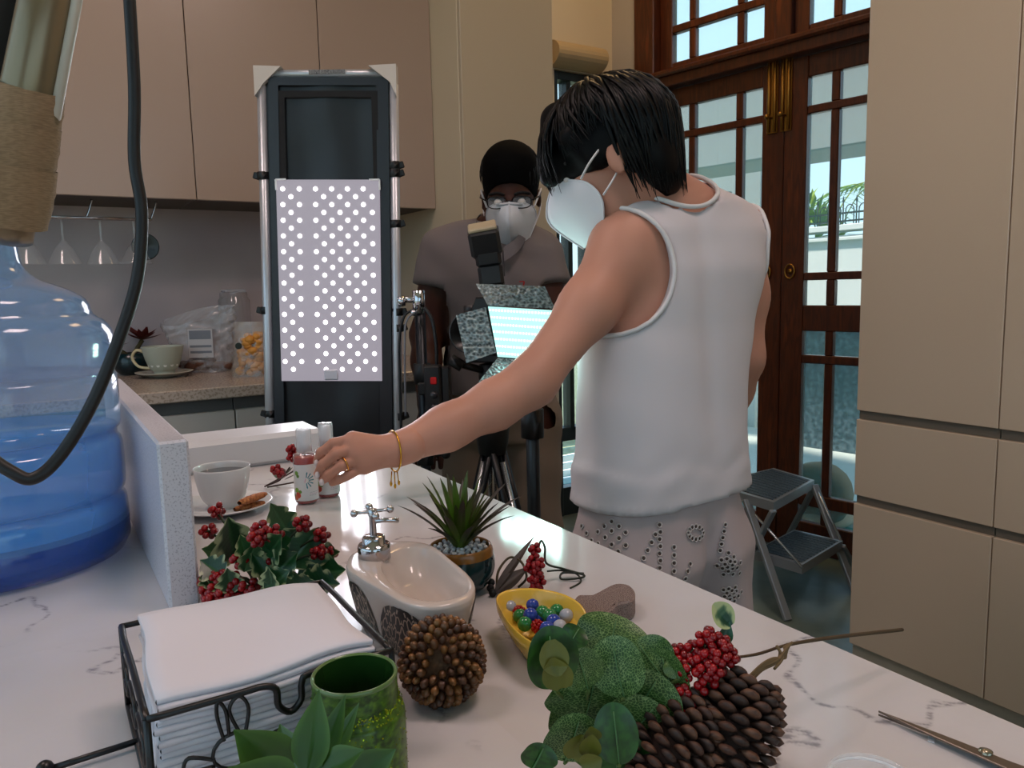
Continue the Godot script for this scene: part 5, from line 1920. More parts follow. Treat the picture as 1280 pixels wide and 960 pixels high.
	# glasses
	var g = thing("glasses", "thin dark framed glasses worn by the photographer", "glasses", M.call(0, 0.01, 0.11))
	for s in [-1.0, 1.0]:
		var pts = []
		for k in 25:
			var a = k * TAU / 24
			pts.append(M.call(0.034 * s + pow(absf(cos(a)), 0.7) * signf(cos(a)) * 0.026, 0.018 + pow(absf(sin(a)), 0.7) * signf(sin(a)) * 0.016, 0.120 - 0.006 * absf(cos(a))))
		st = S()
		tube(st, pts, 0.0016, 6, false)
		obj("rim", st, mat(Color(0.08, 0.07, 0.07), 0.3, 0.4), g)
		st = S()
		for k in 24: tria(st, M.call(0.034 * s, 0.018, 0.118), pts[k], pts[k + 1])
		obj("lens", st, glass_pane(Color(0.8, 0.9, 0.95), 0.18), g)
		st = S()
		tube(st, [M.call(0.060 * s, 0.022, 0.114), M.call(0.082 * s, 0.020, 0.07), M.call(0.086 * s, 0.012, -0.01)], 0.002, 6)
		obj("temple", st, mat(Color(0.08, 0.07, 0.07), 0.3, 0.4), g)
	st = S()
	tube(st, [M.call(-0.009, 0.022, 0.122), M.call(0, 0.025, 0.125), M.call(0.009, 0.022, 0.122)], 0.0016, 6)
	obj("bridge", st, mat(Color(0.08, 0.07, 0.07), 0.3, 0.4), g)

# ---------- things on and over the back worktop
func plastic(c: Color, alpha: float, rough := 0.15) -> StandardMaterial3D:
	var m = StandardMaterial3D.new()
	m.albedo_color = Color(c.r, c.g, c.b, alpha)
	m.transparency = BaseMaterial3D.TRANSPARENCY_ALPHA
	m.roughness = rough
	return m

# a pointed leaf from base to tip; wide is its half width, cup its lengthwise fold, bend its droop
func blade(st: SurfaceTool, a: Vector3, b: Vector3, wide: float, face: Vector3, cup := 0.2, bend := 0.1, colour = null, shape := 0, nu := 6, nv := 10):
	var d = b - a
	var x = d.cross(face).normalized()
	var n = x.cross(d).normalized()
	grid(st, nu, nv, func(u, v):
		var s = u * 2.0 - 1.0
		var w = 0.0
		if shape == 0: w = sin(PI * pow(v, 0.75)) * (1.0 - v * 0.25)
		elif shape == 1: w = pow(sin(PI * clampf(v * 0.93 + 0.05, 0, 1)), 0.6)
		elif shape == 2:
			w = sin(PI * pow(v, 0.8)) * (0.80 + 0.35 * absf(sin(v * PI * 3.5)) * absf(s))
		else: w = pow(1.0 - v, 0.7) * (0.55 + 0.9 * v)
		w = maxf(w, 0.02) * wide
		return a + d * v + x * s * w + n * (absf(s) * w * cup + bend * d.length() * (v * v - v)), colour)

func back_counter_items():
	var y0 = 0.93
	var glassm = glass_pane(Color(0.9, 0.93, 0.95), 0.09)
	var steel = mat(Color(0.75, 0.75, 0.77), 0.15, 1.0)
	# glass rack under the wall cabinets
	var z = -2.82
	var ra = ZP(20, 271, z); var rb = ZP(188, 271, z)
	rb.y = ra.y
	var t = thing("glass_rack", "chrome hanging rail for stemware below the cream wall cabinets", "rack", (ra + rb) * 0.5)
	for dz in [0.0, 0.03]:
		var st = S()
		rod(st, ra + Vector3(0, 0, dz), rb + Vector3(0, 0, dz), 0.004, 8)
		obj("rail", st, steel, t)
	for x in [ra.x + 0.02, lerpf(ra.x, rb.x, 0.5), rb.x]:
		var st = S()
		tube(st, curve3([Vector3(x, ra.y, z), Vector3(x + 0.012, ra.y + 0.03, z), Vector3(x + 0.02, 1.512, z)], 5), 0.004, 6)
		obj("hook", st, steel, t)
	var names = ["beside the jug neck", "second along the rail", "third along the rail", "next to the black round lid"]
	var k = 0
	for px in [31, 76, 124, 166]:
		var c = ZP(px, 271, z + 0.015)
		c.y = ra.y + 0.006
		var g = thing("wine_glass", "clear stemmed glass hanging upside down from chrome rail, " + names[k], "glass", c, "stemmed glasses on the hanging rail")
		var st = S()
		lathe(st, [Vector2(0.001, 0.0), Vector2(0.034, -0.002), Vector2(0.034, -0.005), Vector2(0.006, -0.012), Vector2(0.004, -0.02), Vector2(0.0035, -0.07), Vector2(0.006, -0.078)], at(c), 20)
		obj("stem", st, glassm, g)
		st = S()
		lathe(st, smooth_profile([Vector2(0.005, -0.078), Vector2(0.022, -0.095), Vector2(0.038, -0.125), Vector2(0.050, -0.150)], 4), at(c), 24)
		obj("bowl", st, glassm, g)
		k += 1
	var st = S()
	var pc = ZP(184, 309, z - 0.035)
	lathe(st, smooth_profile([Vector2(0.0, 0.0), Vector2(0.030, 0.004), Vector2(0.041, 0.016), Vector2(0.041, 0.020), Vector2(0.0, 0.012)], 3), at(pc, Basis(Vector3.UP, -0.4) * Basis(Vector3.RIGHT, PI / 2)), 28)
	var lid = thing("pan_lid", "small round black lid hanging at the end of the chrome rail", "lid", pc)
	obj("disc", st, mat(Color(0.03, 0.035, 0.04), 0.3), lid)
	st = S()
	tube(st, curve3([pc + Vector3(0, 0.036, 0.01), pc + Vector3(0.0, 0.06, 0.01), Vector3(pc.x, ra.y + 0.006, z)], 5), 0.002, 6)
	obj("hanging_loop", st, steel, lid)
	# polka-dot cup and saucer
	var cc = H(206, 471, y0)
	var sc = thing("saucer", "white saucer under the polka-dot cup on back worktop", "saucer", cc)
	st = S()
	lathe(st, smooth_profile([Vector2(0.0, 0.002), Vector2(0.035, 0.0), Vector2(0.06, 0.008), Vector2(0.088, 0.016), Vector2(0.088, 0.019), Vector2(0.05, 0.010), Vector2(0.0, 0.006)], 3), at(cc), 32)
	obj("dish", st, mat(Color(0.78, 0.76, 0.70), 0.25), sc)
	cc += Vector3(0, 0.012, 0)
	var cu = thing("teacup", "pale green polka-dot teacup with gold-edged handle on back worktop", "cup", cc)
	st = S()
	var prof = smooth_profile([Vector2(0.0, 0.0), Vector2(0.030, 0.0), Vector2(0.033, 0.008), Vector2(0.045, 0.02), Vector2(0.057, 0.05), Vector2(0.066, 0.088), Vector2(0.064, 0.088), Vector2(0.054, 0.05), Vector2(0.038, 0.018), Vector2(0.0, 0.012)], 4)
	lathe(st, prof, at(cc), 36)
	obj("bowl", st, mat(Color(0.66, 0.68, 0.62), 0.25), cu)
	st = S()
	var hx = Vector3(-0.852, 0, -0.524)
	tube(st, curve3([cc + hx * 0.058 + Vector3(0, 0.07, 0), cc + hx * 0.088 + Vector3(0, 0.080, 0), cc + hx * 0.105 + Vector3(0, 0.055, 0), cc + hx * 0.085 + Vector3(0, 0.025, 0), cc + hx * 0.045 + Vector3(0, 0.018, 0)], 6), 0.005, 8)
	obj("handle", st, mat(Color(0.80, 0.74, 0.58), 0.25), cu)
	st = S()
	for i in 14:
		var a = i * TAU / 14
		for r in [[0.030, 0.0505], [0.068, 0.0622]]:
			var n = Vector3(cos(a + r[0] * 9.0), -0.25, sin(a + r[0] * 9.0)).normalized()
			var p = cc + Vector3(n.x * r[1], r[0], n.z * r[1])
			var b = along(n)
			for q in 8: tria(st, p + n * 0.0008, p + n * 0.0008 + (b.x * cos(q * TAU / 8) + b.z * sin(q * TAU / 8)) * 0.0055, p + n * 0.0008 + (b.x * cos((q + 1) * TAU / 8) + b.z * sin((q + 1) * TAU / 8)) * 0.0055)
	obj("polka_dots", st, mat(Color(0.86, 0.86, 0.82), 0.25), cu).set_meta("kind", "stuff")
	# red rosette plant in a teal pot
	var pp = H(166, 468, y0)
	var pl = thing("potted_succulent", "dark red leafed plant in teal pot beside polka-dot cup", "plant", pp)
	st = S()
	lathe(st, smooth_profile([Vector2(0.0, 0.0), Vector2(0.035, 0.0), Vector2(0.058, 0.025), Vector2(0.060, 0.055), Vector2(0.050, 0.075), Vector2(0.045, 0.073), Vector2(0.0, 0.068)], 4), at(pp), 28)
	obj("pot", st, mat(Color(0.02, 0.14, 0.16), 0.2), pl)
	for q in [[pp + Vector3(0.04, 0.12, 0.0), 0.075, 13], [pp + Vector3(-0.05, 0.10, 0.0), 0.055, 10]]:
		for i in q[2]:
			var a = i * 2.4
			var up = 0.25 + 0.75 * i / q[2]
			var d = Vector3(cos(a), up * 1.1, sin(a)).normalized()
			st = S()
			var tone = Color(0.30, 0.05, 0.08).lerp(Color(0.42, 0.10, 0.10), rng.randf())
			blade(st, q[0], q[0] + d * q[1] * (0.8 + 0.3 * rng.randf()), q[1] * 0.2, Vector3.UP + d * 0.3, 0.3, 0.15, func(_u, v): return lin(tone.lerp(Color(0.36, 0.28, 0.12), 0.5 * (1.0 - v))), 0, 4, 6)
			obj("leaf", st, vcol(0.5), pl)
	st = S()
	tube(st, [pp + Vector3(0, 0.06, 0), pp + Vector3(0.04, 0.12, 0)], 0.008, 6)
	obj("stem", st, mat(Color(0.25, 0.22, 0.1), 0.7), pl)
	st = S()
	tube(st, [pp + Vector3(0, 0.06, 0), pp + Vector3(-0.05, 0.10, 0)], 0.008, 6)
	obj("stem", st, mat(Color(0.25, 0.22, 0.1), 0.7), pl)
	# crumpled clear bag with brown contents and a printed label
	var bp = H(258, 465, y0)
	var bag = thing("plastic_bag", "crumpled clear plastic bag with brown contents and paper label", "bag", bp)
	var cr = Vector3(0.852, 0, 0.524)
	var nz = FastNoiseLite.new()
	nz.seed = 3
	nz.frequency = 9.0
	st = S()
	var cf = Vector3(0.524, 0, -0.852)
	grid(st, 40, 26, func(u, v):
		var a = u * TAU
		var w = lerpf(0.09, 0.13, v)
		var dp = lerpf(0.045, 0.008, pow(v, 1.3))
		var n = nz.get_noise_3d(cos(a) * 1.0, v * 1.2, sin(a) * 1.0)
		return bp + cr * (cos(a) * (w + n * 0.03) - 0.02 * v) + cf * (sin(a) * dp + n * 0.03) + Vector3(0, 0.002 + v * (0.20 + 0.035 * sin(a * 1.0 + 2.2)), 0))
	obj("film", st, plastic(Color(0.80, 0.80, 0.80), 0.22, 0.2), bag)
	st = S()
	for i in 26:
		var a = rng.randf() * TAU
		var r = sqrt(rng.randf())
		ball(st, bp + cr * cos(a) * r * 0.085 + cf * sin(a) * r * 0.035 + Vector3(0, 0.020 + rng.randf() * 0.035 * (1.2 - r), 0), Vector3(0.022, 0.017, 0.02) * (0.7 + rng.randf() * 0.4), 5)
	var cont = obj("contents", st, mat(Color(0.36, 0.22, 0.15), 0.8), bag)
	cont.set_meta("kind", "stuff")
	st = S(false)
	var lb = at(bp - cf * 0.045 + Vector3(0, 0.105, 0) + cr * 0.005, Basis(cr, Vector3.UP, -cf))
	box(st, lb, Vector3(0.085, 0.10, 0.001), 0.0)
	var lab = obj("paper_label", st, mat(Color(0.72, 0.71, 0.71), 0.7), bag)
	st = S(false)
	for q in [[0.030, 0.030], [-0.01, 0.008], [-0.03, 0.008]]: box(st, lb * at(Vector3(0, q[0], 0.001)), Vector3(0.075, q[1], 0.0006), 0.0)
	obj("print", st, mat(Color(0.45, 0.47, 0.50), 0.7), lab)
	# pack of golden snacks behind the panel frame
	var sp = H(319, 470, y0)
	var pk = thing("snack_pack", "clear pack of golden curled snacks standing beside the LED panel", "snack pack", sp)
	st = S()
	for i in 110:
		var a = rng.randf() * TAU
		var h = rng.randf()
		ball(st, sp + cr * cos(a) * lerpf(0.055, 0.03, h) * sqrt(rng.randf()) + cf * sin(a) * 0.022 + Vector3(0, 0.012 + h * 0.125, 0), Vector3(0.014, 0.011, 0.014) * (0.7 + rng.randf() * 0.5), 5)
	var sn = obj("snacks", st, mat(Color(0.80, 0.55, 0.22), 0.6), pk)
	sn.set_meta("kind", "stuff")
	st = S()
	grid(st, 28, 14, func(u, v):
		var a = u * TAU
		var n = nz.get_noise_3d(cos(a) + 5.0, v * 2.0, sin(a))
		return sp + cr * cos(a) * (lerpf(0.072, 0.06, v) + n * 0.015) + cf * sin(a) * (lerpf(0.05, 0.008, v) + n * 0.015) + Vector3(0, 0.001 + v * 0.18, 0))
	obj("film", st, plastic(Color(0.85, 0.82, 0.76), 0.2, 0.15), pk)
	st = S(false)
	lathe(st, [Vector2(0.0, 0.0), Vector2(0.011, 0.0), Vector2(0.011, 0.002), Vector2(0.0, 0.002)], at(sp - cf * 0.052 - cr * 0.03 + Vector3(0, 0.105, 0), Basis(cr, Vector3.UP, -cf) * Basis(Vector3.RIGHT, PI / 2)), 16)
	obj("sticker", st, mat(Color(0.05, 0.12, 0.07), 0.6), pk)
	# clear jar standing behind the bag
	var jp = ZP(296, 430, -3.0)
	jp.y = y0
	var jr = thing("storage_jar", "tall clear storage container standing behind the plastic bag", "container", jp)
	st = S()
	lathe(st, [Vector2(0.0, 0.0), Vector2(0.055, 0.0), Vector2(0.058, 0.01), Vector2(0.058, 0.25), Vector2(0.05, 0.262), Vector2(0.05, 0.28)], at(jp), 4)
	obj("body", st, plastic(Color(0.8, 0.8, 0.82), 0.16, 0.1), jr)
	st = S(false)
	box(st, at(jp + Vector3(0, 0.285, 0)), Vector3(0.075, 0.012, 0.075), 0.003)
	obj("lid", st, plastic(Color(0.82, 0.82, 0.85), 0.5, 0.2), jr)

# ---------- things on the island
func label_texture() -> ImageTexture:
	# white wrap label: green leaves and red fruit at the edge, a teal ray flower, two lines of small print
	var im = Image.create(512, 256, false, Image.FORMAT_RGB8)
	im.fill(Color(0.86, 0.87, 0.87))
	var disc = func(cx, cy, r, c):
		for y in range(maxi(cy - r, 0), mini(cy + r + 1, 256)):
			for x in range(cx - r, cx + r + 1):
				if (x - cx) * (x - cx) + (y - cy) * (y - cy) <= r * r: im.set_pixel(posmod(x, 512), y, c)
	for base in [0, 256]:
		for q in [[20, 60, 16, Color(0.45, 0.62, 0.25)], [30, 80, 12, Color(0.36, 0.52, 0.20)], [16, 180, 18, Color(0.48, 0.66, 0.25)], [26, 215, 22, Color(0.78, 0.30, 0.20)], [44, 190, 12, Color(0.40, 0.58, 0.22)], [8, 235, 18, Color(0.80, 0.42, 0.28)], [232, 190, 14, Color(0.40, 0.56, 0.24)], [240, 225, 18, Color(0.30, 0.45, 0.20)]]:
			disc.call(base + q[0], q[1], q[2], q[3])
		for k in 7:
			var a = -1.4 + k * 0.47
			for r in range(22, 56): disc.call(base + 88 + int(cos(a) * r), 110 + int(sin(a) * r), 3 if r < 44 else 4, Color(0.25, 0.52, 0.58))
		for k in 4: disc.call(base + 86 - k * 2, 100 + k * 7, 3, Color(0.85, 0.55, 0.62))
		for k in 24:
			im.fill_rect(Rect2i(base + 110 + k * 4, 196, 3, 3), Color(0.55, 0.58, 0.60) if k % 5 else Color(0.86, 0.87, 0.87))
			if k > 4: im.fill_rect(Rect2i(base + 90 + k * 4, 208, 3, 3), Color(0.72, 0.50, 0.62) if k % 4 else Color(0.86, 0.87, 0.87))
			if k > 9: im.fill_rect(Rect2i(base + 70 + k * 4, 218, 3, 3), Color(0.55, 0.58, 0.60) if k % 6 else Color(0.86, 0.87, 0.87))
	return ImageTexture.create_from_image(im)

func spray_bottle(p: Vector3, label: String, s: float, turn: float, lm: Material, tall := 1.0):
	var t = thing("spray_bottle", label, "bottle", p, "spray bottles of red liquid")
	var clear = plastic(Color(0.90, 0.90, 0.90), 0.08, 0.06)
	var st = S()
	lathe(st, smooth_profile([Vector2(0.0, 0.0), Vector2(0.0145, 0.0), Vector2(0.0165, 0.003), Vector2(0.0165, 0.066), Vector2(0.0155, 0.071), Vector2(0.0105, 0.076), Vector2(0.0100, 0.081)], 3), at(p, Basis().scaled(Vector3(s, s * tall, s))), 28)
	obj("bottle", st, clear, t)
	st = S()
	lathe(st, [Vector2(0.0, 0.0012), Vector2(0.0138, 0.0012), Vector2(0.0155, 0.004), Vector2(0.0155, 0.068), Vector2(0.0145, 0.0705), Vector2(0.0, 0.0708)], at(p, Basis().scaled(Vector3(s, s * tall, s))), 28)
	obj("liquid", st, mat(Color(0.60, 0.06, 0.02), 0.1), t)
	st = S()
	grid(st, 36, 4, func(u, v): return p + Basis(Vector3.UP, turn) * (Vector3(cos(u * TAU) * 0.0169, lerpf(0.0595, 0.0065, v) * tall, -sin(u * TAU) * 0.0169) * s), null, true)
	obj("wrap_label", st, lm, t)
	st = S()
	lathe(st, [Vector2(0.0102, 0.076), Vector2(0.0108, 0.0765), Vector2(0.0106, 0.108), Vector2(0.0098, 0.1105), Vector2(0.0, 0.1105)], at(p, Basis().scaled(Vector3(s, s * tall, s))), 24)
	obj("overcap", st, plastic(Color(0.88, 0.90, 0.92), 0.35, 0.1), t)
	st = S()
	lathe(st, [Vector2(0.0, 0.078), Vector2(0.0092, 0.078), Vector2(0.0092, 0.088), Vector2(0.0075, 0.091), Vector2(0.0075, 0.103), Vector2(0.0065, 0.106), Vector2(0.0, 0.106)], at(p, Basis().scaled(Vector3(s, s * tall, s))), 20)
	obj("spray_pump", st, mat(Color(0.88, 0.88, 0.89), 0.4), t)
	st = S()
	tube(st, [p + Vector3(0.004, 0.006, 0) * s, p + Vector3(0, 0.078 * tall, 0) * s], 0.0012, 6)
	obj("dip_tube", st, mat(Color(0.85, 0.83, 0.80), 0.4), t)

func worktop_items():
	var white = mat(Color(0.82, 0.82, 0.82), 0.18)
	# coffee cup on a saucer
	var cc = H(281, 638, TOP)
	var sc = thing("saucer", "white saucer with tan biscuits beside the coffee on island", "saucer", cc)
	var st = S()
	lathe(st, smooth_profile([Vector2(0.0, 0.001), Vector2(0.028, 0.0), Vector2(0.045, 0.005), Vector2(0.063, 0.010), Vector2(0.063, 0.0125), Vector2(0.040, 0.0075), Vector2(0.0, 0.004)], 3), at(cc), 40)
	obj("dish", st, white, sc)
	var c1 = cc + Vector3(0, 0.0045, 0)
	var cu = thing("coffee_cup", "plain white cup of black coffee standing on saucer", "cup", c1)
	st = S()
	lathe(st, smooth_profile([Vector2(0.0, 0.0), Vector2(0.018, 0.0), Vector2(0.020, 0.004), Vector2(0.029, 0.016), Vector2(0.0345, 0.035), Vector2(0.0375, 0.056), Vector2(0.0360, 0.0565), Vector2(0.0325, 0.036), Vector2(0.026, 0.016), Vector2(0.0, 0.008)], 4), at(c1), 40)
	obj("bowl", st, white, cu)
	st = S()
	var hx = Vector3(-0.4, 0, -0.9).normalized()
	tube(st, curve3([c1 + hx * 0.034 + Vector3(0, 0.047, 0), c1 + hx * 0.053 + Vector3(0, 0.044, 0), c1 + hx * 0.05 + Vector3(0, 0.024, 0), c1 + hx * 0.028 + Vector3(0, 0.016, 0)], 6), 0.0035, 8)
	obj("handle", st, white, cu)
	st = S()
	lathe(st, [Vector2(0.0, 0.020), Vector2(0.0275, 0.020), Vector2(0.0347, 0.0500), Vector2(0.0, 0.0500)], at(c1), 32)
	meta(obj("coffee", st, mat(Color(0.10, 0.045, 0.02), 0.06)), "dark black coffee filling the plain white cup", "coffee")
	# biscuits on the saucer
	var n = 0
	for q in [[[293, 637], [330, 628], "lower"], [[299, 629], [332, 617], "upper"]]:
		var lift = 0.0135 if n == 0 else 0.024
		var a = H(q[0][0], q[0][1], TOP + lift); var b = H(q[1][0], q[1][1], TOP + lift)
		st = S()
		var d = b - a
		var x = d.cross(Vector3.UP).normalized()
		grid(st, 16, 12, func(u, v):
			var w = 0.0085 * pow(sin(PI * (0.06 + 0.88 * v)), 0.5)
			var an = u * TAU
			var bump = 1.0 + 0.10 * sin(v * 23.0 + an * 2.0) * sin(an * 3.0)
			return a + d * v + x * cos(an) * w * bump + Vector3(0, sin(an) * 0.0048 * bump * pow(sin(PI * (0.06 + 0.88 * v)), 0.4), 0))
		var bm = StandardMaterial3D.new()
		bm.albedo_texture = noise_tex(0.03, [[0.2, Color(0.42, 0.22, 0.10)], [0.6, Color(0.66, 0.40, 0.20)], [0.9, Color(0.78, 0.56, 0.34)]], FastNoiseLite.TYPE_SIMPLEX, 256, 3, 9)
		bm.roughness = 0.8
		meta(obj("biscuit", st, tri(bm, Vector3.ONE * 20.0)), "tan brown finger biscuit on the coffee saucer, %s of two" % q[2], "biscuit", "biscuits on the saucer")
		n += 1
	# spray bottles
	var lm = StandardMaterial3D.new()
	lm.albedo_texture = label_texture()
	lm.roughness = 0.45
	spray_bottle(H(384, 628), "small spray bottle of red liquid standing free beside the hand", 1.0, 0.20, lm, 0.99)
	spray_bottle(H(411, 620), "small spray bottle of red liquid held in the hand", 1.02, 0.10, lm, 0.98)
	sink_dispenser()
	marble_bowl()
	# pumice stone
	var pts = PackedVector2Array()
	var top = []
	for q in [[719, 760], [721, 744], [740, 743], [755, 735], [770, 729], [787, 731], [794, 740], [790, 750], [772, 754], [765, 761], [750, 771], [742, 786], [726, 784]]:
		var w = H(q[0], q[1], TOP + 0.019)
		pts.append(Vector2(w.x, -w.z))
	var sm = PackedVector2Array()
	for i in pts.size():
		for k in 4: sm.append(pts[i].cubic_interpolate(pts[(i + 1) % pts.size()], pts[(i - 1 + pts.size()) % pts.size()], pts[(i + 2) % pts.size()], k / 4.0))
	st = S(false)
	extrude(st, sm, 0.0188, Transform3D(Basis(Vector3.RIGHT, Vector3(0, 0, -1), Vector3.UP), Vector3(0, TOP + 0.0096, 0)), 0.0018)
	var pm = StandardMaterial3D.new()
	pm.albedo_texture = noise_tex(0.11, [[0.0, Color(0.36, 0.27, 0.25)], [0.36, Color(0.52, 0.43, 0.40)], [0.5, Color(0.64, 0.55, 0.51)], [0.9, Color(0.70, 0.62, 0.58)]], FastNoiseLite.TYPE_SIMPLEX, 512, 3, 15)
	pm.normal_enabled = true
	var nt = noise_tex(0.11, [], FastNoiseLite.TYPE_SIMPLEX, 512, 3, 15)
	nt.as_normal_map = true
	nt.bump_strength = 14.0
	pm.normal_texture = nt
	pm.roughness = 0.95
	meta(obj("pumice_stone", st, tri(pm, Vector3.ONE * 12.0)), "waisted beige pumice stone lying beside the yellow bowl", "pumice stone")
	# scissors
	var steel = mat(Color(0.48, 0.44, 0.40), 0.3, 0.8)
	var tip = H(1098, 891, TOP + 0.003); var piv = H(1232, 944, TOP + 0.004)
	var d = (piv - tip).normalized()
	var sd = d.cross(Vector3.UP).normalized()
	var s = thing("scissors", "steel scissors with blue handles lying at island edge", "scissors", piv)
	for k in [-1.0, 1.0]:
		st = S(false)
		var y = TOP + 0.0028 + (0.0012 if k > 0 else -0.0012)
		var poly = PackedVector2Array([Vector2(0.0, 0.0), Vector2(0.035, k * 0.0020 + 0.0022), Vector2(0.075, k * 0.003 + 0.0045), Vector2(0.105, k * 0.004 + 0.006), Vector2(0.130, k * 0.007 + 0.006), Vector2(0.130, k * 0.007 - 0.004), Vector2(0.100, k * 0.003 - 0.004), Vector2(0.05, k * 0.001 - 0.0026)])
		extrude(st, poly, 0.0016, Transform3D(Basis(d, sd, Vector3.UP), Vector3(tip.x, y, tip.z)), 0.0003)
		var b = obj("blade", st, steel, s)
		st = S()
		var o = tip + d * 0.152 + sd * k * 0.015
		var ring = []
		for i in 25: ring.append(Vector3(o.x, TOP + 0.005, o.z) + (d * cos(i * TAU / 24) * 0.026 + sd * sin(i * TAU / 24) * 0.013))
		tube(st, ring, 0.0042, 8, false)
		obj("handle", st, mat(Color(0.03, 0.25, 0.50), 0.4), b)
	st = S()
	lathe(st, [Vector2(0.004, 0.0), Vector2(0.004, 0.002), Vector2(0.0, 0.003)], at(Vector3(piv.x, TOP + 0.0050, piv.z)), 14)
	obj("pivot_screw", st, mat(Color(0.62, 0.58, 0.50), 0.25, 0.9), s)
	st = S(false)
	box(st, at(H(1164, 924, TOP + 0.0006), Basis(Vector3.UP, 0.5)), Vector3(0.007, 0.0008, 0.004), 0.0)
	meta(obj("paper_scrap", st, mat(Color(0.85, 0.84, 0.84), 0.8)), "tiny white paper scrap lying under the scissor blade", "paper")
	# glass dish at the island edge
	var gp = H(1090, 979, TOP + 0.035)
	gp.y = TOP
	var gd = thing("glass_dish", "small clear round glass dish near the scissors", "dish", gp)
	st = S()
	lathe(st, smooth_profile([Vector2(0.0, 0.001), Vector2(0.016, 0.0), Vector2(0.0205, 0.010), Vector2(0.0225, 0.035), Vector2(0.0215, 0.0355), Vector2(0.0195, 0.010), Vector2(0.0, 0.003)], 4), at(gp), 36)
	obj("glass_wall", st, glass_pane(Color(0.95, 0.95, 0.95), 0.14), gd)
	st = S()
	var rim = []
	for i in 37: rim.append(gp + Vector3(cos(i * TAU / 36) * 0.022, 0.0352, sin(i * TAU / 36) * 0.022))
	tube(st, rim, 0.0010, 6, false)
	obj("rim", st, glass_pane(Color(0.98, 0.98, 0.98), 0.35), gd)

func lace_texture() -> ImageTexture:
	# black lacquer with pale metallic filigree: rings, petals and dots of a half rosette
	var im = Image.create(512, 256, false, Image.FORMAT_RGB8)
	var ink = Color(0.035, 0.03, 0.035); var line = Color(0.66, 0.58, 0.52)
	for y in 256:
		for x in 512:
			var px = fmod(x, 256.0) - 128.0
			var r = Vector2(px, 256.0 - y).length()
			var a = atan2(px, 256.0 - y)
			var v = 0.0
			for q in [50.0, 100.0, 152.0, 206.0]:
				var w = q + 14.0 * absf(sin(a * (5.0 + q / 18.0)))
				if absf(r - w) < 4.6: v = 1.0
			if absf(sin(a * 12.0)) > 0.95 and fmod(r, 52.0) > 22.0: v = 1.0
			if Vector2(fmod(r + 10.0, 52.0) - 26.0, sin(a * 10.0) * 22.0).length() < 7.0: v = 1.0
			im.set_pixel(x, y, ink.lerp(line, v))
	return ImageTexture.create_from_image(im)

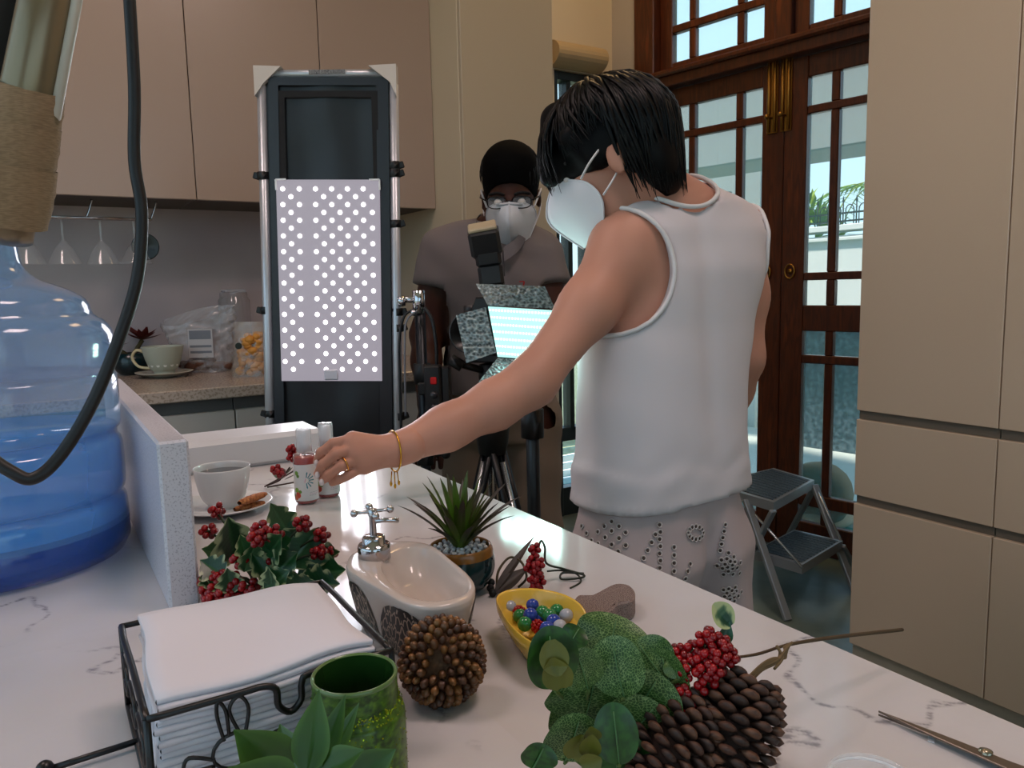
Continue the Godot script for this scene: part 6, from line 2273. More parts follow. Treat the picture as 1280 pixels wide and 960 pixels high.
func sink_dispenser():
	# miniature wash basin with a tap pump; its outline comes from the rim in the photograph
	var rim_h = 0.056
	var ring = func(px: Array, h: float) -> Array:
		var w = []
		for q in px: w.append(H(q[0], q[1], TOP + h))
		var out = []
		var m = w.size()
		for i in m:
			for k in 5: out.append((w[i] as Vector3).cubic_interpolate(w[(i + 1) % m], w[(i - 1 + m) % m], w[(i + 2) % m], k / 5.0))
		return out
	var rim = ring.call([[594, 733], [588, 748], [566, 757], [535, 761], [502, 754], [474, 738], [450, 724], [433, 710], [440, 693], [466, 683], [500, 677], [538, 682], [565, 702], [584, 718]], rim_h)
	var hole = ring.call([[586, 735], [580, 744], [562, 750], [536, 752], [510, 746], [491, 732], [480, 719], [476, 708], [482, 697], [496, 689], [516, 684], [540, 689], [563, 706], [579, 722]], rim_h)
	var n = rim.size()
	var c = Vector3.ZERO
	var bc = Vector3.ZERO
	for p in rim: c += p / n
	for p in hole: bc += p / n
	c.y = TOP; bc.y = TOP
	var t = thing("sink_soap_dispenser", "cream ceramic mini basin soap dispenser with chrome tap and black lace print", "soap dispenser", c)
	var outer = [[0.74, 0.0], [0.79, 0.003], [0.86, 0.015], [0.925, 0.030], [0.975, 0.044], [1.0, 0.051], [1.0, 0.0550], [0.985, 0.057]]
	var wall = func(u: float, k: float) -> Vector3:
		var i = mini(int(k * 7.0), 6)
		var f = k * 7.0 - i
		var s = lerpf(outer[i][0], outer[i + 1][0], f)
		var uu = fposmod(u, 1.0) * n
		var o = (rim[int(uu) % n] as Vector3).lerp(rim[(int(uu) + 1) % n], uu - int(uu))
		return Vector3(c.x + (o.x - c.x) * s, TOP + lerpf(outer[i][1], outer[i + 1][1], f), c.z + (o.z - c.z) * s)
	var st = S()
	grid(st, n, 21, func(u, v): return wall.call(u, v))
	# flat deck running over the lip into the bowl
	var bowl = [[1.0, 0.0565], [0.985, 0.0555], [0.93, 0.051], [0.85, 0.044], [0.74, 0.037], [0.58, 0.0315], [0.32, 0.0290], [0.0, 0.0285]]
	grid(st, n, 24, func(u, v):
		var i = roundi(u * n) % n
		var o = c + (rim[i] - Vector3(c.x, rim[i].y, c.z)) * 0.985
		var e = hole[i]
		if v < 0.25:
			var m = v / 0.25
			return Vector3(lerpf(o.x, e.x, m), TOP + 0.057 - 0.0005 * m + 0.0012 * sin(m * PI), lerpf(o.z, e.z, m))
		var k = (v - 0.25) / 0.75 * 7.0
		var j = mini(int(k), 6)
		var s = lerpf(bowl[j][0], bowl[j + 1][0], k - j)
		return Vector3(bc.x + (e.x - bc.x) * s, TOP + lerpf(bowl[j][1], bowl[j + 1][1], k - j), bc.z + (e.z - bc.z) * s))
	grid(st, n, 1, func(u, v):
		var o = rim[roundi(u * n) % n]
		return Vector3(c.x + (o.x - c.x) * 0.74 * v, TOP, c.z + (o.z - c.z) * 0.74 * v))
	obj("basin", st, mat(Color(0.80, 0.74, 0.70), 0.12), t)
	# printed lace bands round the foot, scalloped along their upper edge
	var lm = StandardMaterial3D.new()
	lm.albedo_texture = lace_texture()
	lm.roughness = 0.35
	for b in [[-0.06, 0.075, 0.66], [0.085, 0.20, 0.60], [0.205, 0.375, 0.70], [0.385, 0.525, 0.66], [0.535, 0.66, 0.62], [0.67, 0.80, 0.62], [0.81, 0.93, 0.62]]:
		st = S()
		grid(st, 24, 8, func(u, v):
			var uu = lerpf(b[0], b[1], u)
			var hgt = b[2] * (0.30 + 0.70 * pow(maxf(sin(PI * u), 0.0), 0.55) + 0.03 * absf(sin(u * PI * 9.0)))
			var p = wall.call(uu, lerpf(hgt, 0.04, v))
			return p + (p - Vector3(c.x, p.y, c.z)).normalized() * 0.0008)
		obj("lace_print", st, lm, t)
	# chrome tap
	var chrome = mat(Color(0.74, 0.73, 0.74), 0.10, 1.0)
	var tb = H(468, 695, TOP + 0.0575)
	var xf = at(tb)
	st = S()
	lathe(st, [Vector2(0.0, -0.002), Vector2(0.0150, -0.002), Vector2(0.0150, 0.010), Vector2(0.0140, 0.012), Vector2(0.0105, 0.0125), Vector2(0.0105, 0.018), Vector2(0.009, 0.0195), Vector2(0.0, 0.0195)], xf, 28)
	obj("tap_base", st, chrome, t)
	st = S()
	lathe(st, [Vector2(0.0036, 0.019), Vector2(0.0032, 0.022), Vector2(0.0032, 0.037), Vector2(0.0045, 0.041), Vector2(0.0, 0.043)], xf, 16)
	obj("tap_stem", st, chrome, t)
	st = S()
	var out = Vector3(0.852, 0, 0.524)
	tube(st, [tb + Vector3(0, 0.033, 0), tb + Vector3(0, 0.034, 0) + out * 0.010, tb + Vector3(0, 0.0335, 0) + out * 0.024], [0.0024, 0.0022, 0.0022], 10)
	obj("spout", st, chrome, t)
	st = S()
	var hc = tb + Vector3(0, 0.0425, 0)
	for k in 2:
		var d = Basis(Vector3.UP, 0.35 + k * PI / 2) * out
		tube(st, [hc - d * 0.0165, hc - d * 0.010, hc, hc + d * 0.010, hc + d * 0.0165], [0.0022, 0.0014, 0.002, 0.0014, 0.0022], 8)
		for s in [-1.0, 1.0]: ball(st, hc + d * 0.0165 * s, 0.0036, 7)
	lathe(st, [Vector2(0.0045, -0.002), Vector2(0.0045, 0.002), Vector2(0.0, 0.004)], at(hc), 14)
	obj("cross_handle", st, chrome, t)

func marble_bowl():
	var rim_h = 0.034
	var rim = []
	for q in [[620, 748], [628, 740], [645, 736], [672, 736], [702, 742], [722, 752], [733, 766], [730, 783], [716, 797], [694, 806], [672, 806], [652, 795], [636, 779], [626, 763]]:
		rim.append(H(q[0], q[1], TOP + rim_h))
	var m = rim.size()
	var outl = []
	for i in m:
		for k in 4: outl.append((rim[i] as Vector3).cubic_interpolate(rim[(i + 1) % m], rim[(i - 1 + m) % m], rim[(i + 2) % m], k / 4.0))
	var c = Vector3.ZERO
	for p in outl: c += p
	c /= outl.size()
	c.y = TOP
	var t = thing("teardrop_bowl", "yellow ceramic teardrop bowl holding coloured marbles", "bowl", c)
	var n = outl.size()
	var prof = [[0.45, 0.0], [0.52, 0.001], [0.66, 0.008], [0.80, 0.018], [0.90, 0.0225], [0.985, 0.0245], [1.0, 0.028], [1.0, 0.0335], [0.985, 0.0345], [0.955, 0.033], [0.90, 0.024], [0.78, 0.013], [0.55, 0.007], [0.0, 0.006]]
	var st = S()
	grid(st, n, prof.size() - 1, func(u, v):
		var o = outl[roundi(u * n) % n]
		var q = prof[roundi(v * (prof.size() - 1))]
		return Vector3(c.x + (o.x - c.x) * q[0], TOP + q[1], c.z + (o.z - c.z) * q[0]))
	grid(st, n, 1, func(u, v):
		var o = outl[roundi(u * n) % n]
		return Vector3(c.x + (o.x - c.x) * 0.45 * v, TOP, c.z + (o.z - c.z) * 0.45 * v))
	obj("bowl_wall", st, mat(Color(0.88, 0.71, 0.27), 0.2), t)
	var cols = {"blue": Color(0.16, 0.26, 0.62), "green": Color(0.16, 0.48, 0.26), "white": Color(0.66, 0.68, 0.72)}
	var where = {"blue": "pearly blue glass marble in the yellow bowl", "green": "pearly green glass marble in the yellow bowl", "white": "milky white glass marble in the yellow bowl"}
	var mesh = S()
	ball(mesh, Vector3.ZERO, 0.0064, 10)
	var sphere = finish(mesh)
	for q in [["white", 637, 759, .016], ["blue", 666, 757, .016], ["blue", 663, 769, .018], ["green", 678, 766, .017], ["green", 696, 764, .017], ["green", 687, 770, .018], ["blue", 692, 777, .018], ["white", 708, 770, .017], ["blue", 684, 786, .017], ["white", 700, 784, .017], ["green", 656, 780, .015], ["blue", 672, 774, .012], ["white", 690, 760, .012], ["green", 650, 770, .012]]:
		var o = MeshInstance3D.new()
		o.mesh = sphere
		o.material_override = mat(cols[q[0]], 0.08)
		o.name = numbered("marble")
		add_child(o)
		o.position = H(q[1], q[2], TOP + q[3] + 0.004)
		meta(o, where[q[0]], "marble", "marbles in the yellow bowl")
	for q in [[649, 765, .018], [672, 783, .018]]:
		var p = H(q[0], q[1], TOP + q[2])
		st = S()
		ball(st, p, 0.0042, 6)
		for k in 34:
			var a = k * 2.4; var y = 1.0 - 2.0 * (k + 0.5) / 34.0
			ball(st, p + Vector3(cos(a) * sqrt(1 - y * y), y, sin(a) * sqrt(1 - y * y)) * 0.0046, 0.0017, 4)
		meta(obj("beaded_berry", st, mat(Color(0.62, 0.03, 0.05), 0.25)), "red beaded berry lying among the marbles in yellow bowl", "berry", "red beads in the yellow bowl")

# ---------- foliage, cones and berries on the island
func berry_mesh(r: float) -> ArrayMesh:
	var st = S()
	ball(st, Vector3.ZERO, r, 6)
	return finish(st)

# a spray of berries round given centres (world), each berry its own part
func berries(t: Node3D, centres: Array, r: float, spread: float, count: int, sd: int):
	var g = RandomNumberGenerator.new()
	g.seed = sd
	var mesh = berry_mesh(r)
	var red = [mat(Color(0.50, 0.02, 0.05), 0.25), mat(Color(0.60, 0.03, 0.06), 0.25), mat(Color(0.40, 0.015, 0.04), 0.3)]
	var stem = S()
	for c in centres:
		for k in count:
			var a = k * 2.399 + g.randf(); var y = 1.0 - 2.0 * (k + 0.5) / count
			var p = c + Vector3(cos(a) * sqrt(1 - y * y), y * 0.9, sin(a) * sqrt(1 - y * y)) * spread * (0.75 + 0.35 * g.randf())
			if p.y < TOP + r: p.y = TOP + r
			inst("berry", mesh, red[k % 3], t, at(p))
			tube(stem, [c, p], r * 0.18, 4, false)
	obj("berry_stems", stem, mat(Color(0.20, 0.22, 0.08), 0.7), t)

# one holly leaf with spiny edge and a pale margin
func holly_leaf(t: Node3D, a: Vector3, b: Vector3, wide: float, face: Vector3, cream: float):
	var st = S()
	var g0 = Color(0.055, 0.20, 0.085).lerp(Color(0.12, 0.30, 0.15), rng.randf())
	var pale = Color(0.66, 0.68, 0.50)
	blade(st, a, b, wide, face, 0.35, 0.18, func(u, v):
		var s = absf(u * 2.0 - 1.0)
		var rib = smoothstep(0.10, 0.0, s) * 0.35
		var vein = 0.14 * smoothstep(0.75, 1.0, absf(sin((v * 9.0 + s * 2.2) * PI)))
		var c = g0.lerp(Color(0.35, 0.52, 0.33), rib + vein)
		return lin(c.lerp(pale, smoothstep(1.0 - cream, 1.0 - cream * 0.55, s + 0.12 * sin(v * 22.0)) if cream > 0.0 else 0.0)), 2, 12, 21)
	obj("leaf", st, vcol(0.35), t)

func cone_scales(t: Node3D, c: Vector3, axis: Vector3, r: float, l: float, n: int, tones: Array, size: float, open: float, blunt: float):
	# phyllotactic scales on an egg; axis points to the cone's tip
	var st = S()
	# unit scale pointing along +y (outwards), thick rounded end
	grid(st, 10, 8, func(u, v):
		var a = u * TAU
		var w = (0.35 + 0.65 * smoothstep(0.0, 0.65, v)) * sqrt(maxf(1.0 - pow(maxf(v - 0.62, 0.0) / 0.38, 2.0), 0.0))
		var th = (0.10 + 0.17 * smoothstep(0.4, 0.85, v) * blunt) * sqrt(maxf(1.0 - pow(maxf(v - 0.70, 0.0) / 0.30, 2.0), 0.0))
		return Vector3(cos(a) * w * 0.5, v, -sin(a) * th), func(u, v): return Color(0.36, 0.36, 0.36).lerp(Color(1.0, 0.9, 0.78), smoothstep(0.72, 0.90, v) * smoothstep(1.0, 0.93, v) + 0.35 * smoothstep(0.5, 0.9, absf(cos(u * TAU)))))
	var mesh = finish(st)
	var B = along(axis)
	st = S()
	ball(st, Vector3.ZERO, 1.0, 8)
	inst("core", finish(st), mat(Color(0.20, 0.12, 0.085), 0.9), t, at(c, B * Basis.from_scale(Vector3(r * 0.70, l * 0.40, r * 0.70))))
	for i in n:
		var f = (i + 0.5) / n
		var a = i * 2.39996
		var y = (f - 0.5) * l * 0.92
		var rr = r * sqrt(maxf(1.0 - pow(absf(f - 0.42) / 0.62, 2.2), 0.02))
		var dir = B * Vector3(cos(a), lerpf(-0.75, 1.6, f * f) * open, sin(a)).normalized()
		var root = c + B * Vector3(cos(a) * rr * 0.40, y * 0.85, sin(a) * rr * 0.40)
		var x = dir.cross(axis).normalized()
		var tip_y = rr * 0.66
		var b = Basis(x * size, dir * tip_y, x.cross(dir) * size * 0.9)
		inst("scale", mesh, tones[i % tones.size()], t, at(root, b))

func worktop_greens():
	holly_bunch()
	berry_sprig()
	spiky_pot()
	wire_pick()
	# golden pinecone with its hollow base turned to the viewer
	var gold = [mat(Color(0.40, 0.27, 0.16), 0.35, 0.25), mat(Color(0.50, 0.34, 0.18), 0.35, 0.3), mat(Color(0.30, 0.19, 0.12), 0.4, 0.15)]
	var pc = P(553, 834, 0.565)
	pc.y = maxf(pc.y, TOP + 0.030)
	var t = thing("pinecone", "golden brown pinecone lying in front of the basin dispenser", "pinecone", Vector3(pc.x, TOP, pc.z))
	bead_cone(t, pc, (CAM - pc).normalized() * 0.75 + Vector3(-0.38, 0.02, 0.30), 0.0295, gold)
	# dark pinecones
	var dark = [scale_mat(Color(0.20, 0.12, 0.085)), scale_mat(Color(0.26, 0.165, 0.115)), scale_mat(Color(0.14, 0.085, 0.06))]
	pc = P(912, 918, 0.455)
	t = thing("pinecone", "dark brown pinecone tied to a dried twig beside red berries", "pinecone", Vector3(pc.x, TOP, pc.z))
	cone_scales(t, pc, (P(890, 1000, 0.44) - P(935, 850, 0.47)), 0.0285, 0.075, 150, dark, 0.0118, 0.55, 1.0)
	pc = P(838, 938, 0.445)
	t = thing("pinecone", "brown pinecone wedged between eucalyptus leaves and the tied pinecone", "pinecone", Vector3(pc.x, TOP, pc.z))
	cone_scales(t, pc, (P(800, 990, 0.43) - P(870, 890, 0.46)), 0.0255, 0.070, 130, dark, 0.0108, 0.5, 1.0)
	red_berry_stem()
	eucalyptus()

func scale_mat(c: Color) -> StandardMaterial3D:
	var m = StandardMaterial3D.new()
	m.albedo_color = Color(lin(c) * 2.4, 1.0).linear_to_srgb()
	m.vertex_color_use_as_albedo = true
	m.roughness = 0.6
	return m

# a cone seen from its base: many small bead-like scale ends round a hollow
func bead_cone(t: Node3D, c: Vector3, axis: Vector3, r: float, tones: Array):
	var st = S()
	ball(st, Vector3.ZERO, Vector3(1.0, 0.8, 1.0), 5)
	var bead = finish(st)
	var B = along(axis)
	st = S()
	ball(st, Vector3.ZERO, 1.0, 10)
	inst("core", finish(st), mat(Color(0.36, 0.24, 0.15), 0.8), t, at(c - B.y * r * 0.05, B * Basis.from_scale(Vector3(0.80, 0.72, 0.80) * r)))
	var n = 200
	for i in n:
		var f = (i + 0.5) / n
		var y = 1.0 - f * 1.75
		var a = i * 2.39996
		var q = sqrt(maxf(1.0 - y * y, 0.0))
		if y > 0.97: continue
		var hollow = smoothstep(0.84, 0.98, y) * 0.16
		var p = Vector3(cos(a) * q, y * 0.92 - hollow, sin(a) * q)
		var d = B * Vector3(cos(a) * q, y * 0.6, sin(a) * q).normalized()
		var w = c + B * p * r
		if w.y < TOP + 0.004: continue
		var b = along(d, rng.randf() * 6.0) * Basis.from_scale(Vector3(0.0030, 0.0046, 0.0026) * (0.85 + rng.randf() * 0.4))
		inst("scale", bead, tones[i % tones.size()], t, at(w, b))

func holly_bunch():
	var c = H(335, 722)
	var t = thing("holly_bunch", "bunch of variegated artificial holly with red berries behind napkins", "holly", c)
	# base and tip as (x, y, height over worktop), half width, pale margin
	for q in [[295, 704, .03, 285, 646, .085, .021, .42], [361, 668, .035, 338, 629, .075, .016, .12], [357, 690, .035, 379, 645, .07, .013, .0], [347, 684, .035, 373, 660, .06, .012, .5], [360, 710, .03, 399, 659, .065, .018, .1], [371, 720, .02, 432, 712, .03, .021, .12], [338, 727, .03, 314, 688, .06, .014, .4], [292, 697, .03, 252, 686, .05, .014, .15], [341, 741, .025, 335, 709, .05, .011, .45], [352, 738, .02, 395, 727, .028, .013, .1], [300, 740, .02, 258, 722, .03, .013, .2], [330, 700, .045, 352, 668, .085, .014, .2], [320, 745, .015, 355, 752, .012, .012, .3], [345, 715, .04, 372, 690, .06, .015, .05], [385, 712, .02, 418, 736, .015, .015, .1], [305, 715, .04, 322, 676, .07, .013, .3], [360, 735, .02, 405, 744, .012, .013, .1], [290, 742, .02, 284, 710, .045, .012, .3], [330, 735, .03, 362, 713, .045, .013, .1], [280, 720, .03, 250, 700, .045, .014, .1], [375, 700, .03, 425, 690, .045, .016, .1], [350, 700, .05, 340, 655, .08, .013, .0], [310, 700, .05, 300, 668, .075, .012, .3], [372, 728, .02, 425, 730, .02, .016, .1], [270, 735, .02, 256, 712, .035, .012, .2]]:
		var a = H(q[0], q[1], TOP + q[2]); var b = H(q[3], q[4], TOP + q[5])
		holly_leaf(t, a, b, q[6], (CAM - a).normalized() + Vector3(rng.randfn(), 0.6, rng.randfn()) * 0.3, q[7])
	var cs = []
	for q in [[270, 639, .075], [262, 664, .06], [322, 673, .075], [341, 667, .075], [326, 661, .08], [379, 655, .075], [401, 668, .06], [399, 690, .045], [411, 692, .04], [266, 716, .03], [272, 738, .02], [291, 726, .03], [312, 735, .025], [300, 700, .05], [331, 702, .045], [262, 752, .012], [382, 748, .02], [258, 728, .022], [268, 750, .014], [282, 745, .018], [276, 722, .03], [260, 740, .016], [296, 744, .016]]:
		cs.append(H(q[0], q[1], TOP + q[2]))
	berries(t, cs, 0.0036, 0.0075, 9, 31)
	var st = S()
	for p in cs: tube(st, curve3([H(330, 745, TOP + 0.006), (H(325, 720, TOP + 0.02) + p) * 0.5, p], 4), 0.0012, 5)
	for q in [[330, 748], [345, 750], [318, 742]]: tube(st, [H(q[0], q[1], TOP + 0.004), H(q[0] - 5, q[1] - 30, TOP + 0.03)], 0.0016, 5)
	obj("stems", st, mat(Color(0.13, 0.18, 0.07), 0.7), t)

func berry_sprig():
	var t = thing("berry_sprig", "dark twig with small red berry heads lying behind the bottles", "sprig", H(350, 604))
	var st = S()
	for q in [[[331, 608], [352, 596], [362, 572], .003, .05], [[331, 608], [350, 600], [347, 588], .003, .022], [[334, 609], [362, 604], [392, 596], .003, .006], [[345, 602], [365, 590], [372, 578], .006, .03]]:
		tube(st, curve3([H(q[0][0], q[0][1], TOP + q[3]), H(q[1][0], q[1][1], TOP + (q[3] + q[4]) * 0.5), H(q[2][0], q[2][1] + q[4] * 250, TOP + q[4])], 5), 0.0013, 5)
	obj("twigs", st, mat(Color(0.20, 0.10, 0.07), 0.7), t)
	berries(t, [P(364, 561, 1.12), P(366, 571, 1.12), P(345, 587, 1.10), P(350, 591, 1.10)], 0.0038, 0.006, 7, 12)
	for q in [[[352, 596], [366, 584]], [[355, 600], [371, 592]], [[350, 600], [340, 591]]]:
		st = S()
		blade(st, H(q[0][0], q[0][1], TOP + 0.012), H(q[1][0], q[1][1], TOP + 0.022), 0.005, Vector3.UP, 0.3, 0.1, func(_u, _v): return lin(Color(0.15, 0.20, 0.10)), 0, 4, 6)
		obj("leaf", st, vcol(0.5), t)

func spiky_pot():
	var p = H(577, 737)
	var t = thing("potted_spiky_succulent", "spiky green and maroon succulent in round teal pot with gold rim", "plant", p)
	var k = 0.00082
	var st = S()
	lathe(st, smooth_profile([Vector2(0.0, 0.0), Vector2(0.018, 0.0), Vector2(0.029, 0.010), Vector2(0.0345, 0.024), Vector2(0.0335, 0.038)], 4), at(p), 36)
	obj("pot", st, mat(Color(0.02, 0.17, 0.18), 0.12), t)
	st = S()
	lathe(st, smooth_profile([Vector2(0.0335, 0.038), Vector2(0.0325, 0.0435), Vector2(0.0310, 0.0465), Vector2(0.0290, 0.0465), Vector2(0.0285, 0.042)], 3), at(p), 36)
	obj("gold_rim", st, mat(Color(0.50, 0.32, 0.09), 0.25), t)
	st = S()
	lathe(st, [Vector2(0.0288, 0.041), Vector2(0.0, 0.043)], at(p), 24)
	obj("soil", st, mat(Color(0.35, 0.33, 0.30), 0.9), t)
	st = S()
	ball(st, Vector3.ZERO, Vector3(1.0, 0.75, 0.9), 5)
	var peb = finish(st)
	var tones = [mat(Color(0.78, 0.78, 0.78), 0.45), mat(Color(0.60, 0.61, 0.62), 0.5), mat(Color(0.82, 0.80, 0.78), 0.45)]
	for i in 58:
		var r = sqrt((i + 0.5) / 58.0) * 0.0275
		var a = i * 2.39996
		inst("pebble", peb, tones[i % 3], t, at(p + Vector3(cos(a) * r, 0.0440 + rng.randf() * 0.001, sin(a) * r), Basis(Vector3.UP, rng.randf() * 6.0) * Basis.from_scale(Vector3.ONE * (0.0022 + rng.randf() * 0.0012))))
	var root = p + Vector3(0, 0.043, 0)
	for i in 46:
		var f = (i + 0.5) / 46.0
		var a = i * 2.39996
		var lean = 0.10 + 0.92 * f
		var l = 0.068 + 0.012 * sin(i * 1.7)
		var d = Vector3(cos(a) * sin(lean), cos(lean) * 0.92 + 0.10, sin(a) * sin(lean)).normalized()
		var b0 = root + Vector3(cos(a), 0, sin(a)) * 0.004
		st = S()
		var inner = Color(0.38, 0.50, 0.13); var outer = Color(0.13, 0.09, 0.08)
		var mixr = clampf(f * 1.2 - 0.35 + rng.randf() * 0.25, 0.0, 1.0)
		blade(st, b0, b0 + d * l, 0.0064, Vector3.UP * 0.8 - d * 0.2 + Vector3(cos(a), 0, sin(a)) * -0.6, 0.55, -0.10 - 0.12 * f, func(_u, v): return lin(inner.lerp(outer, clampf(mixr + (v - 0.55) * 1.1, 0.0, 1.0))), 3, 4, 8)
		obj("leaf", st, vcol(0.45), t)

func wire_pick():
	var c = H(660, 738)
	var t = thing("berry_wire_pick", "bead berry pick with brown leaves and looped green wire behind yellow bowl", "decoration", c)
	var cs = []
	for q in [[668, 687, .040], [668, 700, .032], [674, 706, .030], [664, 709, .026], [671, 716, .022], [667, 724, .016], [674, 727, .014], [671, 735, .008]]: cs.append(H(q[0], q[1], TOP + q[2]))
	berries(t, cs, 0.0030, 0.0052, 8, 44)
	for q in [[[617, 742, .004], [669, 669, .045], .0050], [[620, 742, .004], [662, 708, .022], .0085]]:
		var st = S()
		blade(st, H(q[0][0], q[0][1], TOP + q[0][2]), H(q[1][0], q[1][1], TOP + q[1][2]), q[2], Vector3(-0.3, 0.8, 0.5), 0.3, -0.08, func(_u, v): return lin(Color(0.17, 0.13, 0.11).lerp(Color(0.26, 0.21, 0.18), v)), 0, 6, 10)
		obj("leaf", st, vcol(0.5), t)
	var st = S()
	tube(st, curve3([H(621, 737, TOP + .003), H(623, 714, TOP + .018), H(637, 697, TOP + .028), H(652, 703, TOP + .026), H(658, 722, TOP + .014), H(648, 734, TOP + .004)], 7), 0.0013, 6)
	obj("wire_loop", st, mat(Color(0.30, 0.24, 0.13), 0.5), t)
	st = S()
	tube(st, curve3([H(672, 690, TOP + .036), H(676, 676, TOP + .045), H(681, 684, TOP + .040), H(683, 704, TOP + .022), H(704, 711, TOP + .010), H(730, 719, TOP + .004), H(722, 723, TOP + .003), H(702, 724, TOP + .002), H(704, 716, TOP + .006), H(730, 717, TOP + .005)], 7), 0.0012, 6)
	obj("wire_loop", st, mat(Color(0.10, 0.14, 0.08), 0.5), t)
	st = S()
	tube(st, curve3([H(684, 714, TOP + .010), H(702, 713, TOP + .008), H(720, 717, TOP + .004), H(726, 727, TOP + .001), H(713, 735, TOP + .001)], 7), 0.0010, 6)
	obj("wire_loop", st, mat(Color(0.12, 0.15, 0.09), 0.5), t)
	st = S()
	for q in [[613, 735, .004], [616, 741, .004], [614, 728, .007]]: ball(st, H(q[0], q[1], TOP + q[2]), 0.004, 5)
	obj("tape_end", st, mat(Color(0.05, 0.06, 0.05), 0.7), t)

func red_berry_stem():
	var t = thing("red_berry_stem", "dense cluster of glossy red berries on a stem with holly tip", "berries", H(880, 880))
	var cs = []
	for q in [[865, 812, .464], [880, 806, .462], [893, 802, .462], [905, 806, .462], [872, 826, .458], [888, 822, .456], [901, 820, .456], [913, 822, .460], [862, 838, .456], [880, 838, .452], [896, 838, .452], [850, 826, .462], [846, 816, .466], [884, 794, .464], [852, 866, .452], [858, 880, .450], [846, 878, .452], [882, 854, .452]]:
		cs.append(P(q[0], q[1], q[2]))
	berries(t, cs, 0.0026, 0.0050, 8, 77)
	var st = S()
	tube(st, curve3([P(890, 875, .46), P(902, 842, .465), P(905, 812, .47), P(906, 795, .47)], 5), 0.0016, 6)
	tube(st, curve3([P(890, 875, .46), P(876, 850, .458), P(870, 820, .462)], 5), 0.0014, 6)
	tube(st, curve3([P(890, 875, .46), P(866, 872, .455), P(852, 868, .455)], 5), 0.0014, 6)
	obj("stem", st, mat(Color(0.14, 0.15, 0.08), 0.7), t)
	st = S()
	blade(st, P(903, 806, .47), P(912, 776, .472), 0.0050, (CAM - P(905, 790, .47)) + Vector3(0.2, 0, 0), 0.5, 0.15, func(u, _v): return lin(Color(0.06, 0.24, 0.15).lerp(Color(0.12, 0.34, 0.22), u)), 0, 6, 8)
	obj("holly_tip", st, vcol(0.35), t)
	st = S()
	blade(st, P(914, 782, .472), P(891, 755, .470), 0.0078, (CAM - P(905, 765, .47)) + Vector3(0, 0.3, 0), 0.35, 0.2, func(u, v): return lin(Color(0.06, 0.25, 0.16).lerp(Color(0.72, 0.74, 0.52), smoothstep(0.4, 0.7, maxf(absf(u * 2.0 - 1.0), v * 0.9) + 0.08 * sin(v * 17.0)))), 1, 10, 12)
	obj("holly_tip", st, vcol(0.4), t)
	# dried twig with a raffia knot
	var tw = thing("dried_twig", "thin dried brown twig with raffia knot reaching over island edge", "twig", H(960, 840))
	st = S()
	tube(st, curve3([P(905, 823, .49), P(945, 818, .505), P(985, 806, .525), P(1040, 797, .555), P(1128, 787, .60)], 6), [0.0009, 0.0009, 0.0009, 0.0009, 0.0009, 0.0009, 0.001, 0.001, 0.001, 0.001, 0.001, 0.001, 0.0012, 0.0012, 0.0012, 0.0013, 0.0013, 0.0013, 0.0014, 0.0014, 0.0014, 0.0014, 0.0014, 0.0014, 0.0014], 6)
	obj("stalk", st, mat(Color(0.30, 0.23, 0.14), 0.8), tw)
	for k in 6:
		st = S()
		var j = rng.randfn() * 3.0
		tube(st, curve3([P(936 + j, 852 - k, .475), P(952, 838 - k * 1.5, .485), P(968 + j, 828 - k, .495), P(982, 812 + k * 2, .505), P(990 - k * 2, 803 + k, .515)], 5), 0.0009, 5)
		obj("raffia_strand", st, mat(Color(0.42, 0.34, 0.22), 0.85), tw)
	st = S()
	tube(st, curve3([P(972, 832, .495), P(975, 815, .505), P(971, 808, .505), P(978, 822, .50), P(968, 836, .49)], 5), 0.0010, 5)
	obj("raffia_knot", st, mat(Color(0.42, 0.34, 0.22), 0.85), tw)

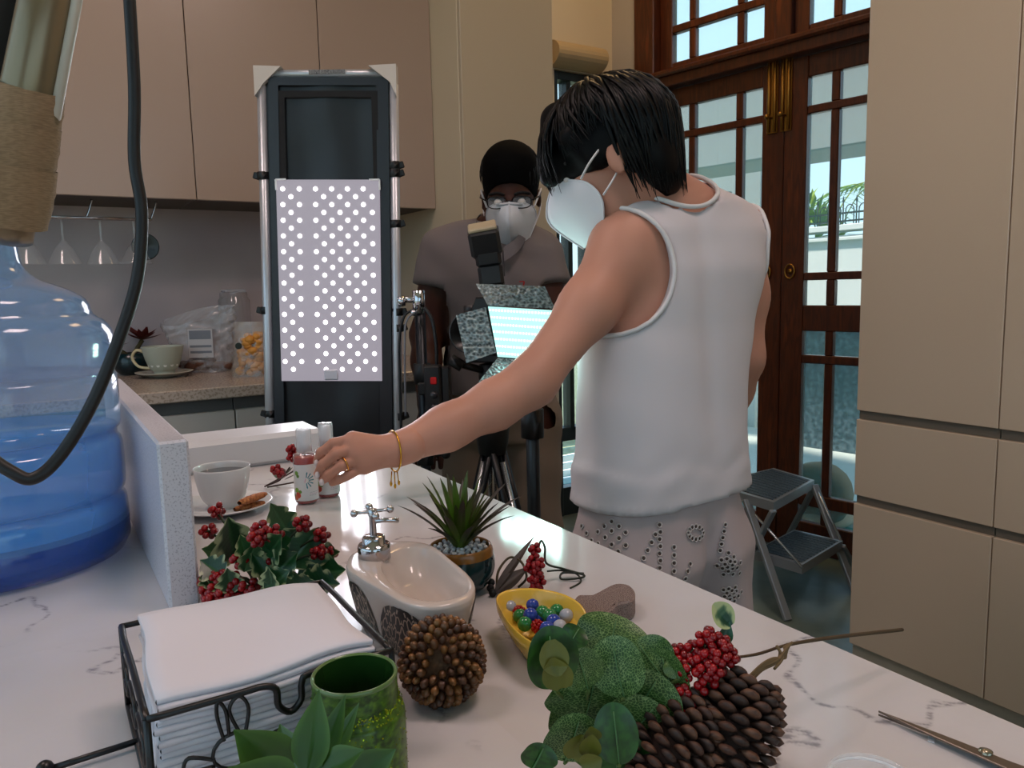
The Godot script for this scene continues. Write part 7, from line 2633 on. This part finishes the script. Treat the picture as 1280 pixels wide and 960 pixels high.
func eucalyptus():
	var net = StandardMaterial3D.new()
	net.albedo_texture = noise_tex(0.05, [[0.0, Color(0.54, 0.62, 0.40)], [0.07, Color(0.45, 0.55, 0.32)], [0.15, Color(0.22, 0.36, 0.13)], [0.5, Color(0.14, 0.28, 0.07)]], FastNoiseLite.TYPE_CELLULAR, 512, 1, 12)
	(net.albedo_texture.noise as FastNoiseLite).cellular_return_type = FastNoiseLite.RETURN_DISTANCE2_SUB
	net.roughness = 0.42
	net.uv1_scale = Vector3(0.8, 0.8, 1)
	var plain = StandardMaterial3D.new()
	plain.albedo_texture = noise_tex(0.012, [[0.2, Color(0.09, 0.23, 0.05)], [0.8, Color(0.16, 0.34, 0.09)]], FastNoiseLite.TYPE_SIMPLEX_SMOOTH, 256, 3, 2)
	plain.roughness = 0.4
	var olive = mat(Color(0.36, 0.36, 0.06), 0.5)
	var foot = H(745, 985)
	var t = thing("eucalyptus_stem", "artificial eucalyptus spray with round net-veined green leaves", "eucalyptus", foot)
	# centre x, y, distance, radius across, radius along, roll, tilt about the horizontal and vertical, veined?
	var k = 0
	for q in [[690, 824, .420, 34, 43, .1, .15, .25, 0], [765, 797, .470, 47, 31, -.3, -.55, .1, 1], [812, 824, .462, 33, 28, .6, -.35, -.3, 1], [772, 834, .440, 36, 38, .2, -.1, -.35, 1], [728, 838, .428, 28, 30, .3, .2, .3, 1], [738, 872, .446, 60, 34, -.15, .35, .1, 1], [806, 872, .450, 50, 38, -.45, .25, -.25, 1], [836, 848, .458, 27, 36, .35, .1, -.5, 1], [770, 918, .418, 28, 38, .1, -.1, -.1, 0], [716, 924, .426, 40, 34, -.3, .2, .2, 1], [673, 946, .414, 26, 17, -.5, .1, .3, 0], [800, 905, .446, 52, 36, -.6, .2, -.1, 1], [845, 836, .456, 17, 12, .1, -.5, 0.0, 1], [722, 893, .452, 40, 34, .2, .3, .2, 1], [770, 945, .436, 44, 30, .1, .2, 0.0, 0], [718, 795, .462, 18, 14, -.6, -.5, .2, 0]]:
		var c = P(q[0], q[1], q[2])
		var B = cam_basis * Basis(Vector3.RIGHT, q[6]) * Basis(Vector3.UP, q[7]) * Basis(Vector3.BACK, q[5])
		var rx = q[3] * q[2] / FPX; var ry = q[4] * q[2] / FPX
		var st = S()
		grid(st, 18, 18, func(u, v):
			var s = u * 2.0 - 1.0; var w = v * 2.0 - 1.0
			var e = Vector2(s * sqrt(maxf(1.0 - w * w * 0.5, 0.0)), w * sqrt(maxf(1.0 - s * s * 0.5, 0.0)))
			var cup = -0.22 * (e.x * e.x) * rx + 0.10 * e.y * e.y * ry + 0.04 * rx * absf(e.x) - 0.05 * rx * sin(e.y * 5.0) * e.x * e.x
			return c + B * Vector3(e.x * rx, e.y * ry, -cup))
		var lf = obj("leaf", st, net if q[8] else plain, t)
		st = S()
		var rib = []
		for i in 9: rib.append(c + B * Vector3(0, (-0.98 + 1.7 * i / 8.0) * ry, 0.0008 - 0.10 * pow(-0.98 + 1.7 * i / 8.0, 2.0) * ry))
		tube(st, rib, 0.0005, 4)
		obj("midrib", st, mat(Color(0.30, 0.46, 0.26), 0.5), lf)
		st = S()
		tube(st, curve3([foot + Vector3(0.004 * sin(k), 0.01, 0.004 * cos(k)), (foot + c) * 0.5 - cam_basis.z * 0.02, c - B.y * ry], 5), 0.0011, 5)
		obj("petiole", st, mat(Color(0.30, 0.38, 0.14), 0.6), t)
		k += 1
	# yellowish young leaf tips
	for q in [[688, 800, 698, 845, .414, .008], [698, 850, 712, 838, .416, .006], [702, 860, 690, 822, .414, .0085], [716, 948, 728, 918, .416, .008], [735, 945, 740, 918, .412, .006], [726, 955, 752, 948, .410, .006], [742, 925, 738, 908, .415, .005]]:
		var st = S()
		blade(st, P(q[0], q[1], q[4]), P(q[2], q[3], q[4] - 0.004), q[5], cam_basis.z, 0.5, 0.1, null, 1, 5, 7)
		obj("young_leaf", st, olive, t)

# ---------- foreground left: jug, boom, napkins, jar, succulent
func foreground_left():
	var jc = Vector3(-0.056, TOP, -1.045)
	var t = thing("water_jug", "large translucent blue water jug standing on island behind divider", "water jug", jc)
	var prof = smooth_profile([Vector2(0.0, 0.012), Vector2(0.085, 0.010), Vector2(0.112, 0.0), Vector2(0.128, 0.010), Vector2(0.1345, 0.030), Vector2(0.1345, 0.060), Vector2(0.1305, 0.068), Vector2(0.1310, 0.074), Vector2(0.1345, 0.082), Vector2(0.1345, 0.128), Vector2(0.1300, 0.138), Vector2(0.1300, 0.146), Vector2(0.1345, 0.156), Vector2(0.1345, 0.205), Vector2(0.1310, 0.214), Vector2(0.1350, 0.226), Vector2(0.1345, 0.258), Vector2(0.1260, 0.274), Vector2(0.1150, 0.282), Vector2(0.1080, 0.300), Vector2(0.0850, 0.314), Vector2(0.0640, 0.322), Vector2(0.0510, 0.334), Vector2(0.0460, 0.352), Vector2(0.0440, 0.400)], 3)
	var st = S()
	lathe(st, prof, at(jc), 64)
	obj("shell", st, plastic(Color(0.40, 0.66, 0.88), 0.30, 0.10), t)
	var inner = []
	for p in prof:
		if p.y < 0.150: inner.append(Vector2(maxf(p.x - 0.003, 0.0), p.y + (0.003 if p.y < 0.02 else 0.0)))
	inner.append(Vector2(0.0, 0.150))
	st = S()
	lathe(st, inner, at(jc), 64)
	obj("water", st, plastic(Color(0.14, 0.60, 0.98), 0.46, 0.03), t)
	st = S()
	lathe(st, [Vector2(0.0445, 0.372), Vector2(0.0480, 0.374), Vector2(0.0480, 0.386), Vector2(0.0440, 0.388)], at(jc), 32)
	obj("neck_ring", st, plastic(Color(0.10, 0.35, 0.80), 0.8, 0.2), t)
	st = S()
	lathe(st, [Vector2(0.1290, 0.004), Vector2(0.1350, 0.016), Vector2(0.1352, 0.040), Vector2(0.1320, 0.046)], at(jc), 64)
	obj("base_band", st, plastic(Color(0.06, 0.20, 0.55), 0.6, 0.15), t)
	# boom pole with a cloth tape wrap and a dark fitting at its upper side
	var a = P(72, -60, 0.66); var b = P(2, 296, 0.605)
	var d = (b - a).normalized()
	var bp = thing("boom_pole", "beige metal boom pole slanting down, bound with cream cloth tape", "pole", b)
	st = S()
	tube(st, [a - d * 0.25, b], 0.0215, 28)
	obj("pole", st, mat(Color(0.52, 0.46, 0.36), 0.28, 0.55), bp)
	st = S()
	var side = d.cross(cam_basis.z).normalized()
	tube(st, [a - d * 0.25 - side * 0.024, a.lerp(b, 0.60) - side * 0.024], 0.0045, 8)
	obj("edge_rail", st, mat(Color(0.80, 0.76, 0.70), 0.4), bp)
	# spiral of tape
	var B = along(d)
	for q in [[0.50, 0.68, 0.0245], [0.62, 0.82, 0.0265], [0.76, 0.955, 0.0290]]:
		st = S()
		grid(st, 40, 8, func(u, v):
			var an = u * TAU
			var s = lerpf(q[0], q[1], v) + 0.055 * cos(an + 0.9)
			return a.lerp(b, s) + (B.x * cos(an) + B.z * sin(an)) * (q[2] + 0.0015 * sin(v * PI) + 0.0006 * sin(an * 9.0 + v * 20.0)), null, true)
		obj("tape_turn", st, tape_mat(), bp)
	st = S(false)
	var hp = P(-14, 20, 0.66)
	bar(st, P(12, -60, 0.70), P(-22, 110, 0.68), 0.055, 0.05, cam_basis.z, 0.008)
	obj("dark_fitting", st, mat(Color(0.05, 0.045, 0.04), 0.6), bp)
	# black cord hanging in a loop
	st = S()
	tube(st, curve3([P(158, -70, 0.60), P(162, 0, 0.60), P(168, 110, 0.60), P(168, 200, 0.60), P(177, 265, 0.60), P(172, 345, 0.595), P(150, 420, 0.585), P(115, 505, 0.575), P(75, 570, 0.565), P(42, 598, 0.555), P(15, 590, 0.55), P(-20, 565, 0.55), P(-60, 520, 0.55)], 6), 0.0046, 12)
	meta(obj("cable", st, mat(Color(0.022, 0.016, 0.018), 0.5)), "thick black cable hanging in a loop in front of water jug", "cable")
	napkins()
	green_jar()
	fore_succulent()

func tape_mat() -> StandardMaterial3D:
	if mats.has("tape"): return mats["tape"]
	var m = StandardMaterial3D.new()
	m.albedo_texture = noise_tex(0.05, [[0.2, Color(0.45, 0.37, 0.27)], [0.8, Color(0.56, 0.47, 0.36)]], FastNoiseLite.TYPE_SIMPLEX, 256, 3, 6)
	m.roughness = 0.95
	tri(m, Vector3(8, 60, 8))
	mats["tape"] = m
	return m

func napkins():
	var x0 = 0.034; var x1 = 0.182; var z0 = -0.602; var z1 = -0.456
	var h = TOP + 0.064
	var wire = mat(Color(0.025, 0.025, 0.027), 0.35)
	var t = thing("napkin_holder", "black wire napkin holder with bent wire bunny figures", "napkin holder", Vector3((x0 + x1) * 0.5, TOP, (z0 + z1) * 0.5))
	var st = S()
	tube(st, curve3([Vector3(x0, h, z1), Vector3(x0, h, (z0 + z1) * 0.5), Vector3(x0, h, z0 + 0.008), Vector3(x0 + 0.008, h, z0), Vector3((x0 + x1) * 0.5, h, z0), Vector3(x1 - 0.008, h, z0), Vector3(x1, h, z0 + 0.008), Vector3(x1, h, (z0 + z1) * 0.5), Vector3(x1, h, z1)], 4), 0.0022, 8)
	obj("top_rail", st, wire, t)
	var m = 0.110
	st = S()
	tube(st, curve3([Vector3(x0, h, z1), Vector3(x0 + 0.05, h, z1), Vector3(m - 0.012, h, z1), Vector3(m - 0.004, h - 0.004, z1), Vector3(m - 0.003, h - 0.015, z1), Vector3(m + 0.004, h - 0.021, z1), Vector3(m + 0.011, h - 0.015, z1), Vector3(m + 0.012, h - 0.004, z1), Vector3(m + 0.020, h, z1), Vector3(x1, h, z1)], 4), 0.0022, 8)
	obj("front_rail", st, wire, t)
	for q in [[x0, z0], [x1, z0], [x0, z1], [x1, z1]]:
		st = S()
		tube(st, [Vector3(q[0], h, q[1]), Vector3(q[0], TOP + 0.003, q[1])], 0.0022, 8)
		obj("upright", st, wire, t)
	st = S()
	tube(st, [Vector3(x0, TOP + 0.003, z0), Vector3(x1, TOP + 0.003, z0), Vector3(x1, TOP + 0.003, z1), Vector3(x0, TOP + 0.003, z1), Vector3(x0, TOP + 0.003, z0)], 0.0022, 8, false)
	for k in 4: rod(st, Vector3(lerpf(x0, x1, (k + 1) / 5.0), TOP + 0.003, z0), Vector3(lerpf(x0, x1, (k + 1) / 5.0), TOP + 0.003, z1), 0.0016, 6)
	obj("base_grid", st, wire, t)
	# side figures along the left face
	st = S()
	for k in 3:
		var z = lerpf(z0 + 0.035, z1 - 0.02, k / 2.0)
		tube(st, curve3([Vector3(x0 - 0.002, h - 0.012, z - 0.014), Vector3(x0 - 0.002, h - 0.014, z + 0.012), Vector3(x0 - 0.002, h - 0.03, z + 0.014), Vector3(x0 - 0.002, h - 0.03, z - 0.012)], 5), 0.0013, 6)
	obj("side_wires", st, wire, t).set_meta("kind", "stuff")
	# bunny outlines on the front
	for bx in [x0 + 0.046, x0 + 0.112]:
		st = S()
		var c = Vector3(bx, h - 0.034, z1 + 0.001)
		var ring = []
		for k in 17: ring.append(c + Vector3(cos(k * TAU / 16) * 0.013, sin(k * TAU / 16) * 0.011, 0))
		tube(st, ring, 0.0012, 6, false)
		var fig = obj("bunny_wire", st, wire, t)
		for s in [-1.0, 1.0]:
			st = S()
			tube(st, curve3([c + Vector3(s * 0.003, 0.010, 0), c + Vector3(s * 0.001 - 0.003, 0.026, 0), c + Vector3(s * 0.006 - 0.002, 0.033, 0), c + Vector3(s * 0.009, 0.024, 0), c + Vector3(s * 0.006, 0.008, 0)], 5), 0.0012, 6)
			obj("ear_wire", st, wire, fig)
			st = S()
			tube(st, curve3([c + Vector3(s * 0.012, -0.002, 0), c + Vector3(s * 0.026, 0.004, 0), c + Vector3(s * 0.028, -0.004, 0), c + Vector3(s * 0.012, -0.006, 0)], 5), 0.0012, 6)
			obj("paw_wire", st, wire, fig)
	# ball-ended foot bar at the left
	st = S()
	rod(st, Vector3(x0 - 0.052, TOP + 0.005, -0.542), Vector3(x0, TOP + 0.005, -0.545), 0.0022, 8)
	ball(st, Vector3(x0 - 0.053, TOP + 0.006, -0.542), 0.0055, 7)
	obj("foot_bar", st, wire, t)
	# the napkins, one by one
	var n = 15
	var cx = 0.1085; var cz = -0.527
	for k in n:
		var y = TOP + 0.006 + k * 0.00435
		var last = k == n - 1
		var g = RandomNumberGenerator.new()
		g.seed = 100 + k
		var jx = g.randfn() * 0.0008; var jz = g.randfn() * 0.0010
		var ph = g.randf() * 6.0
		st = S()
		var sheet = func(u, v, up):
			var sx = u - 0.5; var sz = v - 0.5
			var lift = 0.0012 * sin(u * 7.0 + 0.6 + k * 0.05) + 0.0020 * sin(v * 4.0 + u * 3.0) + (0.006 * pow(maxf(v, 0.0), 3.0) * (u - 0.35)) - 0.004 * pow(maxf(u - 0.7, 0.0) / 0.3, 2.0)
			lift *= float(k) / n
			var q = Vector3(sx * 0.130 + jx + 0.0022 * sin(v * 9.0 + ph) * absf(sx), 0, sz * 0.130 + jz + 0.0020 * sin(u * 8.0 + ph) * absf(sz))
			return Vector3(cx, y + lift + up, cz) + Basis(Vector3.UP, -0.05) * q
		grid(st, 14, 14, func(u, v): return sheet.call(u, v, 0.0038), null, true)
		grid(st, 14, 14, func(u, v): return sheet.call(u, v, 0.0))
		for e in 4:
			grid(st, 14, 2, func(u, v):
				var up = 0.0038 * v
				var fold = 0.0008 * sin(v * PI)
				if e == 0: return sheet.call(u, 1.0 + fold * 8.0, up)
				if e == 1: return sheet.call(1.0 - u, 0.0 - fold * 8.0, up)
				if e == 2: return sheet.call(1.0 + fold * 8.0, 1.0 - u, up)
				return sheet.call(-fold * 8.0, u, up))
		var o = obj("napkin", st, mat(Color(0.84, 0.825, 0.85), 0.9))
		meta(o, "white paper napkin on top of the stack in wire holder" if last else "white folded paper napkin inside the stack in wire holder", "napkin", "napkins in the wire holder")

func green_jar():
	var mh = TOP + 0.074
	var c = H(443, 843, mh)
	c.y = TOP
	var t = thing("glitter_jar", "green painted glass jar with glittery shoulder beside napkins", "jar", c)
	var gm = StandardMaterial3D.new()
	gm.albedo_texture = noise_tex(0.03, [[0.15, Color(0.10, 0.20, 0.02)], [0.5, Color(0.22, 0.36, 0.04)], [0.85, Color(0.36, 0.50, 0.08)]], FastNoiseLite.TYPE_SIMPLEX, 512, 5, 17)
	gm.roughness = 0.35
	tri(gm, Vector3.ONE * 9.0)
	var st = S()
	lathe(st, smooth_profile([Vector2(0.0, 0.0), Vector2(0.026, 0.0), Vector2(0.0290, 0.003), Vector2(0.0292, 0.046), Vector2(0.0275, 0.053), Vector2(0.0252, 0.0565), Vector2(0.0246, 0.060)], 4), at(c), 40)
	obj("body", st, gm, t)
	st = S()
	lathe(st, [Vector2(0.0246, 0.060), Vector2(0.0256, 0.061), Vector2(0.0246, 0.0625), Vector2(0.0254, 0.0645), Vector2(0.0246, 0.066), Vector2(0.0252, 0.0685), Vector2(0.0250, 0.0728)], at(c), 40)
	obj("threaded_neck", st, gm, t)
	st = S()
	lathe(st, smooth_profile([Vector2(0.0250, 0.0725), Vector2(0.0256, 0.0740), Vector2(0.0246, 0.0756), Vector2(0.0232, 0.0745)], 3), at(c), 40)
	obj("lip", st, mat(Color(0.36, 0.46, 0.26), 0.18), t)
	st = S()
	lathe(st, [Vector2(0.0232, 0.0745), Vector2(0.0228, 0.060), Vector2(0.0262, 0.050), Vector2(0.0268, 0.004), Vector2(0.0, 0.003)], at(c), 40)
	obj("inside", st, mat(Color(0.14, 0.26, 0.10), 0.15), t)
	# glitter flakes clinging to the shoulder and part of the body
	st = S(false)
	for k in 900:
		var a = rng.randf() * TAU
		var y = 0.0565 + rng.randfn() * 0.0022
		var r = 0.0258
		if k > 520:
			y = rng.randf() * 0.052
			r = 0.0294
		elif y < 0.0555: r = 0.0275
		var n = Vector3(cos(a), 0.3, sin(a)).normalized()
		var p = c + Vector3(cos(a) * r, y, sin(a) * r) + n * 0.0002
		var b = along(n + Vector3(rng.randfn(), rng.randfn(), rng.randfn()) * 0.4, rng.randf() * 6.0)
		var s = 0.0004 + rng.randf() * 0.0004
		quad(st, p - b.x * s, p - b.z * s, p + b.x * s, p + b.z * s)
	obj("glitter", st, mat(Color(0.62, 0.70, 0.14), 0.2, 0.7), t).set_meta("kind", "stuff")

func fore_succulent():
	var foot = H(398, 1015)
	var t = thing("succulent_rosette", "green artificial succulent with broad pointed leaves in front of jar", "plant", foot)
	var st = S()
	tube(st, [foot, foot + Vector3(0, 0.035, 0)], [0.005, 0.004], 8)
	obj("stem", st, mat(Color(0.16, 0.20, 0.07), 0.6), t)
	st = S()
	lathe(st, [Vector2(0.0, 0.0), Vector2(0.012, 0.0), Vector2(0.016, 0.004), Vector2(0.010, 0.007), Vector2(0.0, 0.008)], at(foot), 20)
	obj("base_disc", st, mat(Color(0.12, 0.16, 0.06), 0.6), t)
	# base x, y, distance, tip x, y, distance, half width
	for q in [[362, 965, .400, 292, 912, .385, .0150], [383, 968, .395, 399, 862, .400, .0110], [396, 965, .405, 432, 868, .415, .0075], [402, 965, .395, 455, 937, .385, .0095], [440, 975, .390, 495, 936, .395, .0100], [372, 985, .380, 284, 960, .365, .0130], [404, 965, .410, 449, 878, .425, .0060], [366, 970, .410, 350, 905, .425, .0120], [388, 990, .370, 420, 985, .352, .010]]:
		st = S()
		var tone = Color(0.13, 0.27, 0.06).lerp(Color(0.18, 0.34, 0.09), rng.randf())
		var a = P(q[0], q[1], q[2]); var b = P(q[3], q[4], q[5])
		blade(st, a, b, q[6], cam_basis.z + Vector3(0, 0.5, 0) + Vector3(rng.randfn(), 0, rng.randfn()) * 0.15, 0.28, 0.12, func(u, v): return lin(tone.lerp(Color(0.42, 0.55, 0.24), 0.35 * smoothstep(0.6, 1.0, absf(u * 2.0 - 1.0)) + 0.25 * v)), 0, 10, 14)
		obj("leaf", st, vcol(0.38), t)
